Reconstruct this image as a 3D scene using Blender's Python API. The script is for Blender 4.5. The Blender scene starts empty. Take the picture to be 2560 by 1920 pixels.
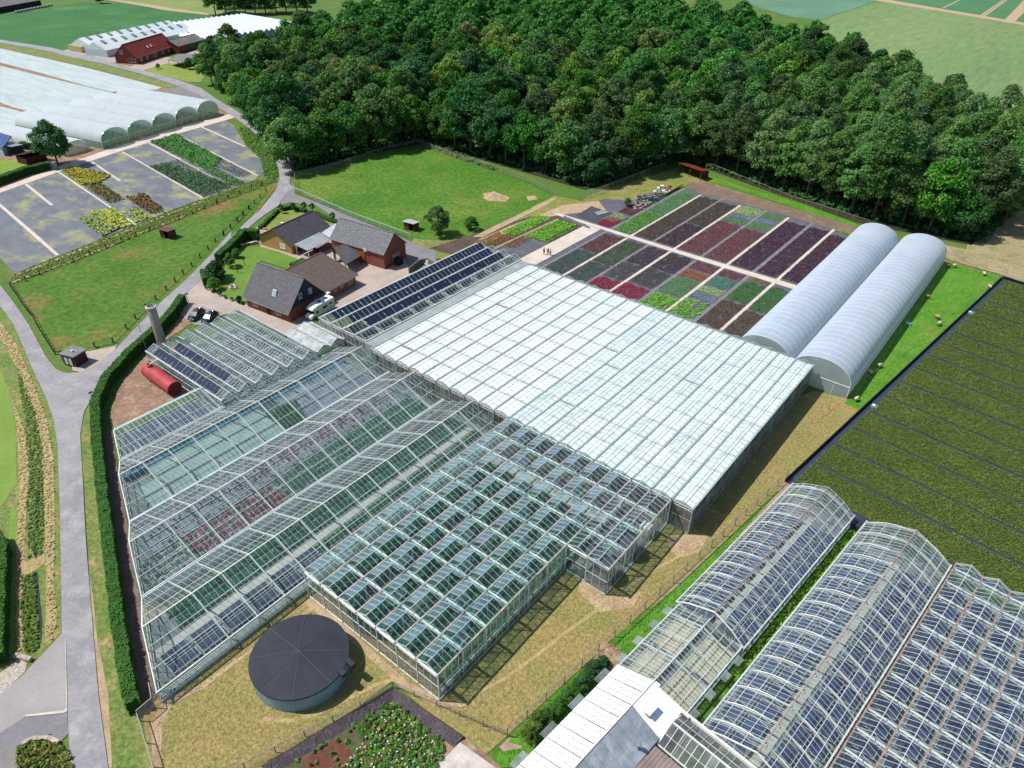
import bpy, math, random
import numpy as np
from mathutils import Vector, Matrix
from mathutils.geometry import tessellate_polygon
random.seed(7); RNG = np.random.default_rng(7)
sc = bpy.context.scene
COL = sc.collection
R = math.radians
# ------------------------------------------------------------------ camera, sky, sun, exposure
F_PX, PITCH, ROLL, HEAD, CAMH = 1801.0, R(34.64), R(-1.2627), R(37.81), 74.0
_cp, _sp, _cr, _sr = math.cos(PITCH), math.sin(PITCH), math.cos(ROLL), math.sin(ROLL)
_R = np.array([[1, 0, 0], [0, -_sp, _cp], [0, -_cp, -_sp]]) @ np.array([[_cr, -_sr, 0], [_sr, _cr, 0], [0, 0, 1]])
_B = np.array([[math.cos(HEAD), -math.sin(HEAD), 0], [math.sin(HEAD), math.cos(HEAD), 0], [0, 0, 1]])
_RW = _B @ _R                       # camera axes (x right, y down, z forward) in the site's own grid
cam = bpy.data.cameras.new('camera'); cam.sensor_width = 36; cam.lens = 36 * F_PX / 2560
cam.clip_start = 1; cam.clip_end = 6000
camo = bpy.data.objects.new('camera', cam); COL.objects.link(camo)
camo.matrix_world = Matrix([[_RW[0][0], -_RW[0][1], -_RW[0][2], 0], [_RW[1][0], -_RW[1][1], -_RW[1][2], 0],
                            [_RW[2][0], -_RW[2][1], -_RW[2][2], CAMH], [0, 0, 0, 1]])
sc.camera = camo
SUN_EL = R(56.0)
sdx, sdy = -0.829, -0.559           # horizontal direction towards the sun
world = bpy.data.worlds.new('World'); sc.world = world; world.use_nodes = True
wn = world.node_tree; bg = wn.nodes['Background']
sky = wn.nodes.new('ShaderNodeTexSky'); sky.sky_type = 'NISHITA'; sky.sun_disc = False
sky.sun_elevation = SUN_EL; sky.sun_rotation = math.atan2(sdx, sdy); sky.altitude = 60; sky.dust_density = 0.8
wn.links.new(sky.outputs[0], bg.inputs[0]); bg.inputs[1].default_value = 0.11
sun = bpy.data.lights.new('sun', 'SUN'); sun.energy = 4.8; sun.angle = R(0.55); sun.color = (1.0, 0.96, 0.9)
suno = bpy.data.objects.new('sun', sun); COL.objects.link(suno)
suno.rotation_euler = Vector((sdx * math.cos(SUN_EL), sdy * math.cos(SUN_EL), math.sin(SUN_EL))).to_track_quat('Z', 'Y').to_euler()
sc.view_settings.view_transform = 'Standard'; sc.view_settings.look = 'None'
sc.view_settings.exposure = 0.1; sc.view_settings.gamma = 1.0; sc.view_settings.use_curve_mapping = False
sc.render.engine = 'CYCLES'
sc.cycles.max_bounces = 6; sc.cycles.diffuse_bounces = 3; sc.cycles.glossy_bounces = 2
sc.cycles.transparent_max_bounces = 32; sc.cycles.transmission_bounces = 2
sc.cycles.use_denoising = True; sc.cycles.caustics_reflective = False; sc.cycles.caustics_refractive = False

# ------------------------------------------------------------------ from the survey picture to metres on the site
def gp(px, py, z=0.0):
    d = _RW @ np.array([(px - 1280) / F_PX, (py - 960) / F_PX, 1.0])
    t = (z - CAMH) / d[2]
    return (d[0] * t, d[1] * t)
ZM = dict(A=(0, 0, 2.765), B=(700, 0, 2.765), C=(1400, 0, 1.907), D=(0, 500, 3.456), E=(450, 460, 3.456),
          F=(1200, 430, 2.304), G=(250, 700, 2.633), I=(250, 1100, 2.514), J=(0, 750, 1.418), K=(750, 1100, 2.212),
          L=(1250, 1200, 1.6885), M=(350, 1500, 2.0109), O=(0, 0, 0.8641), N=(0, 1600, 2.976), P=(1200, 1600, 3.16),
          H=(0, 300, 4.532), Q=(2000, 550, 1.730), S=(960, 520, 2.761), T=(150, 0, 2.1167))
def W(k, pts, z=0.0):
    x0, y0, s = ZM[k]
    if isinstance(pts, tuple): return gp(x0 + pts[0] / s, y0 + pts[1] / s, z)
    return [gp(x0 + a / s, y0 + b / s, z) for a, b in pts]

# ------------------------------------------------------------------ materials
def C(h, k=0.8):
    v = [int(h[i:i + 2], 16) / 255 for i in (0, 2, 4)]
    return tuple([k * (a / 12.92 if a <= 0.04045 else ((a + 0.055) / 1.055) ** 2.4) for a in v] + [1.0])
MATS = {}
def nd(nt, t, **kw):
    n = nt.nodes.new('ShaderNode' + t)
    for k, v in kw.items(): setattr(n, k, v)
    return n
def mixc(nt, fac, a, b, mode='MIX'):
    m = nd(nt, 'Mix', data_type='RGBA', blend_type=mode)
    for i, s in ((0, fac), (6, a), (7, b)):
        if hasattr(s, 'links'): nt.links.new(s, m.inputs[i])
        else: m.inputs[i].default_value = s
    return m.outputs[2]
def coords(nt, world=True):
    if world: return nd(nt, 'NewGeometry').outputs['Position']
    return nd(nt, 'TexCoord').outputs['Object']
def noise(nt, co, scale, detail=4, rough=0.6, lo=0.35, hi=0.65, dist=0.0):
    n = nd(nt, 'TexNoise'); n.inputs['Scale'].default_value = scale; n.inputs['Detail'].default_value = detail
    n.inputs['Roughness'].default_value = rough; n.inputs['Distortion'].default_value = dist
    nt.links.new(co, n.inputs['Vector'])
    m = nd(nt, 'MapRange'); m.inputs[1].default_value = lo; m.inputs[2].default_value = hi
    nt.links.new(n.outputs[0], m.inputs[0]); return m.outputs[0]
def mat(name, c1, c2=None, s=0.3, c3=None, s3=0.05, t3=(0.5, 0.6), fine=6.0, famt=0.35, rough=0.85, metal=0.0,
        bump=0.0, bs=8.0, world=True, island=0.0, objrand=0.0, spec=0.3, sub=False, stretch=None, trans=0.0):
    if name in MATS: return MATS[name]
    m = bpy.data.materials.new(name); m.use_nodes = True; nt = m.node_tree; MATS[name] = m
    b = nt.nodes['Principled BSDF']; b.inputs['Roughness'].default_value = rough; b.inputs['Metallic'].default_value = metal
    b.inputs['Specular IOR Level'].default_value = spec
    co = coords(nt, world)
    if stretch:
        mp = nd(nt, 'Mapping'); mp.inputs['Scale'].default_value = stretch; nt.links.new(co, mp.inputs[0]); co = mp.outputs[0]
    c2 = c2 or c1
    col = mixc(nt, noise(nt, co, s), c1, c2)
    if c3: col = mixc(nt, noise(nt, co, s3, 5, 0.65, t3[0], t3[1]), col, c3)
    if famt:
        f = noise(nt, co, fine, 3, 0.7, 0.3, 0.7)
        g = nd(nt, 'MapRange'); g.inputs[3].default_value = 1 - famt; g.inputs[4].default_value = 1 + famt; nt.links.new(f, g.inputs[0])
        cc = nd(nt, 'CombineColor'); [nt.links.new(g.outputs[0], cc.inputs[i]) for i in range(3)]
        col = mixc(nt, 1.0, col, cc.outputs[0], 'MULTIPLY')
    for amt, src in ((island, 'i'), (objrand, 'o')):
        if amt:
            r = nd(nt, 'NewGeometry').outputs['Random Per Island'] if src == 'i' else nd(nt, 'ObjectInfo').outputs['Random']
            hs = nd(nt, 'HueSaturation')
            for inp, k in (('Value', 1.0), ('Hue', 0.09 if src == 'i' else 0.045), ('Saturation', 0.5 if src == 'i' else 0.3)):
                g = nd(nt, 'MapRange'); base = 0.5 if inp == 'Hue' else 1.0
                g.inputs[3].default_value = base - amt * k; g.inputs[4].default_value = base + amt * k
                if inp != 'Value':
                    mm = nd(nt, 'Math', operation='MULTIPLY'); mm.inputs[1].default_value = 7.31 if inp == 'Hue' else 3.77
                    fr = nd(nt, 'Math', operation='FRACT'); nt.links.new(r, mm.inputs[0]); nt.links.new(mm.outputs[0], fr.inputs[0]); nt.links.new(fr.outputs[0], g.inputs[0])
                else: nt.links.new(r, g.inputs[0])
                nt.links.new(g.outputs[0], hs.inputs[inp])
            nt.links.new(col, hs.inputs['Color']); col = hs.outputs[0]
    nt.links.new(col, b.inputs['Base Color'])
    if trans:
        b.inputs['Subsurface Weight'].default_value = 0
        tr = nd(nt, 'BsdfTranslucent'); nt.links.new(col, tr.inputs[0]); ms = nd(nt, 'MixShader'); ms.inputs[0].default_value = trans
        nt.links.new(b.outputs[0], ms.inputs[1]); nt.links.new(tr.outputs[0], ms.inputs[2])
        nt.links.new(ms.outputs[0], nt.nodes['Material Output'].inputs[0])
    if bump:
        bn = nd(nt, 'Bump'); bn.inputs['Strength'].default_value = bump; bn.inputs['Distance'].default_value = 0.1
        nt.links.new(noise(nt, co, bs, 4, 0.7, 0.2, 0.8), bn.inputs['Height']); nt.links.new(bn.outputs[0], b.inputs['Normal'])
    return m
def glass(name, tint=(0.86, 0.95, 0.93), dirt=0.06, dirt_skyc=(0.75, 0.8, 0.8), refl=1.0, rough=0.06, ds=0.6, var=(0.4, 1.7), dmix=0.5):  # dirt: diffuse share for grime, film, and painted sky reflection on vents
    if name in MATS: return MATS[name]
    m = bpy.data.materials.new(name); m.use_nodes = True; nt = m.node_tree; MATS[name] = m
    nt.nodes.remove(nt.nodes['Principled BSDF']); out = nt.nodes['Material Output']
    t = nd(nt, 'BsdfTransparent'); t.inputs[0].default_value = (*tint, 1)
    g = nd(nt, 'BsdfGlossy'); g.inputs['Roughness'].default_value = rough; g.inputs[0].default_value = (1, 1, 1, 1)
    ge = nd(nt, 'NewGeometry'); dp = nd(nt, 'VectorMath', operation='DOT_PRODUCT')
    nt.links.new(ge.outputs['Incoming'], dp.inputs[0]); nt.links.new(ge.outputs['Normal'], dp.inputs[1])
    def mth(op, x, y=None, z=None):
        q = nd(nt, 'Math', operation=op); nt.links.new(x, q.inputs[0])
        if y is not None: q.inputs[1].default_value = y
        if z is not None: q.inputs[2].default_value = z
        return q
    ab = mth('ABSOLUTE', dp.outputs['Value']); sb = nd(nt, 'Math', operation='SUBTRACT'); sb.inputs[0].default_value = 1.0; nt.links.new(ab.outputs[0], sb.inputs[1])
    ml = mth('MULTIPLY_ADD', mth('POWER', sb.outputs[0], 3.3).outputs[0], 0.9 * refl, 0.075 * refl); ml.use_clamp = True
    a = nd(nt, 'MixShader'); nt.links.new(ml.outputs[0], a.inputs[0]); nt.links.new(t.outputs[0], a.inputs[1]); nt.links.new(g.outputs[0], a.inputs[2])
    d = nd(nt, 'BsdfDiffuse'); d.inputs[0].default_value = (*dirt_skyc, 1)
    tl = nd(nt, 'BsdfTranslucent'); tl.inputs[0].default_value = (*dirt_skyc, 1)
    dm = nd(nt, 'MixShader'); dm.inputs[0].default_value = dmix; nt.links.new(d.outputs[0], dm.inputs[1]); nt.links.new(tl.outputs[0], dm.inputs[2])
    n = noise(nt, coords(nt), ds, 4, 0.6, 0.3, 0.75)
    rnd = nd(nt, 'ObjectInfo').outputs['Random']
    q = nd(nt, 'MapRange'); q.inputs[3].default_value = dirt * var[0]; q.inputs[4].default_value = dirt * var[1]; nt.links.new(n, q.inputs[0])
    b = nd(nt, 'MixShader'); rm = nd(nt, 'MapRange'); rm.inputs[3].default_value = 0.55; rm.inputs[4].default_value = 1.45; nt.links.new(rnd, rm.inputs[0])
    qm = nd(nt, 'Math', operation='MULTIPLY'); qm.use_clamp = True; nt.links.new(q.outputs[0], qm.inputs[0])
    if dirt < .4: nt.links.new(rm.outputs[0], qm.inputs[1])
    else: qm.inputs[1].default_value = 1.0
    nt.links.new(qm.outputs[0], b.inputs[0]); nt.links.new(a.outputs[0], b.inputs[1]); nt.links.new(dm.outputs[0], b.inputs[2])
    nt.links.new(b.outputs[0], out.inputs[0]); return m

# ------------------------------------------------------------------ mesh building
class MB:
    def __init__(s): s.v = []; s.f = []
    def add(s, vs, fs):
        n = len(s.v); s.v += [tuple(p) for p in vs]; s.f += [tuple(i + n for i in f) for f in fs]; return s
    def box(s, x0, y0, z0, x1, y1, z1):
        return s.add([(x0, y0, z0), (x1, y0, z0), (x1, y1, z0), (x0, y1, z0), (x0, y0, z1), (x1, y0, z1), (x1, y1, z1), (x0, y1, z1)],
                     [(3, 2, 1, 0), (4, 5, 6, 7), (0, 1, 5, 4), (1, 2, 6, 5), (2, 3, 7, 6), (3, 0, 4, 7)])
    def bar(s, p, q, w, h=None):
        p = Vector(p); q = Vector(q); d = (q - p).normalized(); h = h or w
        up = Vector((0, 0, 1)) if abs(d.z) < 0.95 else Vector((0, 1, 0))
        a = d.cross(up).normalized() * (w / 2); b = a.normalized().cross(d).normalized() * (h / 2)
        vs = [p - a - b, p + a - b, p + a + b, p - a + b, q - a - b, q + a - b, q + a + b, q - a + b]
        return s.add(vs, [(3, 2, 1, 0), (4, 5, 6, 7), (0, 1, 5, 4), (1, 2, 6, 5), (2, 3, 7, 6), (3, 0, 4, 7)])
    def quad(s, *p): return s.add(p, [tuple(range(len(p)))])
    def prism(s, pts, z0, z1, cap=True):
        n = len(pts); vs = [(x, y, z0) for x, y in pts] + [(x, y, z1) for x, y in pts]
        fs = [(i, (i + 1) % n, (i + 1) % n + n, i + n) for i in range(n)]
        if cap:
            tri = tessellate_polygon([[Vector((x, y, 0)) for x, y in pts]])
            fs += [tuple(n + i for i in t) for t in tri] + [tuple(reversed(t)) for t in tri]
        return s.add(vs, fs)
    def sheet(s, pts, z):
        tri = tessellate_polygon([[Vector((x, y, 0)) for x, y in pts]])
        out = []
        for t in tri:
            a, b, c = [pts[i] for i in t]
            cr = (b[0] - a[0]) * (c[1] - a[1]) - (b[1] - a[1]) * (c[0] - a[0])
            out.append(t if cr > 0 else tuple(reversed(t)))
        return s.add([(x, y, z) for x, y in pts], out)
    def tube(s, p, q, r0, r1=None, n=10, cap=True):
        p = Vector(p); q = Vector(q); r1 = r0 if r1 is None else r1; d = (q - p).normalized()
        up = Vector((0, 0, 1)) if abs(d.z) < 0.9 else Vector((1, 0, 0)); a = d.cross(up).normalized(); b = d.cross(a)
        vs = [c + (a * math.cos(t) + b * math.sin(t)) * r for c, r in ((p, r0), (q, r1)) for t in [2 * math.pi * i / n for i in range(n)]]
        fs = [((i + 1) % n, i, i + n, (i + 1) % n + n) for i in range(n)]
        if cap: fs += [tuple(range(n)), tuple(range(2 * n - 1, n - 1, -1))]
        return s.add(vs, fs)
    def lathe(s, prof, n=16, cx=0, cy=0):
        vs = []; fs = []
        for r, z in prof: vs += [(cx + r * math.cos(2 * math.pi * i / n), cy + r * math.sin(2 * math.pi * i / n), z) for i in range(n)]
        for k in range(len(prof) - 1):
            for i in range(n):
                j = (i + 1) % n; fs.append((k * n + i, k * n + j, (k + 1) * n + j, (k + 1) * n + i))
        return s.add(vs, fs)
    def mesh(s, name, m, smooth=False):
        me = bpy.data.meshes.new(name); me.from_pydata(s.v, [], s.f); me.materials.append(m)
        if smooth: me.polygons.foreach_set('use_smooth', [True] * len(me.polygons))
        me.update(); return me
    def build(s, name, m, parent=None, loc=(0, 0, 0), rz=0, smooth=False, kind=None):
        return link(name, s.mesh(name, m, smooth), parent, loc, rz, kind)
def link(name, me, parent=None, loc=(0, 0, 0), rz=0, kind=None, sc_=None):
    o = bpy.data.objects.new(name, me); COL.objects.link(o); o.location = loc; o.rotation_euler = (0, 0, rz)
    if sc_: o.scale = sc_
    if parent: o.parent = parent
    if kind: o['kind'] = kind
    return o
def thing(name, label, cat, loc=(0, 0, 0), rz=0, group=None):
    o = bpy.data.objects.new(name, None); COL.objects.link(o); o.location = loc; o.rotation_euler = (0, 0, rz)
    o.empty_display_size = 0.1
    return tag(o, label, cat, group)
def tag(o, label=None, cat=None, group=None, kind=None):
    if label: o['label'] = label
    if cat: o['category'] = cat
    if group: o['group'] = group
    if kind: o['kind'] = kind
    return o
def dup(t, loc, rz=0, label=None, group=None, scale=None):
    r = t.copy(); COL.objects.link(r); r.location = loc; r.rotation_euler = (0, 0, rz)
    if label: r['label'] = label
    if group: r['group'] = group
    if scale: r.scale = scale
    for ch in list(t.children):
        c = ch.copy(); COL.objects.link(c); c.parent = r
        for g in ch.children:
            d = g.copy(); COL.objects.link(d); d.parent = c
    return r
def tris(V, name, m, k=3):
    """V: (n*k,3) array, one loose face per k vertices"""
    n = len(V) // k; me = bpy.data.meshes.new(name)
    me.vertices.add(n * k); me.vertices.foreach_set('co', np.asarray(V, np.float32).ravel())
    me.loops.add(n * k); me.loops.foreach_set('vertex_index', np.arange(n * k, dtype=np.int32))
    me.polygons.add(n); me.polygons.foreach_set('loop_start', np.arange(n, dtype=np.int32) * k)
    me.polygons.foreach_set('loop_total', np.full(n, k, np.int32)); me.materials.append(m); me.update(calc_edges=True)
    return me
def inpoly(P, poly):
    x, y = P[:, 0], P[:, 1]; r = np.zeros(len(P), bool); n = len(poly)
    for i in range(n):
        x0, y0 = poly[i]; x1, y1 = poly[(i + 1) % n]
        if y0 == y1: continue
        c = ((y0 > y) != (y1 > y)) & (x < (x1 - x0) * (y - y0) / (y1 - y0) + x0); r ^= c
    return r
def gridpts(poly, dx, dy=None, ang=0.0, jit=0.1, off=0.0):
    dy = dy or dx; p = np.array(poly); c = p.mean(0); rad = np.hypot(*(p - c).T).max() + dx
    nx, ny = int(rad / dx) + 1, int(rad / dy) + 1
    gx, gy = np.meshgrid(np.arange(-nx, nx + 1) * dx, np.arange(-ny, ny + 1) * dy)
    if off: gx = gx + (np.arange(gx.shape[0])[:, None] % 2) * off * dx
    g = np.stack([gx.ravel(), gy.ravel()], 1); ca, sa = math.cos(ang), math.sin(ang)
    g = g @ np.array([[ca, sa], [-sa, ca]]) + c + RNG.normal(0, jit * dx, (g.shape[0], 2))
    return g[inpoly(g, poly)]
def tufts(P, r, h, nl=5, z=0.0, rv=0.25, flat=0.35):
    """leafy tufts: nl pointed leaves standing out of each point"""
    n = len(P); rr = r * RNG.uniform(1 - rv, 1 + rv, (n, 1)); hh = h * RNG.uniform(1 - rv, 1 + rv, (n, 1))
    A = RNG.uniform(0, 2 * np.pi, (n, 1)) + np.arange(nl)[None] * 2 * np.pi / nl + RNG.normal(0, 0.3, (n, nl))
    t = RNG.uniform(0.65, 1.25, (n, nl)); out = np.zeros((n, nl, 3, 3)); zz = P[:, 2:3] if P.shape[1] > 2 else z
    w = 0.62 + 1.0 / nl
    for k, da in enumerate((0, -w, w)):
        rk = rr * (t * 0.92 if k else -0.12); out[:, :, k, 0] = P[:, 0:1] + np.cos(A + da) * rk; out[:, :, k, 1] = P[:, 1:2] + np.sin(A + da) * rk
        out[:, :, k, 2] = zz + hh * (RNG.uniform(0.15, 0.85, (n, nl)) if k else RNG.uniform(0.6, 1.15, (n, nl)))
    return out.reshape(-1, 3)
def crop(name, label, cat, poly, dx, r, h, m, dy=None, ang=0.0, nl=5, jit=0.08, z=0.05, keep=1.0, parent=None, off=0.0, gaps=None):
    P = gridpts(poly, dx, dy, ang, jit, off)
    if keep < 1: P = P[RNG.random(len(P)) < keep]
    if gaps is not None: P = P[gaps(P)]
    if not len(P): return None
    o = link(name, tris(tufts(P, r, h, nl, z), name, m), parent); o['kind'] = 'stuff'
    if not parent: tag(o, label, cat)
    return o
CAM2 = Vector((0, 0, CAMH))
_on = ['', 'first', 'second', 'third', 'fourth', 'fifth', 'sixth', 'seventh', 'eighth', 'ninth', 'tenth', 'eleventh', 'twelfth', 'thirteenth', 'fourteenth', 'fifteenth', 'sixteenth', 'seventeenth', 'eighteenth', 'nineteenth', 'twentieth']
def nth(n):
    if n <= 20: return _on[n]
    t, u = divmod(n, 10); w = {2: 'twenty', 3: 'thirty', 4: 'forty', 5: 'fifty', 6: 'sixty', 7: 'seventy', 8: 'eighty'}[t]
    return w + ' ' + _on[u] if u else w[:-1] + 'ieth'
def parts_or_stuff(name, items, m, parent, mw, lim=300, pane=False):
    """items: list of (MB-like vertex lists, faces). the `lim` nearest ones become parts, the rest one stuff part"""
    key = sorted(range(len(items)), key=lambda i: ((mw @ Vector(items[i][0][0])) - CAM2).length)
    cache = {}
    for i in key[:lim]:
        vs, fs = items[i]; o = Vector(vs[0]); rel = [tuple(round(c, 3) for c in (Vector(v) - o)) for v in vs]; kk = tuple(rel)
        if kk not in cache: cache[kk] = MB().add(rel, fs).mesh(name, m)
        link(name, cache[kk], parent, o)
    if key[lim:]:
        b = MB()
        for i in key[lim:]: b.add(*items[i])
        b.build(name, m, parent, kind='stuff')
QF = [(0, 1, 2, 3)]
# ------------------------------------------------------------------ ground, fields, roads
m_grass = mat('pasture_grass', C('4f7628'), C('617e32'), 0.06, C('8c8050'), 0.035, (0.52, 0.75), 1.3, 0.3, bump=0.5, bs=2.5)
m_meadow = mat('meadow_grass', C('467818'), C('588426'), 0.08, C('7f8a38'), 0.05, (0.5, 0.75), 0.9, 0.42, bump=0.8, bs=2.0)
m_padd = mat('paddock_grass', C('4a731c'), C('5c7f28'), 0.09, C('8a7040'), 0.045, (0.50, 0.66), 0.8, 0.42, bump=0.8, bs=2.0)
m_verge = mat('verge_grass', C('67863a'), C('8a8c50'), 0.25, C('b5a070'), 0.2, (0.55, 0.75), 1.8, 0.45, bump=0.8, bs=3)
m_bright = mat('bright_grass', C('508a1c'), C('66982c'), 0.2, C('83933f'), 0.12, (0.55, 0.8), 1.5, 0.35, bump=1.0, bs=2.5)
m_tan = mat('dry_lawn', C('aa9560'), C('969055'), 0.16, C('8c9148'), 0.1, (0.52, 0.75), 2.4, 0.42, bump=0.9, bs=3.5)
m_sand = mat('sandy_soil', C('cdb491'), C('b79b7c'), 0.5, fine=3, famt=0.2, bump=0.6)
m_soil = mat('bare_soil', C('a5866e'), C('8d7260'), 0.25, C('b79c80'), 0.3, (0.5, 0.7), 1.2, 0.22, bump=0.8, bs=2)
m_dsoil = mat('dark_soil', C('6d5a4e'), C('574a42'), 0.3, fine=2, famt=0.25, bump=0.8)
m_road = mat('road_asphalt', C('a5a3a6'), C('949296'), 0.09, C('b4b0ae'), 0.35, (0.48, 0.7), 2.2, 0.13, rough=0.9, bump=0.15)
m_lane = mat('lane_asphalt', C('8f8c90'), C('827f84'), 0.2, C('a5a09e'), 0.4, (0.5, 0.8), 4, 0.12, rough=0.9, bump=0.2)
m_pav = mat('paving_blocks', C('bfb2a6'), C('ad9f95'), 0.12, C('c9b7a8'), 0.3, (0.45, 0.7), 4, 0.14, bump=0.2)
m_conc = mat('pale_concrete', C('e2d6ca'), C('d2c2b4'), 0.3, fine=3, famt=0.1)
m_crop = mat('dark_green_crop', C('37713a'), C('437c42'), 0.04, C('6b9050'), 0.03, (0.55, 0.8), 0.6, 0.3, bump=0.8, bs=1.5)
m_pale = mat('pale_green_field', C('73905a'), C('829a60'), 0.02, C('90976a'), 0.06, (0.5, 0.8), 0.35, 0.2, stretch=(1, 0.15, 1), bump=0.5, bs=1)
m_blu = mat('blue_green_crop', C('5f8a6c'), C('6d967a'), 0.02, fine=0.4, famt=0.12, bump=0.4, bs=1)
m_fabric = mat('ground_cover_fabric', C('6b707b'), C('7f8289'), 0.16, C('a5a672'), 0.11, (0.50, 0.66), 1.5, 0.16, rough=0.7, stretch=(1, 1.6, 1))
m_fabric2 = mat('dark_ground_cover', C('6b6b74'), C('5d5d68'), 0.3, C('80808a'), 0.5, (0.5, 0.8), 3, 0.15, rough=0.7)
m_fleece = mat('crop_fleece', C('d3e0dd', 0.72), C('c0d0d0', 0.72), 0.3, C('a8b9b9', 0.72), 0.12, (0.55, 0.8), 1.2, 0.1, rough=0.8, bump=0.6, bs=0.8, stretch=(0.25, 1.5, 1))
m_straw = mat('dry_reed_straw', C('cdb885'), C('b3a068'), 0.5, fine=3, famt=0.35, bump=1)
m_rough = mat('rough_ditch_grass', C('5a7a2c'), C('748340'), 0.3, fine=2, famt=0.35, bump=1)
m_water = mat('ditch_water', C('3a4038'), rough=0.1, spec=0.6, famt=0)
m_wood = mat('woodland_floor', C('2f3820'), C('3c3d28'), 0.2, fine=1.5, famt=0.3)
m_stub = mat('stubble_field', C('b8a882'), C('a59a70'), 0.1, C('7f9150'), 0.3, (0.5, 0.7), 1.5, 0.25, bump=0.8)

MB().box(-3500, -800, -3, 2500, 4000, 0).build('ground', m_grass, kind='structure')
NP = [0]
def patch(name, m, pts, lvl, kind='structure'):
    NP[0] += 1
    return MB().sheet(pts, 0.014 * lvl + NP[0] * 0.00012).build(name, m, kind=kind)
# far fields
patch('crop_field', m_crop, W('A', [(0, 95), (250, 75), (450, 30), (640, 18), (900, 20), (1100, 65), (1480, 100), (1200, 250), (860, 320), (490, 330), (420, 352), (250, 320), (0, 268)]), 1)
patch('pasture', mat('far_pasture', C('7c9650'), C('8d9a58'), 0.03, C('a89a68'), 0.05, (0.5, 0.8), 0.5, 0.2), W('A', [(760, 0), (1600, 0), (1530, 100), (1440, 98), (1250, 85), (1000, 40), (800, 0)]), 2)
patch('field_track', m_sand, W('A', [(740, 0), (800, 0), (980, 22), (1200, 60), (1440, 92), (1440, 104), (1150, 72), (950, 35)]), 3)
fp = [gp(1880, 60), gp(2080, 130), gp(2560, 290), gp(2560, 62), gp(2190, -2)]
fp = W('C', [(1150, 130), (1240, 98), (1500, 12), (1560, 3)]) + [gp(2560, 63), (300, 500), (60, 250), gp(2560, 330), gp(2300, 200)]
patch('pale_field', m_pale, fp, 1)
patch('blue_green_field', m_blu, W('C', [(880, -60), (1560, -60), (1500, 8), (1240, 94), (1100, 80), (900, 20)]), 2)
patch('far_crop_field', mat('far_green_rows', C('4b7f50'), C('568856'), 0.03, fine=0.5, famt=0.15), [gp(2205, 0), gp(2560, 60), (200, 900), gp(2400, -60), gp(2230, -60)], 2)
patch('field_track', m_sand, [gp(2190, -6), gp(2560, 57), gp(2560, 63), gp(2175, -1)], 4)
patch('field_track', m_sand, W('C', [(2110, 105), (2212, 0), (2212, 60), (2160, 112)]), 5)
for a, b in (((1820, 38), (1900, 0)), ((2000, 75), (2110, 0)), ((2015, 77), (2125, 0))):
    patch('tractor_track', m_sand, W('C', [a, b, (b[0] + 9, b[1]), (a[0] + 12, a[1] + 1)]), 4)
patch('stubble_field', m_stub, [(-14, 203), (40, 190), (120, 230), (60, 330), (-10, 300), (-20, 240)], 2)
patch('woodland_floor', m_wood, [(-372, 212), (-256, 161), (-190, 131), (-186, 160), (-179, 180), (-112, 178), (-106, 224), (-42, 206), (-14, 210), (-12, 250), (-22, 316), (-73, 378), (-190, 480), (-330, 470), (-360, 330), (-400, 260)], 2)
# fleece covered land on the left and its earth tracks
patch('field_soil', m_soil, W('A', [(0, 325), (700, 490), (1130, 600), (1240, 610), (1330, 660), (1560, 780), (1600, 800), (0, 1310), (0, 900)]), 2)
for P in ([(0, 335), (600, 470), (1118, 605), (1075, 620), (900, 625), (770, 635), (600, 595), (300, 510), (0, 432)],
          [(0, 455), (300, 530), (600, 600), (780, 643), (740, 680), (600, 720), (420, 770), (265, 785), (100, 745), (0, 708)],
          [(0, 735), (120, 765), (245, 815), (225, 840), (100, 870), (0, 897)]):
    tag(patch('crop_fleece', m_fleece, W('A', P), 4), kind='stuff')
patch('verge', m_verge, W('A', [(0, 296), (350, 362), (700, 442), (1000, 522), (1240, 602), (1150, 612), (700, 485), (0, 330)]), 4)
patch('farm_track', m_lane, W('A', [(1240, 600), (1380, 655), (1440, 700), (1180, 640), (1140, 625)]), 5)
# container yard on the left
YARD = W('A', [(0, 1330), (400, 1190), (830, 1050), (1200, 930), (1560, 832), (1610, 860), (1700, 1010), (1800, 1100), (1830, 1180), (1770, 1240), (1390, 1390), (1240, 1440), (930, 1560), (700, 1659)]) + W('D', [(520, 480), (130, 637), (0, 500), (-300, 200), (-300, 0)])
patch('yard_ground_fabric', m_fabric, YARD, 4)
patch('yard_path', m_conc, W('A', [(-200, 1400), (0, 1335), (400, 1192), (840, 1045), (1250, 920), (1640, 810), (1590, 788), (1200, 890), (820, 1010), (400, 1155), (0, 1305), (-200, 1370)]), 6)
def strip(pts, w, lvl=6, m=None, name='concrete_strip'):
    (x0, y0), (x1, y1) = pts; d = math.hypot(x1 - x0, y1 - y0); nx, ny = -(y1 - y0) / d * w / 2, (x1 - x0) / d * w / 2
    return patch(name, m or m_conc, [(x0 - nx, y0 - ny), (x1 - nx, y1 - ny), (x1 + nx, y1 + ny), (x0 + nx, y0 + ny)], lvl)
for a, b, w in (((-10, 1410), (280, 1659), .8), ((180, 1275), (360, 1420), .8), ((405, 1190), (950, 1560), 0.55), ((635, 1120), (830, 1252), 0.65),
                ((845, 1050), (1400, 1370), 0.55), ((1030, 990), (1250, 1105), 0.65), ((1030, 990), (1600, 1300), 0.35), ((1225, 930), (1780, 1215), 0.5), ((1385, 875), (1695, 1015), .8)):
    strip(W('A', [a, b]), w)
strip(W('D', [(0, 45), (500, 480)]), .8)
strip(W('A', [(1225, 930), (1600, 1300)]), 0.25, 5, m_fabric2)
patch('yard_bank', m_rough, W('A', [(1650, 880), (1720, 890), (1880, 1060), (1925, 1200), (1900, 1260), (1830, 1230), (1800, 1100), (1700, 1000)]), 5)
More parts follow.
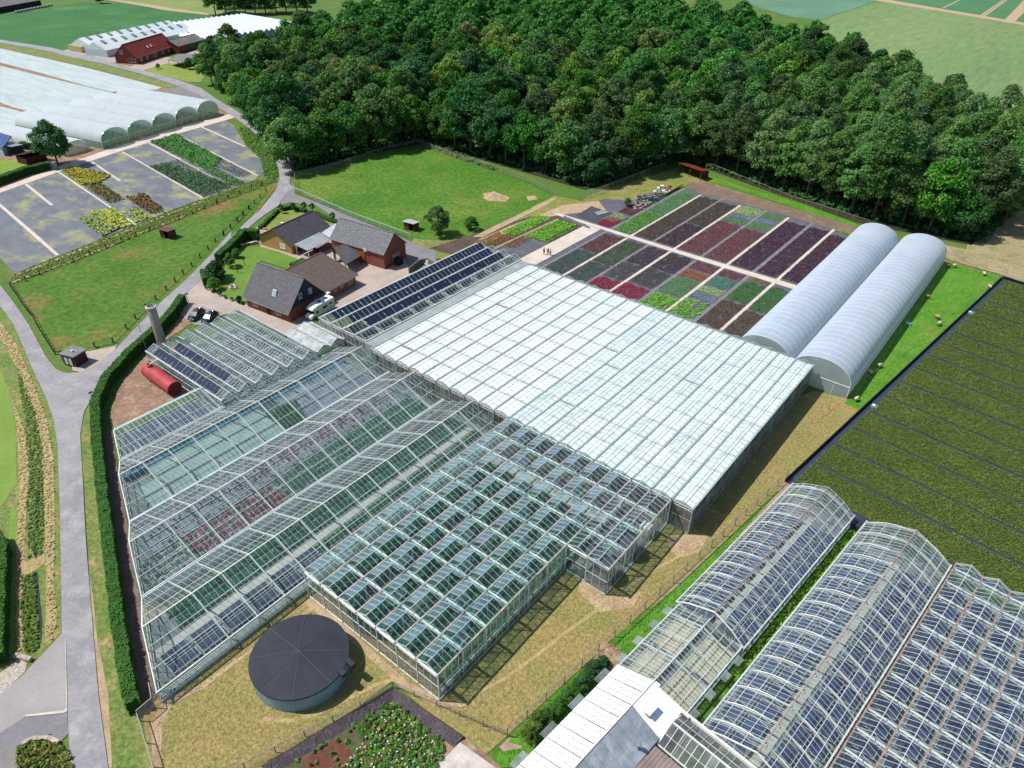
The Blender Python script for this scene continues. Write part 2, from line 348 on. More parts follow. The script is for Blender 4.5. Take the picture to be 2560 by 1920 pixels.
# ditch bank between the yard and the paddock
bank0 = W('D', [(130, 640), (520, 485), (880, 335), (1150, 225), (1450, 105), (1660, 20)]) + W('A', [(1390, 1385), (1770, 1245), (1900, 1240)])
bank1 = W('A', [(1925, 1250), (1800, 1300), (1420, 1440), (930, 1640)]) + W('D', [(1750, 80), (1500, 190), (1180, 310), (900, 430), (600, 550), (300, 660), (100, 730), (90, 690)])
patch('ditch_bank', m_rough, bank0 + bank1, 6)
for off, w in ((0.15, 1.0), (0.86, 1.0)):
    n = 8; A_ = W('D', [(110, 650), (520, 490), (900, 335), (1180, 222), (1500, 95), (1750, 0)]); B_ = W('D', [(110, 722), (600, 552), (900, 432), (1180, 312), (1500, 190), (1750, 82)])
    cen = [(a[0] * (1 - off) + b[0] * off, a[1] * (1 - off) + b[1] * off) for a, b in zip(A_, B_)]
    for i in range(5): strip(cen[i:i + 2], 0.9, 7 + (i % 2), m_straw, 'dry_grass_strip')
PADD = W('D', [(110, 735), (300, 665), (640, 545), (900, 435), (1180, 315), (1500, 195), (1870, 45)]) + W('A', [(1300, 1480), (1600, 1360), (1850, 1270), (1880, 1290), (1840, 1380), (1700, 1530), (1540, 1659)]) + \
       W('D', [(2080, 130), (1900, 320), (1600, 640), (1430, 790), (1180, 1040), (980, 1250), (750, 1280), (600, 1330), (500, 1330), (400, 1210), (250, 980), (130, 790)])
patch('paddock', m_padd, PADD, 3)
# road verges left of the main road, with the ditch
patch('roadside_verge', m_verge, W('J', [(-60, 60), (0, 20), (50, 90), (110, 230), (165, 350), (190, 420), (205, 520), (212, 700), (218, 1180), (140, 1250), (30, 1310), (-60, 1400)]), 1)
patch('straw_strip', m_straw, W('J', [(0, 75), (60, 160), (120, 300), (165, 420), (190, 560), (195, 800), (190, 1000), (205, 1130), (180, 1210), (160, 1190), (165, 1000), (160, 800), (150, 520), (125, 400), (60, 240), (0, 130)]), 3)
patch('straw_strip', m_straw, W('J', [(40, 340), (90, 470), (105, 620), (95, 720), (85, 900), (90, 930), (160, 900), (160, 935), (85, 985), (75, 1100), (90, 1240), (60, 1250), (55, 1000), (60, 850), (70, 650), (60, 450)]), 3)
patch('ditch_water', m_water, W('J', [(135, 640), (143, 640), (134, 900), (128, 920), (118, 900), (125, 760)]), 4)
patch('ditch_water', m_water, W('J', [(120, 960), (132, 965), (150, 1140), (146, 1220), (138, 1150)]), 4)
patch('ditch_growth', m_rough, W('J', [(70, 985), (125, 970), (138, 1240), (100, 1265), (85, 1240), (75, 1100)]), 2)
patch('lawn', mat('mown_lawn', C('74963a'), C('829c44'), 0.12, fine=2, famt=0.15), W('J', [(-80, 150), (0, 240), (40, 340), (55, 450), (60, 650), (0, 740), (-80, 700)]), 2)
patch('lawn', mat('mown_lawn', C('74963a')), W('J', [(38, 740), (62, 745), (58, 950), (50, 1240), (10, 1290), (20, 1000)]), 2)
patch('gravel', mat('pale_gravel', C('cfc3b5'), C('a99c90'), 3, fine=8, famt=0.4), W('N', [(-60, 300), (0, 250), (140, 140), (200, 170), (190, 230), (0, 420), (-60, 460)]), 3)
patch('side_road', mat('side_road_paving', C('b0aba8'), C('a39e9c'), 0.2, fine=5, famt=0.1), W('N', [(-80, 480), (0, 415), (190, 240), (410, 10), (470, -60), (500, 480), (500, 560), (190, 570), (0, 700), (-80, 760)]), 4)
patch('side_road', m_lane, W('N', [(-80, 755), (0, 695), (190, 572), (500, 535), (510, 700), (440, 770), (380, 700), (250, 740), (130, 790), (0, 830), (-80, 860)]), 5)
patch('side_lane', mat('worn_lane', C('98928f'), C('8a8584'), 0.3, fine=4, famt=0.12), W('N', [(-80, 850), (0, 825), (125, 790), (130, 952), (120, 1000), (-80, 1000)]), 5)
patch('culvert_bank', m_rough, W('N', [(130, 800), (250, 760), (380, 760), (460, 780), (540, 880), (545, 1000), (130, 1000)]), 5)
patch('straw_strip', m_straw, W('N', [(400, 800), (470, 790), (500, 900), (510, 1000), (390, 1000)]), 6)
# right hand verge, strip beside the hedge
patch('roadside_verge', m_verge, W('J', [(285, 480), (300, 400), (345, 310), (350, 380), (345, 450), (360, 580), (380, 800), (410, 1000), (430, 1300), (450, 1430), (490, 1490), (540, 1659), (400, 1659), (370, 1450), (340, 1200), (315, 950), (300, 700)]), 2)
patch('sandy_edge', m_sand, W('J', [(312, 950), (330, 1050), (345, 1200), (385, 1400), (398, 1659), (380, 1659), (352, 1400), (326, 1120)]), 3)
patch('sandy_edge', m_sand, W('J', [(352, 640), (372, 800), (400, 1000), (425, 1300), (445, 1440), (500, 1500), (490, 1480), (455, 1430), (436, 1300), (410, 1000), (382, 780), (360, 620)]), 3)
# asphalt road
road = W('J', [(0, 20), (50, 90), (110, 230), (165, 350), (190, 420), (205, 520), (212, 700), (216, 900), (220, 1180), (232, 1300), (240, 1450), (250, 1659), (262, 1800), (405, 1800), (385, 1659), (350, 1400), (325, 1100), (305, 850), (295, 650), (285, 480), (298, 400), (340, 322), (400, 250)]) + \
    W('E', [(60, 940), (130, 880), (220, 790), (350, 620), (540, 430), (690, 300), (850, 190), (910, 90), (985, 40)]) + \
    W('A', [(2000, 1270), (2015, 1190), (2010, 1120), (1960, 1040), (1860, 960), (1740, 850), (1640, 770), (1500, 690), (1390, 610), (1250, 560), (1000, 490), (850, 460), (700, 400), (500, 365), (350, 330), (0, 275), (-300, 220), (-300, 240), (0, 296), (350, 360), (480, 395), (700, 440), (850, 480), (1000, 520), (1240, 600), (1380, 660), (1480, 730), (1600, 800), (1700, 870), (1800, 960), (1880, 1060), (1925, 1160), (1935, 1240), (1900, 1330), (1800, 1450), (1700, 1540), (1600, 1640)]) + \
    W('D', [(2000, 270), (1800, 500), (1600, 700), (1400, 880), (1200, 1080), (1060, 1230), (1000, 1290), (850, 1430), (700, 1490), (580, 1500), (530, 1490), (480, 1460), (400, 1360), (250, 1080), (100, 860), (0, 735), (-60, 640), (-60, 870)])
patch('road', m_road, road, 9)
patch('paved_apron', m_pav, W('D', [(610, 1340), (830, 1300), (1000, 1265), (1020, 1250), (990, 1300), (850, 1432), (700, 1492), (630, 1480)]), 10)
patch('paved_apron', mat('kerb_brick', C('b3754f')), W('E', [(800, 60), (850, 0), (842, 0), (790, 60), (640, 260), (650, 262)]), 8)
# lane and yard round the farmhouses
patch('lane', m_lane, W('E', [(985, 0), (990, 95), (1200, 165), (1500, 290), (1700, 370), (1990, 500), (2212, 590), (2212, 700), (1990, 760), (1900, 560), (1380, 330), (1180, 190), (950, 160), (860, 190), (900, 90)]), 7)
patch('paved_yard', m_pav, W('E', [(0, 990), (60, 940), (130, 870), (220, 790), (420, 850), (560, 1040), (1000, 700), (700, 560), (660, 380), (1390, 340), (1940, 480), (2040, 640), (2212, 660), (2080, 760), (1210, 1150), (1100, 1250), (920, 1310), (480, 1120), (380, 1130), (260, 1180), (60, 1180), (0, 1120)]), 6)
patch('road_edge_paving', mat('grey_edge_paving', C('c2bcb6'), C('b0aaa5'), 0.5, fine=4, famt=0.1), W('E', [(640, 400), (850, 215), (840, 240), (700, 380), (690, 400), (650, 430), (540, 430)]), 10)
patch('garden_lawn', mat('garden_lawn', C('648a30'), C('72953a'), 0.2, fine=2, famt=0.15, bump=0.3), W('E', [(700, 545), (860, 590), (1030, 655), (1060, 700), (960, 745), (700, 665), (600, 860), (605, 1035), (560, 1042), (350, 960), (250, 900), (330, 840), (430, 620), (560, 540)]), 8)
patch('garden_lawn', mat('front_lawn', C('8f954c'), C('7c8c3c'), 0.3, fine=2, famt=0.15), W('E', [(850, 235), (1050, 225), (1200, 250), (1380, 330), (1330, 370), (1130, 260), (800, 400), (720, 380)]), 8)
patch('soil_yard', m_soil, W('G', [(570, 190), (600, 290), (430, 400), (950, 500), (1000, 700), (610, 740), (95, 975), (60, 900), (120, 720), (200, 600), (300, 500), (420, 400), (520, 250)]), 5)
patch('slab_path', mat('concrete_slabs', C('85736a'), C('705f58'), 0.4, fine=2, famt=0.3), W('J', [(370, 450), (400, 470), (420, 620), (460, 830), (500, 1080), (540, 1350), (560, 1400), (540, 1430), (500, 1470), (480, 1400), (440, 1100), (400, 800), (360, 500)]), 5)
patch('gravel_stand', mat('grey_gravel', C('a9a6a6'), C('9a9492'), 0.8, fine=6, famt=0.25), W('E', [(60, 1100), (200, 1060), (360, 1110), (250, 1230), (130, 1220), (50, 1180)]), 9)
# meadow with the sheep shelter
MEAD = W('B', [(110, 1240), (430, 1140), (700, 1060), (960, 1000), (1250, 1110), (1500, 1190), (1800, 1290), (1900, 1350), (1650, 1480), (1400, 1600), (1290, 1659), (1000, 1659), (880, 1640), (500, 1500), (105, 1330)])
patch('meadow', m_meadow, MEAD, 4)
patch('farm_grass', mat('worn_farm_grass', C('7f8f42'), C('95904f'), 0.15, C('b09a70'), 0.15, (0.5, 0.7), 1, 0.25, bump=0.8), W('B', [(1900, 1350), (2080, 1390), (2250, 1300), (2500, 1240)]) + W('C', [(560, 800), (700, 870), (630, 870), (300, 1030), (50, 1000), (-200, 1100), (-400, 1200), (-500, 1250)]) + [(-100, 120), (-118, 112), (-131, 124)], 3)
patch('dirt_track', m_sand, W('B', [(1370, 1659), (1600, 1560), (1790, 1490), (1950, 1420), (2200, 1390), (2250, 1450), (2000, 1480), (1800, 1510), (1650, 1570), (1450, 1680)]) , 6)
patch('dirt_track', m_sand, W('B', [(1330, 1640), (1560, 1530), (1800, 1410), (1900, 1365), (1915, 1372), (1820, 1430), (1600, 1540), (1400, 1640)]) , 6)
patch('dirt_track', mat('brown_track', C('8d7868'), C('786558'), 0.2, C('a08a72'), 0.4, (0.5, 0.7), 1.5, 0.2, bump=0.6), W('C', [(600, 880), (660, 868), (760, 885), (900, 930), (1100, 990), (1300, 1050), (1470, 1100), (1390, 1120), (1200, 1065), (900, 980), (680, 930), (620, 900)]), 7.5)
patch('sand_patch', m_sand, W('B', [(1400, 1340), (1480, 1325), (1590, 1370), (1560, 1395), (1430, 1390)]), 6)
patch('sand_patch', m_sand, W('B', [(1700, 1360), (1760, 1352), (1780, 1380), (1720, 1390)]), 6)
patch('grass_edge', m_bright, W('C', [(700, 835), (900, 900), (1150, 970), (1440, 1080), (1380, 1085), (1100, 985), (850, 905), (720, 870)]), 5)
# bedding fields
patch('bed_ground_fabric', m_fabric2, [(-97.5, 124), (-38, 124), (-38, 158), (-39, 199.5), (-88, 199.5), (-96, 190), (-97, 180), (-104, 175), (-108, 158), (-103, 150)], 5)
patch('crossing_path', m_conc, [(-108, 157.6), (-108, 156.1), (-70, 155.2), (-39.2, 155.0), (-39.2, 157.4), (-70, 157.1)], 8)
patch('wide_path', m_conc, [(-97.3, 119.5), (-92.3, 122.5), (-92.3, 155.6), (-97.0, 155.6)], 8)
for x, w in ((-84.0, 0.75), (-71.5, 0.75), (-57.4, 0.75), (-44.9, 0.75)):
    patch('bed_path', m_conc, [(x - w / 2, 122), (x + w / 2, 122), (x + w / 2, 155.2), (x - w / 2, 155.2)], 7)
    patch('bed_path', m_conc, [(x - w / 2, 157), (x + w / 2, 157), (x + w / 2, 197), (x - w / 2, 197)], 7)
for x in (-90.3, -77.7, -64.2, -50.9):
    patch('bed_gap', mat('grey_gap', C('8d8a90'), C('7d7980'), 0.6, fine=2, famt=0.2), [(x - .45, 122), (x + .45, 122), (x + .45, 199), (x - .45, 199)], 6)
patch('bed_gap', mat('earth_gap', C('a08a7c'), fine=2), [(-40.2, 120), (-39.4, 120), (-39.4, 197), (-40.2, 197)], 7)
patch('left_bed_soil', m_dsoil, [(-118, 117.5), (-98, 120), (-97, 155), (-109, 156), (-112, 150)], 5)
patch('bed_path', mat('earth_gap2', C('a9917f'), fine=2), [(-106.3, 118), (-105.6, 118), (-104.6, 154), (-105.4, 154)], 7)
# tan lawn and green strips at the front and right
patch('dry_lawn', m_tan, W('O', [(310, 1545), (345, 1505), (640, 1280), (1000, 1100), (1500, 950), (1757, 845), (1850, 866), (1872, 872), (1712, 1030), (1310, 1395), (1040, 1640), (848, 1472), (560, 1690), (322, 1690)]), 4)
patch('worn_sand', m_sand, W('M', [(120, 500), (300, 430), (830, 60), (880, 10), (910, 5), (860, 60), (640, 200), (330, 440), (160, 530), (110, 620), (110, 900), (60, 900), (60, 640), (90, 560)]), 5)
patch('worn_sand', m_sand, W('K', [(10, 890), (70, 870), (350, 1120), (600, 1340), (800, 1440), (940, 1450), (900, 1480), (760, 1480), (560, 1370), (300, 1130)]), 5)
patch('worn_sand', m_sand, W('L', [(340, 400), (440, 480), (550, 490), (600, 470), (560, 540), (420, 560), (330, 470)]), 5)
patch('worn_sand', m_sand, W('L', [(700, 235), (850, 230), (880, 235), (840, 310), (760, 330), (720, 300)]), 5)
fl = W('L', [(1215, 0), (30, 1085)])
strip([(fl[0][0] + .9, fl[0][1] + .0), (fl[1][0] + .9, fl[1][1] - 1.5)], 1.7, 6, mat('pinkish_soil', C('b79d8a'), C('a68b78'), 0.6, C('8d8f58'), 0.3, (0.55, 0.75), 2, 0.2), 'fence_soil')
m_trk = mat('worn_grass_track', C('bca878'), C('ab9868'), .5, fine=3, famt=.2)
tk = W('K', [(940, 1420), (1120, 1330), (1300, 1200), (1480, 1060), (1660, 930), (1850, 790), (2030, 680), (2212, 590)])
for i in range(7): strip(tk[i:i + 2], .45, 5.3, m_trk, 'wheel_track')
tk = W('M', [(620, 600), (760, 610), (900, 570), (1040, 500), (1180, 430), (1290, 400)])
for i in range(5): strip(tk[i:i + 2], .5, 5.3, m_trk, 'wheel_track')
patch('grass_strip', m_bright, W('L', [(1180, 45), (735, 535), (515, 775), (330, 960), (100, 1190), (60, 1216), (-20, 1216), (-10, 1150), (110, 1130), (35, 1110), (60, 1060), (420, 735), (450, 690), (750, 450), (1165, 50)]), 7)
patch('grass_strip', m_bright, [(-9.6, 57), (-7.6, 49), (-4.2, 87.2), (-6.0, 88)], 7)
patch('straw_patch', m_straw, W('P', [(1030, 60), (1100, 90), (1090, 150), (1020, 230), (940, 190), (960, 130)]), 8)
patch('sheep_pasture', m_bright, [(-16.9, 117.6), (-16.4, 193), (-4.6, 194.5), (-14.1, 117.0)], 6)
patch('field_edge_track', m_stub, [(-28, 204), (-16, 196), (-4, 195), (30, 186), (30, 192), (-4, 202), (-15, 206)], 7)
# ------------------------------------------------------------------ glasshouses
m_steel = mat('galvanised_steel', C('dfe6e6', 0.9), C('c4cdcd', 0.9), 0.5, fine=3, famt=0.1, rough=0.45, metal=0.15)
m_steelw = mat('white_painted_steel', C('f2f0ea', 0.95), C('dcdad2', 0.95), 0.6, fine=3, famt=0.08, rough=0.5)
m_steelg = mat('weathered_steel', C('a9afae'), C('8d9392'), 0.5, fine=2, famt=0.15, rough=0.5, metal=0.2)
m_rust = mat('rusty_rail', C('9a7468'), C('b09a92'), 0.8, fine=3, famt=0.2)
g_clear = glass('clear_glass', (0.88, 0.96, 0.95), 0.03, (0.88, 0.93, 0.93))
g_old = glass('old_glass', (0.88, 0.96, 0.95), 0.045, (0.88, 0.93, 0.93), ds=0.25)
g_teal = glass('teal_glass', (0.84, 0.97, 0.96), 0.018, (0.8, 0.92, 0.92))
g_ventsky = glass('sky_tinted_vent_glass', (0.62, 0.82, 0.88), 0.24, (0.45, 0.68, 0.80), 1.3)  # blue sky reflection on the panes put in as diffuse colour
g_vopen = glass('open_vent_glass', (0.84, 0.94, 0.96), 0.05, (0.5, 0.7, 0.8), 1.2)  # same reflected sky blue in the diffuse colour, much weaker
g_side = glass('side_glass', (0.78, 0.86, 0.86), 0.07)
g_grey = glass('dull_side_glass', (0.6, 0.62, 0.58), 0.38, (0.55, 0.53, 0.48), ds=0.4)
g_poly = glass('milky_film', (0.8, 0.85, 0.9), 0.5, (0.80, 0.86, 0.95), 1.2, 0.25, 0.12)

def frame_mw(o): return Matrix.Translation(o.location) @ Matrix.Rotation(o.rotation_euler[2], 4, 'Z')

def venlo(name, label, loc, rz, bay, n, L, gh, rise, tsp, bsp, roof, steel=m_steel, group=None, vents=0, wall=None, sides='LRFB',
          front=None, screen=None, screen_lim=300, gut=0.2, rw=0.07, barw=0.04, openroof=False, tie=0.13, panes=300, ridge_m=None, gut_m=None, posts=True, brace=0):
    """ridges run along local y; bays are counted along local x. front: per-bay y at which the roof begins"""
    t = thing(name, label, 'greenhouse', loc, rz, group); mw = frame_mw(t); wall = wall or g_side
    Wd = n * bay; fy = front or [0.0] * n
    def gy(i): return min(fy[max(i - 1, 0)], fy[min(i, n - 1)])
    for i in range(n + 1):
        MB().box(-gut / 2, gy(i) - 0.25, gh - 0.08, gut / 2, L + 0.2, gh + 0.08).build('gutter', gut_m or steel, t, (i * bay, 0, 0))
    for i in range(n):
        MB().box(-rw / 2, fy[i] - 0.05, gh + rise - 0.03, rw / 2, L + 0.05, gh + rise + 0.04).build('ridge', ridge_m or steel, t, ((i + .5) * bay, 0, 0))
    # glazing bars
    b = MB()
    for i in range(n):
        for y in np.arange(fy[i], L + 0.01, bsp):
            for s in (0, 1):
                b.bar(((i + s) * bay, y, gh + 0.04), ((i + .5) * bay, y, gh + rise + 0.02), barw, 0.05)
    b.build('glazing_bar', steel, t, kind='stuff')
    # roof panes
    items = []
    for i in range(n):
        k = 0
        for y in np.arange(fy[i], L - 0.01, bsp):
            k += 1
            y1 = min(y + bsp, L)
            for s in (0, 1):
                x0, x1 = (i + s) * bay, (i + .5) * bay; a = -0.02
                jt = RNG.normal(0, 0.006, 2)
                items.append(([(x0, y, gh + 0.06 + a), (x0, y1, gh + 0.06 + a), (x1, y1, gh + rise + a + jt[0]), (x1, y, gh + rise + a + jt[0])][::(1 if s == 0 else -1)], QF))
    parts_or_stuff('roof_pane', items, roof, t, mw, panes)
    # open and shut vents lying on the roof beside the ridge
    if vents:
        me = {}
        k = 0
        for i in range(n):
            for j, y in enumerate(np.arange(fy[i] + 0.9, L - 2, tsp)):
                for s in ((0,) if vents == 1 and (i + j) % 3 else (0, 1)):
                    if vents == 1 and i > 6: continue
                    yy = y + (0.0 if s == 0 else tsp * 0.5)
                    if yy + 2.4 > L: continue
                    op = 0.0 if s == 0 else 0.35
                    if vents == 2 and s == 1: op = 0.22
                    key = (s, op)
                    if key not in me:
                        sx = -1 if s == 0 else 1; L_ = min(1.45, bay * 0.42); a0 = math.atan2(rise, bay / 2); a1 = a0 - op
                        dx, dz = sx * L_ * math.cos(a1), -L_ * math.sin(a1)
                        mb = MB().add([(0, 0, 0.05), (0, 2.4, 0.05), (dx, 2.4, dz + 0.05), (dx, 0, dz + 0.05)], [(0, 1, 2, 3)])
                        fm = MB()
                        for yy_ in (0, 0.8, 1.6, 2.4): fm.bar((0, yy_, .07), (dx, yy_, dz + .07), 0.025, 0.02)
                        fm.bar((dx, 0, dz + .07), (dx, 2.4, dz + .07), 0.035, 0.03)
                        if op > 0.1:
                            fm.bar((dx * .8, .8, dz * .8), (dx * 0.75, .8, dz * .8 - 0.7), 0.04); fm.bar((dx * .8, 1.6, dz * .8), (dx * 0.75, 1.6, dz * .8 - 0.7), 0.04)
                        me[key] = (mb.mesh('roof_vent', g_vopen if s else g_ventsky), fm.mesh('vent_frame', steel))
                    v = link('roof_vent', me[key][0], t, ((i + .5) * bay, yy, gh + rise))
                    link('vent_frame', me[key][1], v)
    # lattice trusses across the bays
    ys = list(np.arange(0, L + 0.1, tsp)); ys[-1] = L if L - ys[-1] < 1 else ys[-1]
    tm = {}
    for y in ys:
        i0 = next((i for i in range(n) if fy[i] <= y + 0.1), None)
        if i0 is None: continue
        i1 = max(i for i in range(n) if fy[i] <= y + 0.1) + 1
        if (i0, i1) not in tm:
            mb = MB(); x0, x1 = i0 * bay, i1 * bay
            mb.bar((x0, 0, gh - 0.12), (x1, 0, gh - 0.12), tie, .12); mb.bar((x0, 0, gh - 0.6), (x1, 0, gh - 0.6), 0.07)
            k = int((x1 - x0) / 0.8)
            for q in range(k):
                a_, b_ = x0 + (x1 - x0) * q / k, x0 + (x1 - x0) * (q + 1) / k
                mb.bar((a_, 0, gh - 0.6 if q % 2 else gh - 0.15), (b_, 0, gh - 0.15 if q % 2 else gh - 0.6), 0.04)
            tm[(i0, i1)] = mb.mesh('truss', m_steelw if tie > 0.1 else steel)
        link('truss', tm[(i0, i1)], t, (0, y, 0))
    if posts:
        pm = MB().box(-0.06, -0.06, 0, 0.06, 0.06, gh).mesh('post', steel)
        for y in ys:
            for i in range(n + 1):
                inner = 0 < i < n and fy[min(i, n - 1)] + .1 < y < L - .1
                if inner and (screen or i % 2 or not posts == 'all'): continue
                if y < gy(i) - 0.1: continue
                link('post', pm, t, (i * bay, y, 0))
    if brace:
        for i in range(0, n, 1):
            for y in (ys[1 + i % 2],):
                MB().bar((i * bay, y, gh), ((i + .5) * bay, y + tsp, gh + rise - .05), 0.045).build('brace', steel, t)
    # walls: panes, bars, rails
    wi = []; wb = MB()
    def wallrun(p, q, gable=False, step=None):
        p = Vector((*p, 0)); q = Vector((*q, 0)); d = (q - p); ln = d.length; k = max(1, round(ln / (step or 1.07))); u = d / k
        for j in range(k):
            a_, c_ = p + u * j, p + u * (j + 1)
            wi.append(([(a_.x, a_.y, .25), (c_.x, c_.y, .25), (c_.x, c_.y, gh * .52), (a_.x, a_.y, gh * .52)], QF))
            wi.append(([(a_.x, a_.y, gh * .52), (c_.x, c_.y, gh * .52), (c_.x, c_.y, gh), (a_.x, a_.y, gh)], QF))
        for j in range(k + 1):
            a_ = p + u * j; wb.bar(a_, a_ + Vector((0, 0, gh)), 0.05)
        for z, w_ in ((.2, .12), (gh * .52, .07), (gh - .02, .09)): wb.bar(p + Vector((0, 0, z)), q + Vector((0, 0, z)), w_)
    if 'L' in sides: wallrun((0, L), (0, fy[0]))
    if 'R' in sides: wallrun((Wd, fy[-1]), (Wd, L))
    for side, yf in (('F', fy), ('B', [L] * n)):
        if side in sides:
            for i in range(n):
                y = yf[i]; wallrun((i * bay, y), ((i + 1) * bay, y), step=bay / 3)
                wi.append(([(i * bay, y, gh), ((i + 1) * bay, y, gh), ((i + .5) * bay, y, gh + rise)], [(0, 1, 2)]))
                wb.bar((i * bay, y, gh), ((i + .5) * bay, y, gh + rise), 0.07); wb.bar(((i + 1) * bay, y, gh), ((i + .5) * bay, y, gh + rise), 0.07)
                if side == 'F' and i and abs(yf[i] - yf[i - 1]) > .5: wallrun((i * bay, min(yf[i], yf[i - 1])), (i * bay, max(yf[i], yf[i - 1])))
    if wi: parts_or_stuff('wall_pane', wi, wall, t, mw, 300); wb.build('wall_bar', steel, t, kind='stuff')
    return t

def widespan(name, label, loc, rz, Wd, L, prof, tsp, bsp, roof, steel=m_steel, skew=0.0, y0=0.0, group=None, npur=3, wall=None, sides='LRFB',
             panes=300, truss=0.15, ridge_m=None, barw=0.045, post=True, arch=False, bar_m=None, rails=0, offs=0.0, gw=.075):
    """one wide roof over local x 0..Wd, local y front(x)..L; front(x) = y0 + skew*x"""
    t = thing(name, label, 'greenhouse', loc, rz, group); mw = frame_mw(t); wall = wall or g_side; bar_m = bar_m or steel
    fr = lambda x: y0 + skew * x
    eave = prof[0][1]; segs = []
    for (xa, za), (xb, zb) in zip(prof[:-1], prof[1:]):
        for k in range(npur):
            f0, f1 = k / npur, (k + 1) / npur
            segs.append(((xa + (xb - xa) * f0, za + (zb - za) * f0), (xa + (xb - xa) * f1, za + (zb - za) * f1)))
    items = []
    ystart = min(fr(0), fr(Wd)); ys = np.arange(ystart - (ystart % bsp), L, bsp)
    for (xa, za), (xb, zb) in segs:
        for y in ys:
            ya, yb = max(y, fr(xa)), max(y, fr(xb)); y1 = min(y + bsp, L)
            if y1 - min(ya, yb) < 0.08: continue
            items.append(([(xa, min(ya, y1), za), (xb, min(yb, y1), zb), (xb, y1, zb), (xa, y1, za)], QF))
    parts_or_stuff('roof_pane', items, roof, t, mw, panes)
    b = MB()
    for (xa, za), (xb, zb) in zip(prof[:-1], prof[1:]):
        for y in ys:
            fa, fb = fr(xa), fr(xb)
            if y >= max(fa, fb): b.bar((xa, y, za + .03), (xb, y, zb + .03), barw, 0.05)
            elif y > min(fa, fb):
                f = (y - fa) / (fb - fa); xc, zc = xa + (xb - xa) * f, za + (zb - za) * f
                if fa < fb: b.bar((xa, y, za + .03), (xc, y, zc + .03), barw, .05)
                else: b.bar((xc, y, zc + .03), (xb, y, zb + .03), barw, .05)
    b.build('glazing_bar', bar_m, t, kind='stuff')
    done = []
    ri = max(range(len(prof)), key=lambda i: prof[i][1])
    for (xa, za), _ in segs + [((prof[-1]), None)]:
        isr = abs(xa - prof[ri][0]) < .01; ise = xa < .01 or xa > Wd - .01
        mb = MB().box(-.06 if isr else -.03, fr(xa), -.05, .06 if isr else .03, L, .05)
        if ise: mb = MB().box(-gw, fr(xa) - .1, -.1, gw, L + .1, .06)
        mb.build('ridge' if isr else ('gutter' if ise else 'purlin'), (ridge_m or steel) if isr else steel, t, (xa, 0, za - (0 if isr or ise else .03)))
    # portal frames
    me = None; ty = np.arange(ystart + offs + tsp * 0.6, L + .05, tsp)
    def portal(yoff, skewed=False, w=truss):
        mb = MB(); f = (lambda x: skew * x) if skewed else (lambda x: 0)
        for (xa, za), (xb, zb) in zip(prof[:-1], prof[1:]):
            mb.bar((xa, f(xa), za - .14), (xb, f(xb), zb - .14), w * .7, w * 1.2)
        if arch:
            zr = prof[ri][1]; k = 10
            pts = [(Wd * i / k, zr - .5 - (zr - .5 - eave * .9) * abs(2 * i / k - 1) ** 2.2) for i in range(k + 1)]
            for i in range(k): mb.bar((pts[i][0], 0, pts[i][1]), (pts[i + 1][0], 0, pts[i + 1][1]), w * .8, w * .6)
        for x in (0, Wd): mb.bar((x, f(x), 0), (x, f(x), eave), w * .8)
        return mb
    pm = portal(0).mesh('portal_frame', m_steelw if steel is m_steel else steel)
    for y in ty:
        if y < max(fr(0), fr(Wd)) + .2:
            continue
        link('portal_frame', pm, t, (0, y, 0))
    # skewed first frame
    mb = MB()
    for (xa, za), (xb, zb) in zip(prof[:-1], prof[1:]): mb.bar((xa, fr(xa), za), (xb, fr(xb), zb), .12)
    mb.build('end_frame', m_steelw, t)
    # walls
    wi = []; wb = MB()
    def zat(x):
        for (xa, za), (xb, zb) in zip(prof[:-1], prof[1:]):
            if xa - 1e-6 <= x <= xb + 1e-6: return za + (zb - za) * (x - xa) / (xb - xa)
        return eave
    def end(f, k):
        for j in range(k):
            xa, xb = Wd * j / k, Wd * (j + 1) / k
            mx = [x for x, z in prof[1:-1] if xa < x < xb]
            top = [(xb, f(xb), zat(xb))] + [(x, f(x), zat(x)) for x in mx[::-1]] + [(xa, f(xa), zat(xa))]
            wi.append(([(xa, f(xa), .1), (xb, f(xb), .1)] + top, [tuple(range(2 + len(top)))]))
            wb.bar((xb, f(xb), 0), (xb, f(xb), zat(xb)), .06)
        for z in (.15, eave): wb.bar((0, f(0), z), (Wd, f(Wd), z), .08)
    k = max(4, round(Wd / 1.3))
    if 'F' in sides: end(fr, k)
    if 'B' in sides: end(lambda x: L, k)
    for sd, x in (('L', 0), ('R', Wd)):
        if sd in sides:
            m_ = max(1, round((L - fr(x)) / (bsp * 1.5))); st = (L - fr(x)) / m_
            for j in range(m_):
                ya = fr(x) + st * j; wi.append(([(x, ya, .3), (x, ya + st, .3), (x, ya + st, eave), (x, ya, eave)], QF))
                wb.bar((x, ya, 0), (x, ya, eave), .045)
            wb.box(x - .08, fr(x), 0, x + .08, L, .3)
            for q in range(rails): wb.bar((x - (.25 if sd == 'R' else -.25), fr(x) + .3, .5 + q * .32), (x - (.25 if sd == 'R' else -.25), L, .5 + q * .32), .1)
    parts_or_stuff('wall_pane', wi, wall, t, mw, 300); wb.build('wall_bar', steel, t, kind='stuff')
    return t

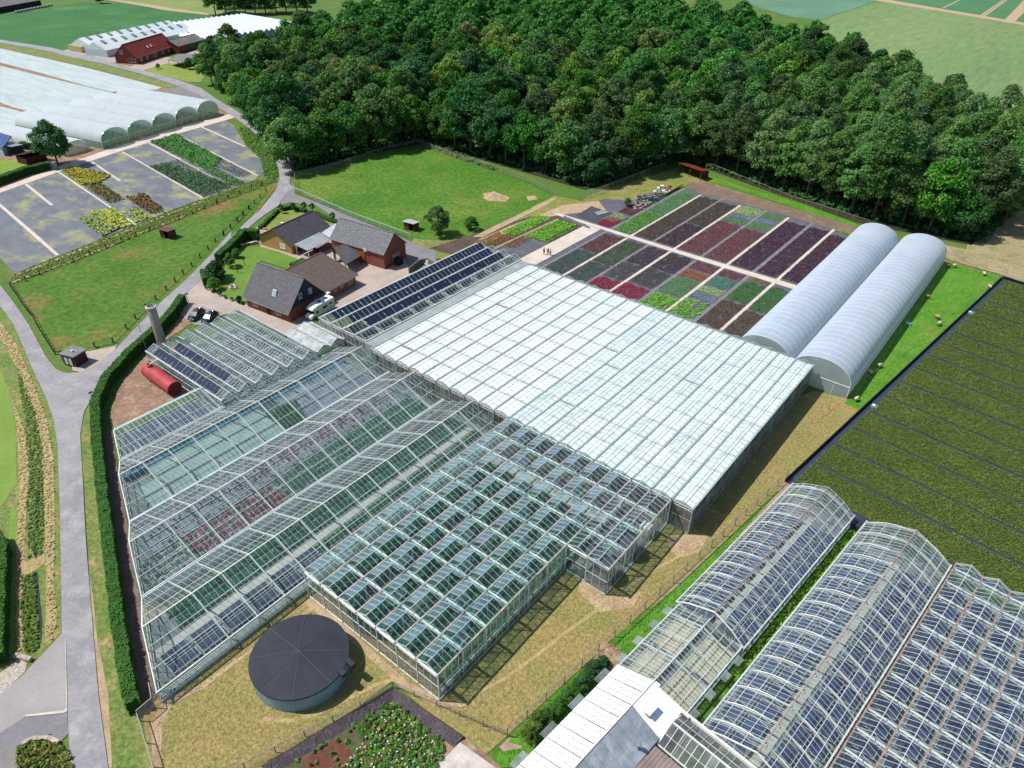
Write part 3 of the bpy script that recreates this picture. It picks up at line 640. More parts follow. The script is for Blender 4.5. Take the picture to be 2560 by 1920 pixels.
# --- large white screened house: 20 bays of 3.2 m
X0, X1, XT, YF, YB = -87.9, -23.9, -55.9, 71.5, 118.3
GH = 4.85
white = venlo('screened_glasshouse', 'very large glasshouse of many low ridges with white shade screens drawn under its roof', (X0, YF, 0), 0, 3.2, 20, YB - YF, GH, 0.5, 4.68, 1.17,
              glass('thin_clear_glass', (0.97, 0.99, 0.99), 0.04, (.95, .97, .97), refl=.5), steel=mat('grey_green_steel', C('a9b8b4', .9), C('8fa09c', .9), 0.4, fine=2, famt=.12, rough=.5), wall=g_grey, gut=0.28, barw=0.03, screen=True, tie=0.14, brace=1)
m_scr = mat('white_shade_screen', C('f4f9f8', 0.97), C('e6efee', 0.97), 0.35, C('d3dfe0', .95), 0.5, (0.55, 0.85), 1.2, 0.03, stretch=(1.4, .5, 1), objrand=.04)
m_scr2 = mat('thin_shade_screen', C('eef5f5', 0.93), C('dae5e7', 0.93), 0.9, C('b8c8cc', .93), 0.8, (0.48, 0.75), 4, 0.1, stretch=(3.5, .6, 1), objrand=.07)
ns = 0
for i in range(20):
    for j in range(10):
        y0_, y1_ = j * 4.68 + (.2 if i < 10 else .16), (j + 1) * 4.68 - (.2 if i < 10 else .16)
        d = 0 if random.random() < .97 else .2; w_ = 0.15
        mb = MB().box(i * 3.2 + w_, y0_, 0, (i + 1) * 3.2 - w_, y1_ - d, 0.02)
        mb.build('shade_screen', m_scr if i < 10 else m_scr2, white, (0, 0, GH - 0.1 + random.uniform(-.04, .02)))
MB().box(0, 0, 0.04, 64, YB - YF, 0.14).build('floor_slab', mat('greenhouse_floor', C('6f7370'), C('585c5a'), .3), white)
# --- four bays with solar panels to the left of it
m_gap = m_steelg
solar = venlo('solar_roof_glasshouse', 'narrow glasshouse with three long solar panel rows on its roof beside the white screened one', (-103.9, 72.8, 0), 0, 3.35, 4, 46.2, GH, 1.0, 4.62, 0.9,
              g_clear, wall=g_grey, gut=.24, barw=.035, posts='all', tie=.12)
m_pv = mat('solar_cell', C('202c48'), C('2a3854'), 2, fine=8, famt=.12, rough=.15, spec=.6, world=False)
_px, _pz = 1.5, -1.5 * 1.0 / 1.675
pv = MB().add([(0, 0, 0), (0, .92, 0), (_px, .92, _pz), (_px, 0, _pz), (0, 0, .05), (0, .92, .05), (_px, .92, _pz + .05), (_px, 0, _pz + .05)],
              [(3, 2, 1, 0), (4, 7, 6, 5), (0, 4, 5, 1), (3, 2, 6, 7), (0, 3, 7, 4), (1, 5, 6, 2)]).mesh('solar_panel', m_pv)
for i in range(3):
    for j in range(39):
        y = 1.6 + i * 1.16 + j * 1.16
        if y < 44.8 - i * .3: link('solar_panel', pv, solar, ((i + .5) * 3.35 + .1, y, GH + 1.0))
MB().box(.2, .2, .03, 13.2, 46, .1).build('floor_slab', mat('dark_floor', C('2f3336'), C('43484b'), .4), solar)
bc = MB()
for k in range(9): bc.bar((10.3, 2 + k * 4.8, 3.2), (13.2, 4 + k * 4.8, 4.8), .12); bc.bar((10.2, 5 + k * 4.8, 4.6), (13.2, 4 + k * 4.8, 3.4), .08)
bc.build('roof_bracing', m_steelw, solar, kind='stuff')
link_strip = MB().box(-90.5, 72.3, 0, -87.95, 118.9, GH - .1)
lk = link_strip.build('valley_roof', mat('grey_sheet', C('aab0b0'), C('989e9e'), .4, fine=2, famt=.1)); tag(lk, 'flat grey link roof between the solar panel glasshouse and the white one', 'roof')
# --- teal cropped house with vents tinted with painted blue sky reflection
YT = 31.4
teal = venlo('vented_glasshouse', 'clear glasshouse of seven ridges with sky-tinted vents over dark green crops, near the round tank', (XT, YT, 0), 0, 3.2, 9, YF - YT - .15, GH, 0.62, 4.0, 0.8,
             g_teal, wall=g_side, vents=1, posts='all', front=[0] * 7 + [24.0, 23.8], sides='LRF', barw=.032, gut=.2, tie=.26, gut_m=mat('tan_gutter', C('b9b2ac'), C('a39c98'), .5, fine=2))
# --- three wide old spans
PR = [(0, 2.0), (6.5, 4.8), (13.0, 2.0)]
EL = lambda x: 12.4 - 0.417 * (x + 57.5)
spans = []
for x0, lab in ((-96.3, 'wide old glass span furthest left of three, pale empty benches and a blue strip inside'), (-83.1, 'wide old glass span in the middle of three, pink flowering plants inside'),
                (-69.8, 'wide old glass span nearest the round tank, green rows and a pale centre path inside')):
    tl = widespan('glass_span', lab, (x0, 0, 0), 0, 13.0, 71.2, PR, 3.9, 0.72, g_old if x0 < -70 else g_clear, skew=-0.417, y0=EL(x0), npur=3, rails=3,
                  truss=.2, ridge_m=m_steelw, barw=.028, offs=(x0 + 96) * .1, bar_m=mat('bar_steel', C('b4bfbf'), C('cdd6d6'), 1, rough=.4))
    spans.append(tl)
s0 = widespan('small_glass_span', 'narrow low glasshouse with dark grey benches beside the soil yard', (-104.6, 0, 0), 0, 7.8, 46.4, [(0, 1.9), (2.6, 3.4), (7.8, 1.9)], 4.5, .75, g_old, skew=-0.417, y0=EL(-104.6), npur=3, truss=.1, offs=1)
# --- block of small bays at the left with ridges the other way
lb = venlo('small_bay_glasshouse', 'old glasshouse of six narrow bays with two rows of solar panels by the chimney', (-120.3, 66.1, 0), R(-90), 3.3, 6, 23.6, 3.2, 0.85, 3.9, .75, g_clear, posts='all', barw=.035, gut=.2, tie=.12, brace=1)
pvs = MB().add([(0, 0, 0), (0, .82, 0), (1.3, .82, -.67), (1.3, 0, -.67), (0, 0, .05), (0, .82, .05), (1.3, .82, -.62), (1.3, 0, -.62)],
               [(3, 2, 1, 0), (4, 5, 6, 7), (0, 1, 5, 4), (3, 7, 6, 2), (0, 4, 7, 3), (1, 2, 6, 5)]).mesh('solar_panel', m_pv)
for i, ns_, ofs in ((5, 17, 2.2), (4, 14, 3.4)):
    for j in range(ns_): link('solar_panel', pvs, lb, ((i + .5) * 3.3 + .12, ofs + j * 1.15, 3.2 + .88))
pl = venlo('twin_film_house', 'two small white roofed bays wedged between the camper and the old glasshouse', (-106.6, 72.6, 0), R(-90), 3.1, 2, 9.6, 2.8, .85, 3.2, 1.6,
           glass('white_polycarbonate', (.85, .88, .9), .72, (.9, .93, .95), 1.0, .2), barw=.04, gut=.3, tie=.08)
# --- houses in the lower right corner, turned six degrees
A6 = R(-6.0)
def RG(q, p): return (q * math.cos(A6) - p * math.sin(A6), q * math.sin(A6) + p * math.cos(A6))
r1 = widespan('bench_glasshouse', 'arched old glasshouse over blue benches between the green strip and a bigger one', (*RG(-25.1, 56.2), 0), A6, 9.3, 30.5, [(0, 2.0), (1.6, 3.1), (4.9, 4.5), (7.4, 3.4), (9.3, 2.0)], 2.55, .62,
              g_old, npur=2, truss=.12, arch=True, gw=.07, ridge_m=m_rust, barw=.024)
r2 = widespan('wide_bench_glasshouse', 'wide arched glasshouse over blue benches with a pale centre aisle', (*RG(-14.1, 44.3), 0), A6, 11.1, 42.3, [(0, 2.2), (2.4, 3.5), (5.9, 4.9), (9.0, 3.5), (11.1, 2.2)], 2.7, .62,
              g_old, npur=2, truss=.125, arch=True, gw=.08, ridge_m=m_rust, barw=.024)
r3 = venlo('many_bay_glasshouse', 'glasshouse of small ridges over blue benches at the right edge', (*RG(-2.6, 28), 0), A6, 3.15, 7, 58, 3.4, .85, 3.0, .75, g_clear, barw=.035, gut=.16, tie=.24, gut_m=m_rust, panes=300, posts='all', sides='LB')
tanh = widespan('whitewashed_end_house', 'glasshouse with pale sandy benches and open side flaps behind the white roof', (*RG(-24.7, 43.95), 0), A6, 8.6, 12.1, [(0, 1.9), (4.3, 3.3), (8.6, 1.9)], 2.9, .55,
                g_old, npur=4, truss=.12, barw=.028, sides='LRB')
fl_ = MB().box(0, -.5, 0, .9, .5, .03).mesh('side_flap', glass('flap_glass', (.7, .78, .75), .35, (.75, .8, .78)))
for y in (1.4, 4.6, 7.8, 10.6):
    for x, s in ((8.7, 1), (-.1, -1)):
        o = link('side_flap', fl_, tanh, (x, y, 1.75), sc_=(s, 1.3, 1)); o.rotation_euler = (0, R(12 * s), 0)
# ------------------------------------------------------------------ what stands and grows inside the glasshouses
def leafm(n, c1, c2, s=.4, isl=.25, **k): return mat(n, C(c1), C(c2), s, famt=0, island=isl, rough=.65, spec=.25, **k)
l_dark = leafm('dark_crop_leaf', '36785a', '3f8258'); l_green = leafm('green_crop_leaf', '4c8c48', '3f7c4c')
l_yel = leafm('yellow_flower_leaf', '8a9a3c', '5d7f3c', 1.5); l_pink = leafm('pink_flower', 'd47a90', 'b83a56', 1.2, .35); l_rose = leafm('pale_pink_flower', 'e9a9b6', 'c87f90', .8, .3)
m_bench = mat('grey_bench', C('939ba4'), C('6f7a86'), .5, fine=3, famt=.15); m_benchp = mat('pale_green_bench', C('a3b8b0'), C('8fa69f'), .5, fine=3, famt=.12)
m_tray = mat('blue_tray', C('3a4d70'), C('4a6084'), .8, C('30405e'), 1.2, (.5, .7), 5, .12, rough=.5); m_trayd = mat('dark_blue_tray', C('2f3d60'), C('3a4a6e'), .8, fine=5, famt=.15, rough=.5)
m_floor = mat('grey_house_floor', C('8a908e'), C('727a7a'), .25, C('a0a49c'), .5, (.5, .7), 2, .18)
m_aisle = mat('concrete_aisle', C('cfcac2'), C('bdb6ac'), .5, fine=3, famt=.1)
def bench(w, l, m, h=.75, lip=.06, name='bench', label=None, group=None, fr=m_steel):
    t = thing(name, label, 'bench', (0, 0, 0), 0, group)
    MB().box(-w / 2, -l / 2, h - .08, w / 2, l / 2, h).build('table_top', m, t)
    f = MB().box(-w / 2, -l / 2, h, -w / 2 + lip, l / 2, h + .07).box(w / 2 - lip, -l / 2, h, w / 2, l / 2, h + .07).box(-w / 2 + lip, -l / 2, h, w / 2 - lip, -l / 2 + lip, h + .07).box(-w / 2 + lip, l / 2 - lip, h, w / 2 - lip, l / 2, h + .07)
    f.build('rim', fr, t)
    g = MB()
    for x in (-w * .35, w * .35):
        for y in (-l * .4, l * .4): g.bar((x, y, 0.05), (x, y, h - .08), .06)
    g.build('leg', fr, t)
    return t
NUM = ['zero', 'one', 'two', 'three', 'four', 'five', 'six', 'seven', 'eight', 'nine', 'ten', 'eleven', 'twelve', 'thirteen', 'fourteen', 'fifteen', 'sixteen', 'seventeen', 'eighteen']
# floors
def fpoly(x0, x1, y1, f=lambda x: EL(x)): return [(x0, f(x0) + .25), (x1, f(x1) + .25), (x1, y1), (x0, y1)]
for i, (a, b) in enumerate(((-96.2, -83.4), (-83.0, -70.2), (-69.7, -57.0))): patch('house_floor', m_floor, fpoly(a, b, 71), 7)
patch('house_floor', m_floor, fpoly(-104.4, -96.9, 46.2), 7)
patch('house_floor', mat('earth_house_floor', C('7a7260'), C('5f6a58'), .3, fine=2), [(-55.8, 31.6), (-33.6, 31.6), (-33.6, 71), (-55.8, 71)], 8)
patch('house_floor', m_floor, [(-33.4, 55.6), (-27.3, 55.4), (-27.3, 71), (-33.4, 71)], 8)
patch('house_floor', m_floor, [(-120, 46.5), (-97, 46.5), (-97, 66), (-120, 66)], 8)
patch('house_floor', mat('pale_gravel_floor', C('9b9590'), C('7d7a7a'), .6, fine=4, famt=.2), [RG(-25, 56.4), RG(-15.9, 56.4), RG(-15.9, 86.5), RG(-25, 86.5)], 9)
patch('house_floor', mat('pale_gravel_floor', C('9b9590')), [RG(-14, 44.5), RG(-3.1, 44.5), RG(-3.1, 86.4), RG(-14, 86.4)], 9)
patch('house_floor', mat('pale_gravel_floor', C('9b9590')), [RG(-2.5, 28.2), RG(19, 28.2), RG(19, 85.8), RG(-2.5, 85.8)], 9)
patch('house_floor', m_floor, [RG(-24.6, 44.1), RG(-16.2, 44.1), RG(-16.2, 56), RG(-24.6, 56)], 9)
patch('house_aisle', m_aisle, [RG(-9.1, 44.5), RG(-7.9, 44.5), RG(-7.9, 84), RG(-9.1, 84)], 10.5)
patch('house_aisle', m_aisle, [RG(-20.7, 56.5), RG(-20.1, 56.5), RG(-20.1, 84), RG(-20.7, 84)], 10.5)
BL = dict(B1='pale green bench, row %s from hedge end, column %s, left glass span', B2='grey bench, row %s of the far grey ones, column %s, left old glass span',
          B3='slate bench, row %s from hedge end, place %s, span nearest round tank', B4='slate blue bench, row %s from hedge end, place %s, narrow house by soil')
BN = dict(B1=3, B3=2, B4=4)
# span 1: pale green benches in front, grey ones behind, a blue strip under the ridge
B1 = bench(2.7, 3.6, m_benchp, name='bench', label='pale green empty bench in the left old glass span', group='pale benches in the left glass span')
k = 0
for y in np.arange(29, 52, 3.8):
    for x in (-91.9, -88.9, -85.9):
        if y - 2 > EL(x) + .6:
            lb_ = BL['B1'] % (NUM[int(k // BN['B1']) + 1], NUM[int(k % BN['B1']) + 1])
            if k == 0: B1.location = (x, y, 0); B1['label'] = lb_
            else: dup(B1, (x, y, 0), 0, lb_)
            k += 1
B2 = bench(2.7, 3.6, m_bench, name='bench', label='grey bench at the far end of the left old glass span', group='grey benches in the left glass span'); k = 0
for y in np.arange(52, 69, 3.8):
    for x in (-91.9, -88.9, -85.9):
        lb_ = BL['B2'] % (NUM[k // 3 + 1], NUM[k % 3 + 1])
        if k == 0: B2.location = (x, y, 0); B2['label'] = lb_
        else: dup(B2, (x, y, 0), 0, lb_)
        k += 1
o = MB().box(-93.9, 27.5, .9, -93.4, 70, 1.0).box(-93.7, 27.5, 0, -93.6, 70, .9).build('irrigation_strip', mat('blue_strip', C('4a82ae'), C('5d93b8'), .4, fine=2, famt=.15)); tag(o, 'long narrow blue strip table inside the left old glass span', 'bench')
crop('dark_plants', 'row of dark green plants along the low side of the left old glass span', 'plants', [(-84.3, 25), (-83.5, 25), (-83.5, 68), (-84.3, 68)], .3, .22, .45, l_green, z=.1)
crop('dark_plants', 'patch of dark green plants among grey benches in the left old glass span', 'plants', [(-90.4, 50), (-85, 50), (-85, 54), (-90.4, 56)], .3, .22, .5, l_green, z=.8)
crop('dark_plants', 'dark green plants in rows on the low left side of the left old glass span', 'plants', [(-96, 34), (-94.4, 34), (-94.4, 69), (-96, 69)], .34, .22, .4, l_dark, z=.15)
# span 2: long bench rows with dark green, pink and red plants
rows2 = [-82.0, -80.4, -78.8, -77.2, -75.6, -74.2, -72.8, -71.4]
for n_, x in enumerate(rows2):
    t = thing('long_bench', ['first', 'second', 'third', 'fourth', 'fifth', 'sixth', 'seventh', 'eighth'][n_] + ' long bench from the left in the middle old glass span', 'bench', (x, 0, 0), 0, 'long benches in the middle glass span')
    y0_ = EL(x) + 1
    MB().box(-.55, y0_, .55, .55, 70, .62).build('table_top', m_bench if n_ < 4 else m_benchp, t); MB().box(-.6, y0_, .56, -.55, 70, .66).box(.55, y0_, .56, .6, 70, .66).build('rim', m_steelw, t)
    g = MB()
    for y in np.arange(y0_ + .5, 70, 4): g.bar((-.4, y, .05), (-.4, y, .55), .06); g.bar((.4, y, .05), (.4, y, .55), .06)
    g.build('leg', m_steel, t)
for n_, x in enumerate(rows2[4:]): crop('bench_plants', 'dark green plants on the far half of a long bench, row %s from the right' % ['four', 'three', 'two', 'one'][n_], 'plants', [(x - .5, 41), (x + .5, 41), (x + .5, 69), (x - .5, 69)], .25, .24, .3, l_dark, z=.62)
for n_, x in enumerate(rows2[4:]):
    crop('flowering_plants', 'pink flowering plants on the middle of a long bench, row %s from the right' % ['four', 'three', 'two', 'one'][n_], 'plants', [(x - .5, 26.5), (x + .5, 26.5), (x + .5, 40.5), (x - .5, 40.5)], .32, .24, .35, l_pink, z=.66, keep=.7, nl=5, jit=.3)
    crop('bench_plants', 'mixed green and pink plants near the hedge end of a long bench, row %s from the right' % ['four', 'three', 'two', 'one'][n_], 'plants', [(x - .5, 19), (x + .5, 19), (x + .5, 41), (x - .5, 41)], .3, .2, .3, l_dark, z=.62, keep=.75)
    crop('flowering_plants', 'scattered pink blooms near the hedge end of a long bench, row %s from the right' % ['four', 'three', 'two', 'one'][n_], 'plants', [(x - .5, 19), (x + .5, 19), (x + .5, 26), (x - .5, 26)], .34, .17, .35, l_rose, z=.66, keep=.35, nl=4, jit=.25)
crop('flowering_plants', 'line of red flowers on a bench in the middle old glass span', 'plants', [(-79.2, 38), (-78.5, 38), (-78.5, 68), (-79.2, 68)], .4, .2, .35, leafm('red_flower', 'd8323c', 'e0606c', 1), z=.66, keep=.55, nl=4, jit=.3)
crop('flowering_plants', 'pale pink flowers along the left side of the middle old glass span', 'plants', [(-82.3, 42), (-80, 42), (-80, 66), (-82.3, 66)], .5, .2, .35, l_rose, z=.66, keep=.6, nl=4, jit=.3)
for n_, x in enumerate(rows2[:4]): crop('sparse_plants', 'sparse dark pot plants on a grey long bench, row %s from the left' % ['one', 'two', 'three', 'four'][n_], 'plants', [(x - .5, 24), (x + .5, 24), (x + .5, 66), (x - .5, 66)], .42, .19, .3, leafm('bronze_leaf', '4c4a42', '5e6a4a', 1), z=.62, keep=.4, jit=.3)
# span 3
patch('house_aisle', m_aisle, fpoly(-63.35, -62.25, 70), 10)
for n_, (a, b, c_) in enumerate(((-69.3, -68.4, .7), (-67.9, -66.1, .7), (-65.6, -63.9, .7))):
    crop('crop_row', 'dense dark green crop, strip %s left of the pale centre path' % ['three', 'two', 'one'][n_], 'plants', [(a, 19), (b, 18.5), (b, 70), (a, 70)], .25, .25, .38, l_dark if n_ else l_green, z=.1)
crop('crop_row', 'patch of yellow flowering plants beside the pale centre path', 'plants', [(-65.6, 33), (-63.9, 33), (-63.9, 42), (-65.6, 42)], .3, .12, .5, l_yel, z=.15, keep=.5, nl=4)
for n_, (a, b) in enumerate(((-61.8, -60.4), (-60.0, -58.6), (-58.3, -57.2))):
    crop('crop_row', 'dense dark green crop, strip %s right of the pale centre path' % ['one', 'two', 'three'][n_], 'plants', [(a, 37), (b, 37), (b, 70), (a, 70)], .25, .25, .38, l_dark, z=.1)
B3 = bench(1.5, 3.4, mat('slate_bench', C('4f5a6c'), C('3d4557'), .8, fine=4), h=.4, name='bench', label='slate grey bench right of the pale path near the round tank', group='slate benches in the glass span near the tank'); k = 0
for y in np.arange(16.5, 36, 3.7):
    for x in (-61.2, -59.4):
        if y - 1.8 > EL(x) + .4:
            lb_ = BL['B3'] % (NUM[int(k // BN['B3']) + 1], NUM[int(k % BN['B3']) + 1])
            if k == 0: B3.location = (x, y, 0); B3['label'] = lb_
            else: dup(B3, (x, y, 0), 0, lb_)
            k += 1
crop('pot_plants', 'few orange and green pot plants by the near end of the glass span', 'plants', [(-58.6, 13.6), (-57.3, 13.2), (-57.3, 17), (-58.6, 17)], .4, .22, .4, leafm('orange_green', 'b07838', '5d7f3c', 3, .4), z=.3, keep=.7)
# small span: dark benches
B4 = bench(1.5, 2.4, mat('slate_blue_bench', C('5e6d84'), C('4b586e'), .8, fine=4), h=.5, name='bench', label='slate blue bench in the narrow glasshouse by the soil yard', group='slate blue benches in the narrow glasshouse'); k = 0
for y in np.arange(33.5, 45, 2.6):
    for x in (-103.2, -101.3, -99.4, -97.9):
        if y - 1.3 > EL(x) + .3:
            lb_ = BL['B4'] % (NUM[int(k // BN['B4']) + 1], NUM[int(k % BN['B4']) + 1])
            if k == 0: B4.location = (x, y, 0); B4['label'] = lb_
            else: dup(B4, (x, y, 0), 0, lb_)
            k += 1
# vented house: dense crop in beds, white pipes along the wall
for i in range(7):
    x = XT + i * 3.2
    crop('crop_bed', 'dark green crop bed under ridge %s from the left of the vented house' % ['one', 'two', 'three', 'four', 'five', 'six', 'seven'][i], 'plants', [(x + .25, 32.4), (x + 3.0, 32.4), (x + 3.0, 64.5 if i < 5 else 61), (x + .25, 64.5)], .3, .26, .6, leafm('teal_leaf', '428a66', '529665', .25, .3), z=.5 if i < 6 else .6,
         gaps=(lambda P: (np.sin(P[:, 0] * 1.3) + np.sin(P[:, 1] * .45 + P[:, 0]) > -1.1)) if i in (1, 2, 3) else None)
tag(MB().box(XT + .1, 65.6, .1, XT + 22, 67.0, .2).build('inner_path', m_aisle), 'pale concrete path crossing the far end of the vented house', 'path')
tag(MB().box(XT + .1, 67.3, .1, XT + 28, 71, .14).build('screen_fabric', mat('grey_brown_floor', C('7d7674'), C('6b6664'), .5, fine=3)), 'grey brown bare floor between the crop and the white screens', 'floor covering')
pp = MB()
for x in (XT + .25, -33.8):
    for z in (.6, .9, 1.2): pp.tube((x, 32, z), (x, 70, z), .06, n=6)
tag(pp.build('heating_pipes', m_steelw, kind='stuff'), 'white heating pipes low along both walls of the vented house', 'pipes')
# store tanks and machines in the two bays at its right end
tmat = mat('tank_sheet', C('9ba5ac'), C('8a949c'), .5, fine=2, famt=.08, rough=.35, metal=.4, world=False); tdk = mat('tank_cover', C('4f5259'), C('5e6168'), 1, world=False, fine=2)
for n_, (x, y, r, h, lab) in enumerate(((-29.0, 57.4, 1.45, 2.9, 'round grey water tank just inside the end gable of the corner bay'), (-29.0, 62.6, 1.6, 2.9, 'round grey water tank with dark lid in the middle of the corner bay'), (-31.6, 59.6, 1.2, 1.2, 'low round grey tank lid in the bay beside the vented crop'))):
    t = thing('water_tank', lab, 'tank', (x, y, .1))
    MB().lathe([(r, 0), (r, h), (r - .05, h)], 28).build('tank_wall', tmat, t, smooth=True); MB().lathe([(r + .06, h - .1), (r + .06, h + .03), (0.01, h + .25)], 28).build('lid', tdk, t)
t = thing('mixing_unit', 'white box machine near the far right end of the corner bay', 'machine', (-28.4, 67.6, .1)); MB().box(-.7, -.9, .5, .7, .9, 1.9).build('cabinet', m_steelw, t); MB().box(-.6, -.8, 0, .6, .8, .5).build('base', m_steelg, t)
t = thing('fertiliser_unit', 'green tub machine with grey pumps at the far end of the bay', 'machine', (-31.2, 66, .1)); MB().lathe([(.7, 0), (.75, 1.2), (.6, 1.3), (.01, 1.35)], 14).build('tub', mat('green_plastic', C('1f7d6c'), rough=.4, famt=.05), t)
MB().box(.9, -.8, 0, 1.7, .9, .9).box(-1, .9, 0, .2, 2.1, 1.1).build('pump', m_steelg, t)
for n_ in range(4):
    t = thing('pipe_barrel', 'rusty pale barrel, %s from the left behind the glass at the white house corner' % ['first', 'second', 'third', 'fourth'][n_], 'barrel', (-26.9 + n_ * .75, 72.3, .1), 0, 'barrels behind the corner glass'); MB().lathe([(.25, 0), (.27, 1.4), (.2, 1.6), (.01, 1.65)], 12).build('drum', mat('barrel_rust', C('a08a72'), C('6f5a48'), 2), t); MB().tube((0, 0, 1.6), (0, .4, 2.1), .07, n=8).build('pipe', m_steelg, t)
# blue benches on the right
BB = bench(1.75, 1.95, m_tray, name='blue_bench', label='blue tray bench in the arched glasshouse beside the green strip', group='blue benches in the narrow arched glasshouse')
BC = bench(1.75, 1.95, m_trayd, name='blue_bench', label='dark blue tray bench in the arched glasshouse beside the green strip', group='dark blue benches in the narrow arched glasshouse')
def place(B, q, p, first, lab=None):
    x, y = RG(q, p)
    if first:
        B.location = (x, y, 0); B.rotation_euler = (0, 0, A6)
        if lab: B['label'] = lab
        return B
    return dup(B, (x, y, 0), A6, lab)
k = [0, 0]
for r_, p in enumerate(np.arange(58.0, 83, 2.55)):
    for c_, (q, w) in enumerate(((-23.9, 0), (-21.9, 0), (-19.0, 1), (-17.0, 1))):
        B = (BB, BC)[w]; place(B, q, p, k[w] == 0, '%s bench, row %s from sandy end, column %s from fence, narrow arched house' % (('blue', 'dark blue')[w], NUM[r_ + 1], NUM[c_ + 1])); k[w] += 1
BD = bench(2.1, 2.2, m_tray, name='blue_bench', label='blue tray bench in the wide arched glasshouse with the pale aisle', group='blue benches in the wide arched glasshouse')
BE = bench(1.9, 2.2, m_trayd, name='blue_bench', label='dark blue tray bench right of the pale aisle in the wide arched glasshouse', group='dark blue benches in the wide arched glasshouse')
k = [0, 0]
for r_, p in enumerate(np.arange(46.5, 84, 2.7)):
    for c_, (q, w) in enumerate(((-12.8, 0), (-10.4, 0), (-6.6, 1), (-4.4, 1))):
        B = (BD, BE)[w]; place(B, q, p, k[w] == 0, '%s bench, row %s from near end, column %s from left, wide arched house' % (('blue', 'dark blue')[w], NUM[r_ + 1], NUM[c_ + 1])); k[w] += 1
BF = bench(2.3, 2.5, mat('slate_navy_tray', C('3a4566'), C('4c4f70'), .7, C('333f60'), 1, (.5, .7), 5, .15, rough=.5), name='blue_bench', label='navy tray bench in the many ridged glasshouse at the right edge', group='navy benches in the many ridged glasshouse'); k = 0
for r_, p in enumerate(np.arange(44, 84, 3.0)[::-1]):
    for i in range(7):
        q = -1.05 + i * 3.15
        x, y = RG(q, p)
        if x > 20 and y < 72: continue
        place(BF, q, p, k == 0, 'navy bench, row %s from far gables, ridge %s from left, right edge house' % (NUM[r_ + 1], NUM[i + 1])); k += 1
# sandy benches in the end house
BG = bench(3.4, 5.4, mat('sandy_tray', C('d9c9ac'), C('c4b08c'), .8, C('e4dccb'), 1.5, (.5, .7), 4, .12), name='sand_bench', label='wide pale sand bench left of the grey aisle in the end house', group='sand benches in the end house')
for n_, (q, p) in enumerate(((-22.7, 47.0), (-22.7, 53.0), (-18.2, 47.0), (-18.2, 53.0))):
    o = place(BG, q, p, n_ == 0); o['label'] = ['near left', 'far left', 'near right', 'far right'][n_] + ' sandy bench in the end house behind the white roof'
# plants and grey tables in the block with the chimney
for n_ in range(6):
    y = 64.4 - n_ * 3.3
    if n_ < 4:
        crop('potted_rows', 'grey green potted plants under ridge %s from the farmhouse side' % ['one', 'two', 'three', 'four'][n_], 'plants', [(-117, y - 1.1), (-99, y - 1.1), (-99, y + 1.1), (-117, y + 1.1)], .42, .2, .35, leafm('grey_green_leaf', '5f7464', '4c6350', 1), z=.6, keep=.8)
    t = thing('long_table', 'long pale table under ridge %s from the farmhouse side' % ['one', 'two', 'three', 'four', 'five', 'six'][n_], 'bench', (-108.5, y, 0), 0, 'long tables in the chimney block')
    MB().box(-9.5, -1.2, .5, 10, 1.2, .58).build('table_top', mat('pale_table', C('a5abaa'), C('8c9492'), 1, fine=3), t)
    g = MB()
    for x in np.arange(-9, 10, 3): g.bar((x, -.9, .05), (x, -.9, .5), .08); g.bar((x, .9, .05), (x, .9, .5), .08)
    g.build('leg', m_steel, t)
# ------------------------------------------------------------------ container and bedding fields
def blk(x0, y0, x1, y1): return [(x0, y0), (x1, y0), (x1, y1), (x0, y1)]
L_ = dict(dgreen=('1f6b3c', '2b7a46'), lgreen=('77a862', '5f9a5a'), bgreen=('4c8f2a', '6aa838'), brown=('6b3a34', '7c4238'), olive=('544a36', '62543c'), dkpur=('46343c', '523a42'), purp=('5c3348', '4c2a40'),
          red=('7c4248', '8d5254'), crim=('9a1c40', 'b02850'), teal=('4f8f7c', '6fa58c'), blue=('7f93a8', '93a8b4'), pale=('a3c47c', 'b8d08c'), orange=('b5734a', 'a8663f'), lime=('62a81c', '7cc02c'), dteal=('3f5a50', '4a6558'),
          dolive=('3f5a2c', '4c6a34'), greyd=('4f504c', '5a5c56'), rust=('a8703c', '8a7a34'), brn2=('75624c', '5c5444'), grn2=('3d7a2c', '4c8a3a'))
SEEN = {}
def bed(col, x0, y0, x1, y1, lab, dx=.29, r=.16, h=.3, keep=1., nl=5, jit=.13, off=0.0, ragged=0.35):
    m = leafm('leaf_' + col, *L_[col], isl=.22)
    x0 += .05; x1 -= .05
    def edge(P): return (P[:, 1] < y1 - ragged * (1 + np.sin(P[:, 0] * 2.1)) - .1) & (P[:, 1] > y0 + .05) & (np.sin(P[:, 0] * 1.9 + y0) * np.sin(P[:, 1] * .8 + x0) + RNG.normal(0, .12, len(P)) < .93)
    o = crop('potted_plants', lab, 'plants', blk(x0, y0, x1, y1), dx, r, h, m, keep=keep, nl=nl, jit=jit, z=.08, off=off, gaps=edge if ragged else None)
    return o
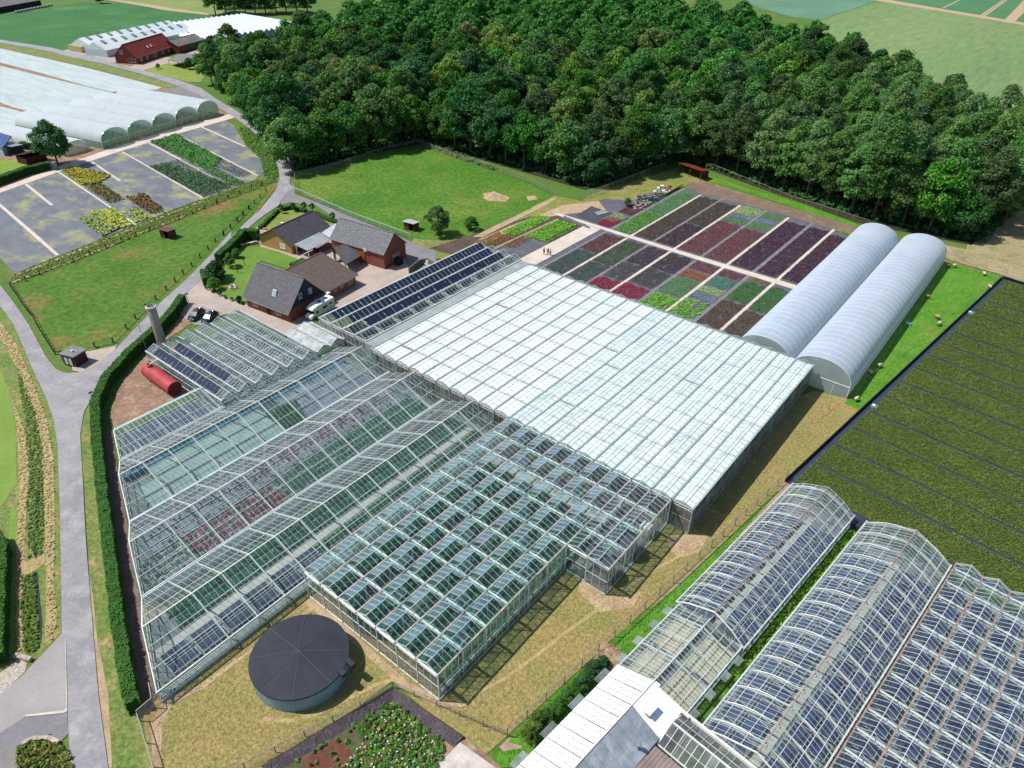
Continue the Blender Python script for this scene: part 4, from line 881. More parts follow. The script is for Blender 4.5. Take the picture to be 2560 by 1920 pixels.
# strips between the paths: x edges
SX = [(-97.2, -90.7), (-89.9, -84.4), (-83.6, -78.1), (-77.3, -71.9), (-71.1, -64.6), (-63.8, -57.8), (-57.0, -51.3), (-50.5, -45.3), (-44.5, -40.3)]
ord_ = ['first', 'second', 'third', 'fourth', 'fifth', 'sixth', 'seventh', 'eighth', 'ninth']
def B_(i, c, y0, y1, w, **k):
    side = 'nearer the white roof' if y1 < 156 else 'beyond the crossing path'
    bed(c, SX[i][0], y0, SX[i][1], y1, f'{w} in the {ord_[i]} bed strip from the left, {side}', **k)
F_ = dict(dx=.33, r=.17, h=.26, jit=.05)
B_(0 + 1, 'brown', 142, 154.7, 'red brown potted plants', **F_) ; B_(1, 'dteal', 127, 142, 'dark grey green potted plants', **F_)
B_(2, 'dolive', 138, 154.7, 'dark olive green potted plants', **F_); B_(2, 'dteal', 126, 138, 'dark bluish green potted plants', **F_); B_(2, 'lime', 120.5, 125.8, 'bright green plants')
B_(3, 'dkpur', 143, 154.7, 'very dark purple plants', **F_); B_(3, 'greyd', 133, 143, 'dark grey green pots', **F_); B_(3, 'crim', 124.5, 132.5, 'crimson leaved plants'); B_(3, 'bgreen', 120, 124.3, 'mid green plants')
B_(4, 'dkpur', 144, 154.7, 'blackish purple plants', **F_); B_(4, 'greyd', 134, 144, 'charcoal grey pots', **F_); B_(4, 'crim', 126, 133.5, 'deep crimson plants'); B_(4, 'bgreen', 120, 125.8, 'leafy green plants')
B_(5, 'red', 149.5, 154.7, 'wine red plants'); B_(5, 'orange', 144.5, 149.5, 'orange brown plants'); B_(5, 'lgreen', 134.5, 144.3, 'pale green plants'); B_(5, 'lime', 119.5, 134, 'vivid green plants', keep=.9, dx=.5, r=.34)
B_(6, 'red', 150.5, 154.7, 'wine red plants'); B_(6, 'teal', 144, 150.3, 'bluish teal plants'); B_(6, 'pale', 140, 144, 'pale yellow green plants'); B_(6, 'blue', 136.5, 140, 'blue grey plants'); B_(6, 'lime', 121, 136, 'patchy vivid green plants', keep=.7, dx=.55, r=.36)
B_(7, 'rust', 152.5, 154.9, 'rusty yellow plants', keep=.7); B_(7, 'grn2', 141, 152.3, 'grassy green plants'); B_(7, 'brn2', 120, 140.6, 'brownish grey plants', nl=6)
B_(8, 'grn2', 139.5, 153.6, 'grassy green plants'); B_(8, 'brn2', 120, 139, 'brownish grey plants', nl=6)
bed('dgreen', -95.0, 181, -90.9, 194, 'deep green plants in the far left corner bed by the dirt track'); bed('brown', -95.5, 169, -90.9, 180.6, 'red brown plants in the far left bed by the rubble')
bed('pale', -95.5, 164.5, -91, 168.6, 'pale green mixed plants near the crossing path at the left', keep=.8); bed('crim', -95.2, 158, -90.9, 164, 'crimson plants beside the crossing path at the left')
B_(1, 'lgreen', 176, 196, 'soft green plants'); B_(1, 'bgreen', 157.7, 175.6, 'leafy green plants', dx=.45, r=.28)
B_(2, 'olive', 158, 196, 'dark olive brown plants'); B_(3, 'olive', 175, 195.5, 'dark brown olive plants'); B_(3, 'dkpur', 158, 174.8, 'dark purple plants')
B_(4, 'pale', 190, 197.5, 'pale sage green plants', keep=.9); B_(4, 'blue', 187, 190, 'blue grey plants'); B_(4, 'lgreen', 183, 187, 'mid sage green plants'); B_(4, 'red', 158, 182.6, 'dusky red plants')
B_(5, 'lgreen', 192, 196.5, 'pale sage plants'); B_(5, 'blue', 188, 191.8, 'blue grey plants'); B_(5, 'lgreen', 182.6, 188, 'sage green plants'); B_(5, 'red', 158, 182, 'dusky red plants')
B_(6, 'purp', 158, 194, 'deep purple plants'); B_(7, 'purp', 158, 194.5, 'deep purple plants'); B_(8, 'purp', 158.5, 193, 'deep purple plants')
bed('lime', -44.4, 195.2, -40, 196.8, 'bright grass tufts at the end of the purple bed', ragged=0)
# left of the wide path
bed('lime', -111, 137, -106.4, 153.5, 'bright green leafy plants in the outer bed by the dirt track', dx=.5, r=.34); bed('rust', -111.6, 126, -106.6, 136.8, 'orange and green plants in the outer bed by the dirt track'); bed('lime', -110.5, 121, -106.7, 125.6, 'low green plants by the solar roof house')
bed('lime', -104.8, 139, -98.8, 154, 'bright green leafy plants beside the wide concrete path', dx=.5, r=.34); bed('rust', -105.2, 130.5, -102, 138.6, 'orange green plants thinning out beside bare fabric', keep=.75); bed('bgreen', -105, 120.4, -98, 127.0, 'mid green plants behind the solar roof house')
bed('bgreen', -98.5, 139, -97.4, 153, 'narrow line of green plants beside the wide concrete path')
patch('bare_fabric', m_fabric2, blk(-104.6, 127.5, -97.4, 139), 6)
# the great dark field on the right
def dk(p0, p1): return [RG(a, b) for a, b in ((-24.5 + 0, p0), (40, p0), (40, p1), (-24.5, p1))]
m_path = mat('navy_ground_cover', C('3f4c5e'), C('364253'), .5, fine=3, famt=.12, rough=.6)
FE = lambda p: -27.0 + (p - 90) * .0   # left edge in the turned grid
def field_pt(q, p): return RG(q, p)
a_, b_ = (-17.1, 91.9), (-4.3, 192.9)
def toqp(x, y): return (x * math.cos(A6) + y * math.sin(A6), -x * math.sin(A6) + y * math.cos(A6))
qa, pa = toqp(*a_); qb, pb = toqp(*b_)
eq = lambda p: qa + (qb - qa) * (p - pa) / (pb - pa)
patch('nursery_field', m_path, [RG(eq(88.5), 88.5), RG(60, 88.5), RG(60, pb), RG(eq(pb), pb)], 7)
rb = MB(); rb.bar((*RG(eq(88.5) - .15, 88.5), .35), (*RG(eq(pb) - .15, pb), .35), .14, .7); rb.bar((*RG(eq(pb), pb + .1), .35), (*RG(60, pb + .1), .35), .14, .7)
tag(rb.build('liner_edge', mat('black_liner', C('1c222b'), rough=.5, famt=.1)), 'raised black liner edge along the dark heather field', 'edging')
pys = [W('Q', p)[0:2] for p in ((845, 312), (800, 352), (752, 393), (705, 437), (655, 487), (608, 537), (550, 588), (490, 643), (430, 700), (362, 765), (290, 827), (212, 897))]
ps = sorted(toqp(*p)[1] for p in pys)
ps = [88.9, 95.9, 102.6] + ps + [ps[-1] + 8.3]
ml = leafm('heather_leaf', '5c6f2e', '687a32', .15, .25)
for n_, (p0, p1) in enumerate(zip(ps[:-1], ps[1:])):
    p0_, p1_ = max(p0, 89.2) + .28, p1 - .28
    if p1_ - p0_ < .6: continue
    qr = 14 if p1 < 110 else (24 if p1 < 150 else 32)
    d = .36 if p1 < 140 else .46
    poly = [RG(eq(p0_) + .9, p0_), RG(qr, p0_), RG(qr, p1_), RG(eq(p1_) + .9, p1_)]
    patch('heather_bed', mat('heather_bed_soil', C('414f26'), C('4b582a'), .5, fine=5), poly, 9)
    crop('heather_strip', 'olive green strip of small potted plants in the dark field, number %s from the glasshouses' % NUM[n_ + 1], 'plants', poly, .25, .18, .26, ml, dy=d, ang=A6, nl=5, jit=.09, z=.14, keep=.97)
# container yard at the left: rows of shrubs
AY = math.atan2(-(gp(0, 1) and 1), 1)
ya = W('A', [(405, 1190), (950, 1560)]); yang = math.atan2(ya[1][1] - ya[0][1], ya[1][0] - ya[0][0])
def yard(c1, c2, pts, lab, dx, r, h, n='shrub', keep=.97, name='potted_shrubs', nl=8, off=0.5):
    return crop(name, lab, 'plants', W('A', pts), dx, r, h, leafm('yard_' + n, c1, c2, isl=.2), ang=yang, nl=nl, jit=.04, z=.1, keep=keep, off=off)
yard('3f8028', '55983a', [(1040, 985), (1215, 930), (1535, 1100), (1480, 1160), (1390, 1165)], 'bright green shrub rows in the yard bed with the diagonal path', 0.82, 0.50, .6, 'a')
yard('4a8034', '5a9040', [(1390, 1165), (1480, 1160), (1700, 1270), (1600, 1290)], 'mid green low shrub rows near the yard bank', 0.73, 0.40, .5, 'b')
yard('2f6232', '3f7038', [(1035, 1155), (1150, 1130), (1420, 1215), (1600, 1300), (1400, 1368)], 'dark green shrub rows widening towards the ditch bank', 0.86, 0.46, .6, 'c')
yard('3a5240', '34483c', [(1130, 1125), (1240, 1105), (1590, 1295), (1420, 1215)], 'small dark grey green pots in widely spaced rows', 0.86, 0.30, .35, 'd')
yard('3a5240', '34483c', [(1480, 1150), (1540, 1105), (1745, 1205), (1660, 1225)], 'small dark pots near the grey fabric end of the yard', 0.86, 0.30, .35, 'd')
yard('b8ac38', 'a09a2c', [(435, 1190), (490, 1160), (650, 1190), (770, 1215), (690, 1270), (560, 1280)], 'yellow shrubs massed beside the pale path', 0.73, 0.55, .7, 'e')
yard('6a6a26', '7c7a30', [(585, 1285), (680, 1265), (860, 1380), (760, 1410)], 'olive brown shrub rows next to the yellow ones', 0.86, 0.50, .7, 'f')
yard('7a5f28', '6a4f20', [(870, 1370), (1000, 1345), (1150, 1470), (1030, 1480)], 'bronze shrub rows beside the ditch', 0.86, 0.52, .7, 'g')
yard('c9cf5a', 'b8c450', [(640, 1470), (790, 1440), (925, 1560), (800, 1590)], 'bright yellow green shrub rows by the ditch', 0.77, 0.55, .7, 'h')
yard('a5b86a', '93a858', [(545, 1515), (650, 1490), (805, 1600), (705, 1640)], 'pale green shrub rows nearest the ditch corner', 0.77, 0.55, .7, 'i')
yard('bcc86a', 'a8b858', [(855, 1470), (960, 1440), (1055, 1510), (940, 1545)], 'pale lime shrubs below the bronze rows', 0.82, 0.55, .7, 'j', keep=.8)
# ------------------------------------------------------------------ houses, barns and sheds
m_brick = mat('red_brick', C('8a4f44'), C('9a5a4c'), 1.5, fine=7, famt=.18, bump=.3, bs=20); m_brickp = mat('pinkish_brick', C('a8705e'), C('98604f'), 1.5, fine=7, famt=.18)
m_yel = mat('yellow_brick', C('c9a060'), C('b98f52'), 1.0, fine=7, famt=.12); m_slate = mat('grey_roof_tile', C('7d7c80'), C('6c6b70'), 1.2, C('8f8e90'), 2.5, (.5, .7), 9, .15, world=False)
m_btile = mat('brown_roof_tile', C('6d5f5a'), C('7c6d67'), 1.2, fine=9, famt=.15, world=False); m_dtile = mat('dark_roof_tile', C('57545a'), C('656168'), 1.2, fine=9, famt=.15, world=False)
m_gtile = mat('lichened_roof_tile', C('86868a'), C('74757a'), 2.0, C('a0a29c'), 3, (.5, .65), 6, .25, world=False); m_rtile = mat('red_roof_tile', C('8f3a38'), C('9f4542'), 1, fine=6, famt=.12, world=False)
m_winf = mat('white_window_frame', C('f2f2f0'), rough=.4, famt=0); m_wing = mat('window_glass', C('2c3a48'), rough=.08, spec=.8, famt=0); m_dark = mat('dark_timber', C('3a3230'), C('2e2826'), 1, fine=4)
m_wood_o = mat('orange_timber', C('b3672c'), C('a35a24'), 1, fine=4, famt=.12); m_wood_b = mat('brown_timber', C('6d4634'), C('5c3a2c'), 1, fine=4, famt=.2)
def window(t, p, w, h, ax, frame=m_winf, name='window', mull=1, pane=m_wing):
    """ax: local direction along the wall ('x' or 'y'); the window sits proud of the wall at p (centre)"""
    f = MB(); g = MB(); x, y, z = p; e = .05
    def bx(mb, a0, a1, z0, z1, d):
        if ax == 'x': mb.box(x + a0, y - d, z + z0, x + a1, y + d, z + z1)
        else: mb.box(x - d, y + a0, z + z0, x + d, y + a1, z + z1)
    bx(f, -w / 2, w / 2, -h / 2 - .03, -h / 2 + .08, .09); bx(f, -w / 2, w / 2, h / 2 - .08, h / 2, .08)
    for k in range(mull + 2):
        a = -w / 2 + .04 + (w - .08) * k / (mull + 1); bx(f, a - .04, a + .04, -h / 2 + .08, h / 2 - .08, .08)
    bx(g, -w / 2 + .05, w / 2 - .05, -h / 2 + .06, h / 2 - .06, .05)
    fo = f.build(name, frame, t); g.build('pane', pane, fo)
def house(name, label, cat, loc, rz, Lx, Ly, eave, ridge, wall, roof, over=.35, rib=.34, course=.36, gable=None, ridge_f=.5):
    """ridge along local x"""
    t = thing(name, label, cat, loc, rz); ry = Ly * ridge_f
    MB().box(0, 0, 0, Lx, Ly, eave).build('wall', wall, t)
    for x0, x1 in ((0, .25), (Lx - .25, Lx)): MB().add([(x0, 0, eave), (x1, 0, eave), (x1, Ly, eave), (x0, Ly, eave), (x0, ry, ridge - .1), (x1, ry, ridge - .1)], [(0, 1, 5, 4), (2, 3, 4, 5), (0, 4, 3), (1, 2, 5), (3, 2, 1, 0)]).build('gable', gable or wall, t)
    for s, (ya, yb) in enumerate(((0, ry), (Ly, ry))):
        d = (yb - ya); sl = (ridge - eave) / abs(d); sg = 1 if d > 0 else -1
        yo, zo = ya - sg * over, eave - over * sl
        b = MB().add([(-over, yo, zo - .04), (Lx + over, yo, zo - .04), (Lx + over, yb, ridge - .04), (-over, yb, ridge - .04), (-over, yo, zo + .1), (Lx + over, yo, zo + .1), (Lx + over, yb, ridge + .1), (-over, yb, ridge + .1)],
                     [(3, 2, 1, 0), (4, 5, 6, 7), (0, 1, 5, 4), (1, 2, 6, 5), (2, 3, 7, 6), (3, 0, 4, 7)] if s == 0 else [(0, 1, 2, 3), (7, 6, 5, 4), (4, 5, 1, 0), (5, 6, 2, 1), (6, 7, 3, 2), (7, 4, 0, 3)])
        ro = b.build('roof', roof, t); ln = math.hypot(yb - yo, ridge - zo)
        r_ = MB()
        n = int((Lx + 2 * over) / rib)
        for k in range(n + 1):
            x = -over + (Lx + 2 * over) * k / n; r_.bar((x, yo, zo + .12), (x, yb, ridge + .12), .1, .07)
        nc = int(ln / course)
        for k in range(1, nc):
            f = k / nc; r_.bar((-over, yo + (yb - yo) * f, zo + (ridge - zo) * f + .115), (Lx + over, yo + (yb - yo) * f, zo + (ridge - zo) * f + .115), .05, .03)
        r_.build('roof_tiles', roof, ro, kind='stuff')
        MB().bar((-over, yo - sg * .06, zo), (Lx + over, yo - sg * .06, zo), .12, .1).build('gutter', m_steelg, t)
    MB().bar((-over, ry, ridge + .16), (Lx + over, ry, ridge + .16), .28, .14).build('ridge', roof, t)
    return t
h1 = house('brick_house', 'red brick farmhouse with steep grey tiled roof and dark slate gable', 'house', (-126.3, 71.2, 0), R(6.8), 12.5, 9.9, 2.7, 8.0, m_brick, m_slate, .5, gable=mat('slate_cladding', C('3b4250'), C('333a47'), 1, fine=5))
for x in (2.6, 9.3): window(h1, (x, -.02, 1.55), 1.7, 1.3, 'x')
MB().box(6.0, -.1, .1, 7.0, .05, 2.2).build('door', m_dark, h1); window(h1, (12.52, 3.6, 4.6), .9, 1.2, 'y'); window(h1, (12.52, 6.4, 4.6), .9, 1.2, 'y'); window(h1, (12.52, 7.6, 1.6), 1.0, 1.1, 'y')
o = MB().box(-.5, -.7, 0, .5, .7, .12).build('roof_window', m_winf, h1, (7.4, 1.6, 4.68)); o.rotation_euler = (math.atan2(5.3, 4.95) + .25, 0, 0)
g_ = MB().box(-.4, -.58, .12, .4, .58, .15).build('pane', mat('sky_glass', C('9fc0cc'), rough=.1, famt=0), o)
w1 = house('brick_wing', 'low brick wing with wide brown ribbed tile roof joined to the farmhouse', 'house', (-115.6, 82.2, 0), R(96.8), 10.6, 14.0, 2.5, 5.0, m_brickp, m_btile, .5, ridge_f=.72)
w1.location = (-115.4, 82.2, 0)
for x in (1.6, 4.0, 6.2, 8.8): window(w1, (x, -.02, 1.7), .8 if x < 8 else 1.2, .7 if x < 8 else 1.1, 'x', mull=0)
MB().box(.2, -1.2, 0, .35, -.1, 2.4).box(1.2, -1.2, 0, 1.35, -.1, 2.4).box(.1, -1.3, 2.3, 1.5, 0, 2.45).build('porch', m_winf, w1)
h2 = house('yellow_house', 'yellow brick bungalow with dark ribbed roof behind the hedge', 'house', (-140.3, 93.5, 0), R(98.5), 13.2, 10.5, 2.6, 5.4, m_yel, m_dtile, .45)
window(h2, (-.02, 2.9, 1.5), 1.9, 1.3, 'y', pane=mat('blind_white', C('dfe3e4'), famt=.02)); MB().lathe([(.35, 0), (.4, .08), (.01, .25)], 12).build('satellite_dish', m_winf, h2, (4.0, 6.2, 5.35)); MB().tube((7, 3.6, 4.9), (7, 3.6, 5.8), .1, n=8).build('roof_pipe', m_dark, h2)
MB().box(2.0, -.06, .1, 4.4, .05, 2.2).box(6.0, -.06, .1, 8.2, .05, 2.2).build('patio_door', m_wing, h2)
bn = house('brick_barn', 'tall red brick barn with patchy grey roof and orange sliding door', 'barn', (-133.6, 100.3, 0), R(6.8), 16.2, 7.9, 4.0, 7.6, m_brick, m_gtile, .25, rib=.5, course=.42)
MB().box(6.9, -.14, .05, 10.4, -.02, 3.4).box(6.5, -.2, 3.4, 12.6, -.05, 3.5).build('sliding_door', m_wood_o, bn); MB().box(10.4, -.35, 3.3, 11.3, -.25, 4.0).build('basketball_board', m_winf, bn); MB().lathe([(.22, 0), (.22, .05)], 12).build('hoop', m_wood_o, bn, (10.85, -.6, 3.45))
MB().box(16.18, 3.0, .1, 16.32, 5.4, 2.6).build('double_door', mat('pale_door', C('a8a6a4'), fine=3), bn)
t = thing('log_crate', 'dark stack of crates against the barn gable', 'crates', (-117.0, 106.2, 0), R(6.8))
for k in range(3): MB().box(-.7, -.8, k * .6, .7, .8, k * .6 + .5).box(-.75, -.85, k * .6 + .5, .75, .85, k * .6 + .58).build('crate', m_dark, t)
# pergola roofs between the houses, carport
def slabroof(name, label, cat, pts, zs, m, posts=True, th=.08, ribs=0, pm=m_steelw, ribm=None):
    c = np.mean(np.array(pts), 0); t = thing(name, label, cat, (c[0], c[1], 0)); q = [(x - c[0], y - c[1], z) for (x, y), z in zip(pts, zs)]; n = len(q)
    vs = [(x, y, z - th) for x, y, z in q] + q; fs = [tuple(range(n - 1, -1, -1)), tuple(range(n, 2 * n))] + [(i, (i + 1) % n, (i + 1) % n + n, i + n) for i in range(n)]
    MB().add(vs, fs).build('roof_sheet', m, t)
    if posts:
        for x, y, z in q: MB().bar((x * .93, y * .93, 0), (x * .93, y * .93, z - th), .12).build('post', pm, t)
    if ribs:
        b = MB(); a, bb, cc, d = [Vector(p) for p in q[:4]]
        for k in range(ribs + 1):
            f = k / ribs; b.bar(a.lerp(bb, f) + Vector((0, 0, .03)), d.lerp(cc, f) + Vector((0, 0, .03)), .07, .05)
        b.build('roof_rib', ribm or pm, t, kind='stuff')
    return t
m_corr = mat('pale_corrugated_sheet', C('d5dcdf'), C('c2cacf'), .8, fine=3, famt=.06, rough=.45)
slabroof('pergola', 'grey glazed pergola roof along the yellow bungalow terrace', 'pergola', W('E', [(1100, 572), (990, 530), (1210, 425), (1325, 470)], 2.5), [2.4, 2.7, 2.7, 2.4], mat('pergola_sheet', C('a3adb4'), C('8f9aa2'), .6, fine=2, famt=.1, rough=.3), ribs=9)
slabroof('lean_to_roof', 'white corrugated link roof between bungalow and barn', 'roof', W('E', [(1335, 488), (1225, 420), (1345, 345), (1392, 352)], 2.9), [2.8, 2.9, 3.0, 2.9], m_corr, ribs=7)
t = slabroof('carport', 'open carport with half hipped tile roof beside the barn door', 'carport', W('E', [(1425, 682), (1330, 570), (1475, 520), (1562, 600)], 3.0), [2.5, 3.6, 3.6, 2.5], m_dtile, ribs=11, pm=m_dark, th=.12, ribm=m_dtile)
slabroof('carport_lean_to', 'grey slated back slope of the carport roof', 'roof', W('E', [(1330, 568), (1180, 610), (1320, 545), (1470, 522)], 3.0), [3.6, 2.6, 2.6, 3.6], m_gtile, pm=m_dark, th=.1)
patch('terrace', mat('terrace_paving', C('b58a72'), C('a37a64'), .8, fine=4, famt=.15), W('E', [(1100, 610), (1290, 500), (1330, 540), (1130, 660)]), 11)
t = thing('garden_table', 'dark garden table with chairs on the brick terrace', 'table', (*W('E', (1180, 590)), 0)); MB().box(-.9, -.5, .7, .9, .5, .76).build('table_top', m_wood_b, t)
for x in (-.7, .7): MB().box(x - .05, -.4, 0, x + .05, .4, .7).build('leg', m_dark, t)
# far farm: red house, barn, white glasshouses
hf = house('red_roofed_house', 'long brick farmhouse with dark red roof by the far white glasshouses', 'house', (-372, 180.5, 0), R(119), 33, 11.5, 3.4, 8.6, mat('far_red_brick', C('8f4a3e'), C('7f4036'), 1, fine=3), m_rtile, .4, rib=1.2, course=1.2)
for x, w in ((3, 1.6), (8, 1.2), (15, 2.4), (22, 1.6), (27, 1.2)): window(hf, (x, -.04, 1.8), w, 1.5, 'x')
window(hf, (-.04, 3.0, 1.7), 4.0, 1.6, 'y'); window(hf, (-.04, 7.5, 5.2), 1.6, 1.6, 'y')
for x in (13.5, 16.5):
    o = MB().box(-.5, -.6, 0, .5, .6, .14).build('roof_window', m_winf, hf, (x, 2.2, 5.65)); o.rotation_euler = (math.atan2(5.2, 5.75), 0, 0)
hb = house('far_barn', 'low brick barn with grey roof and big green door behind the red roofed house', 'barn', (*W('A', (1240, 372)), 0), R(112), 21, 10, 3.6, 6.0, mat('far_red_brick', C('8f4a3e')), mat('grey_sheet_roof', C('8d8a86'), C('7c7975'), .3, fine=1.5), .3, rib=1.5, course=5)
MB().box(8, -.15, .1, 14, -.02, 3.4).build('sliding_door', mat('green_door', C('3f6a52'), fine=2), hb)
sh = slabroof('open_shed', 'dark open shed with grey sheet roof on the lawn opposite the far farmhouse', 'shed', W('A', [(1250, 435), (1155, 412), (1240, 378), (1385, 380)], 2.8), [2.7, 2.7, 3.2, 3.2], mat('grey_sheet_roof', C('8d8a86')), pm=m_dark, th=.15)
MB().prism([(x * .9 , y * .9) for x, y in [(a - sh.location[0], b - sh.location[1]) for a, b in W('A', [(1380, 400), (1300, 400), (1240, 388), (1385, 380)], 2.8)]], 0, 2.6).build('wall', m_dark, sh)
m_wgh = mat('whitewashed_glass', C('e3ecec', .95), C('d2dfe0', .95), .1, fine=.8, famt=.06, rough=.3)
m_wgs = mat('whitewashed_side', C('c8d4d6', .95), C('b5c4c8', .95), .1, fine=.8, famt=.1, rough=.4)
for n_, q in enumerate(((-426.5, 174.5), (-411.5, 174.5))):
    t = thing('white_glasshouse', ['left', 'right'][n_] + ' one of two white gabled glasshouses beside the far farmyard', 'greenhouse', (q[0], q[1], 0), R(20)); L2 = 66
    MB().box(0, 0, 0, 13.6, L2, 3.2).build('wall', m_wgs, t)
    MB().add([(0, 0, 3.2), (13.6, 0, 3.2), (6.8, 0, 6.6), (0, L2, 3.2), (13.6, L2, 3.2), (6.8, L2, 6.6)], [(0, 1, 2), (1, 4, 5, 2), (0, 2, 5, 3), (3, 5, 4)]).build('roof', m_wgh, t, (0, 0, .01))
    for k in range(9):
        o = MB().box(-1.3, -1, 0, 1.3, 1, .25).build('roof_vent', mat('dark_vent', C('8a8f8c'), fine=2), t, (8.2, 5 + k * 7, 5.95)); o.rotation_euler = (0, R(26), 0)
t = thing('white_glasshouse_block', 'far block of many white glass ridges in front of the dark trees', 'greenhouse', (-449, 236, 0), R(2))
MB().box(0, 0, 0, 58, 58, 3.2).build('wall', m_wgs, t)
rr = MB()
for k in range(16):
    y = k * 3.625; rr = MB().add([(0, y, 3.21), (58, y, 3.21), (58, y + 3.6, 3.21), (0, y + 3.6, 3.21), (0, y + 1.8, 4.6), (58, y + 1.8, 4.6)], [(0, 1, 5, 4), (2, 3, 4, 5), (0, 4, 3), (1, 2, 5)]); rr.build('roof_ridge', m_wgh, t)
    MB().box(0, y + 1.65, 4.5, 58, y + 1.95, 4.72).build('ridge', m_wgs, t)
rb = MB()
for x in np.arange(2, 58, 4.0): rb.box(x - .25, 0, 3.4, x + .25, 58, 3.75)
t = thing('side_glasshouse', 'clear sided glasshouse between the far barn and the white block', 'greenhouse', (-412, 226, 0), R(2)); MB().box(0, 0, 0, 20, 9, 3.4).build('wall', m_wgs, t)
for k in range(3): MB().add([(0, k * 3, 3.4), (20, k * 3, 3.4), (20, k * 3 + 3, 3.4), (0, k * 3 + 3, 3.4), (0, k * 3 + 1.5, 4.5), (20, k * 3 + 1.5, 4.5)], [(0, 1, 5, 4), (2, 3, 4, 5), (0, 4, 3), (1, 2, 5)]).build('roof_ridge', m_wgh, t)
patch('farm_yard', m_pav, W('A', [(420, 352), (500, 340), (830, 370), (1200, 400), (1400, 335), (1430, 345), (1200, 450), (1010, 480), (980, 500), (850, 455), (700, 405)]), 6)
patch('brick_apron', mat('brick_apron', C('a8735f'), fine=2), W('A', [(785, 435), (830, 415), (950, 440), (900, 460)]), 11)
patch('farm_lawn', mat('farm_lawn', C('8fa045'), C('7f9440'), .1, fine=1), W('A', [(990, 485), (1150, 440), (1380, 440), (1420, 520), (1390, 570), (1300, 570), (1100, 520)]), 7)
for n_ in range(5):
    t = MB().box(-1.1, -1.1, 0, 1.1, 1.1, 3).build('crate_stack', mat('pale_crate', C('cfc48e'), fine=2), loc=(*W('A', (505 + n_ * 16, 352 + n_ * 3)), 0), rz=R(20)); tag(t, 'pale stacked crate pile, number %s of five beside the far white gable' % ['one', 'two', 'three', 'four', 'five'][n_], 'crates', 'crate stacks at the far glasshouse')
bpY = house('cattle_shed', 'long low dark cattle shed at the far top left corner', 'barn', (*W('A', (290, 38)), 0), R(205), 90, 18, 3.6, 7, m_dark, mat('grey_sheet_roof', C('8d8a86')), .5, rib=3, course=5)
bpY.rotation_euler = (0, 0, math.atan2(*(np.array(W('A', (0, 92))) - np.array(W('A', (290, 38))))[::-1])); bpY.scale = (1, -1, 1)
for n_ in range(12):
    p = W('A', (120 + n_ * 21, 90 - n_ * 4.2)); o = MB().tube((-1, 0, .75), (1, 0, .75), .75, n=10).build('wrapped_bale', mat('bale_wrap', C('8fa3a8'), C('7a8f98'), 1, fine=2), loc=(*p, 0), rz=R(25)); tag(o, 'pale wrapped silage bale in the row along the far cattle shed', 'bale', 'silage bales by the cattle shed')
# ------------------------------------------------------------------ film tunnels
def tunnel(name, label, loc, rz, Wd, L, eave, ridge, film, hoop=1.0, group=None, k=12, hoopm=m_steel, ends=None, hw=.05, bulge=.0, side=None, wrinkle=None):
    t = thing(name, label, 'polytunnel', loc, rz, group); prof = []
    for i in range(k + 1):
        a = math.pi * i / k; prof.append((Wd / 2 - Wd / 2 * math.cos(a), eave + (ridge - eave) * math.sin(a) ** .85))
    n = int(L / hoop); v = []; f = []
    for j in range(n * 2 + 1):
        y = L * j / (n * 2); b = bulge if j % 2 else 0
        for x, z in prof: v.append((x + (x - Wd / 2) / Wd * b, y, z + b * (z > eave + .1)))
    m_ = k + 1
    for j in range(n * 2):
        for i in range(k): f.append((j * m_ + i, (j + 1) * m_ + i, (j + 1) * m_ + i + 1, j * m_ + i + 1))
    MB().add(v, [tuple(reversed(q)) for q in f]).build('film_cover', film, t, smooth=True)
    hm = MB()
    for (xa, za), (xb, zb) in zip(prof[:-1], prof[1:]): hm.bar((xa, 0, za - .03), (xb, 0, zb - .03), hw)
    hm.bar((0, 0, 0), (0, 0, eave), hw * 1.3); hm.bar((Wd, 0, 0), (Wd, 0, eave), hw * 1.3); me = hm.mesh('hoop', hoopm)
    for j in range(n + 1): link('hoop', me, t, (0, L * j / n, 0))
    for x in (0, Wd):
        MB().bar((x, 0, eave), (x, L, eave), .1).build('side_rail', hoopm, t)
        MB().add([(x, 0, .15), (x, L, .15), (x, L, eave), (x, 0, eave)], QF).build('side_wall', side or film, t)
    MB().bar((Wd / 2, 0, ridge - .06), (Wd / 2, L, ridge - .06), .06).build('ridge_rail', hoopm, t)
    for y in (0, L):
        MB().add([(0, y, 0), (Wd, y, 0)] + [(x, y, z) for x, z in prof[::-1]], [tuple(range(len(prof) + 2))]).build('end_wall', ends or film, t)
        g = MB(); g.bar((0, y - .03, eave), (Wd, y - .03, eave), .1)
        for q in (.25, .5, .75): g.bar((Wd * q, y - .03, 0), (Wd * q, y - .03, eave), .07)
        g.build('end_rail', m_steelw, t)
    return t
film = glass('blue_white_film', (.82, .88, .96), .66, (.72, .82, .98), 1.0, .3, .15, (.88, 1.08), .3)
filme = glass('end_film', (.75, .8, .86), .6, (.70, .76, .83), 1, .3, .2, (.8, 1.15))
tunnel('film_tunnel', 'bluish white film tunnel beside the purple beds', (-38.6, 119.6, 0), 0, 10.3, 72, 2.4, 6.3, film, 2.0, ends=filme, hoopm=m_steelw, hw=.07, k=16)
tt = tunnel('film_tunnel', 'bluish white film tunnel beside the sheep pasture', (-27.9, 119.2, 0), 0, 10.7, 73, 2.4, 6.3, film, 2.0, ends=filme, hoopm=m_steelw, hw=.07, k=16)
b = MB()
for k in range(73): b.bar((10.75, k, 1.9), (10.75, k + .5, 2.35), .05); b.bar((10.75, k + .5, 2.35), (10.75, k + 1, 1.9), .05)
b.build('vent_mesh', m_steelg, tt, kind='stuff')
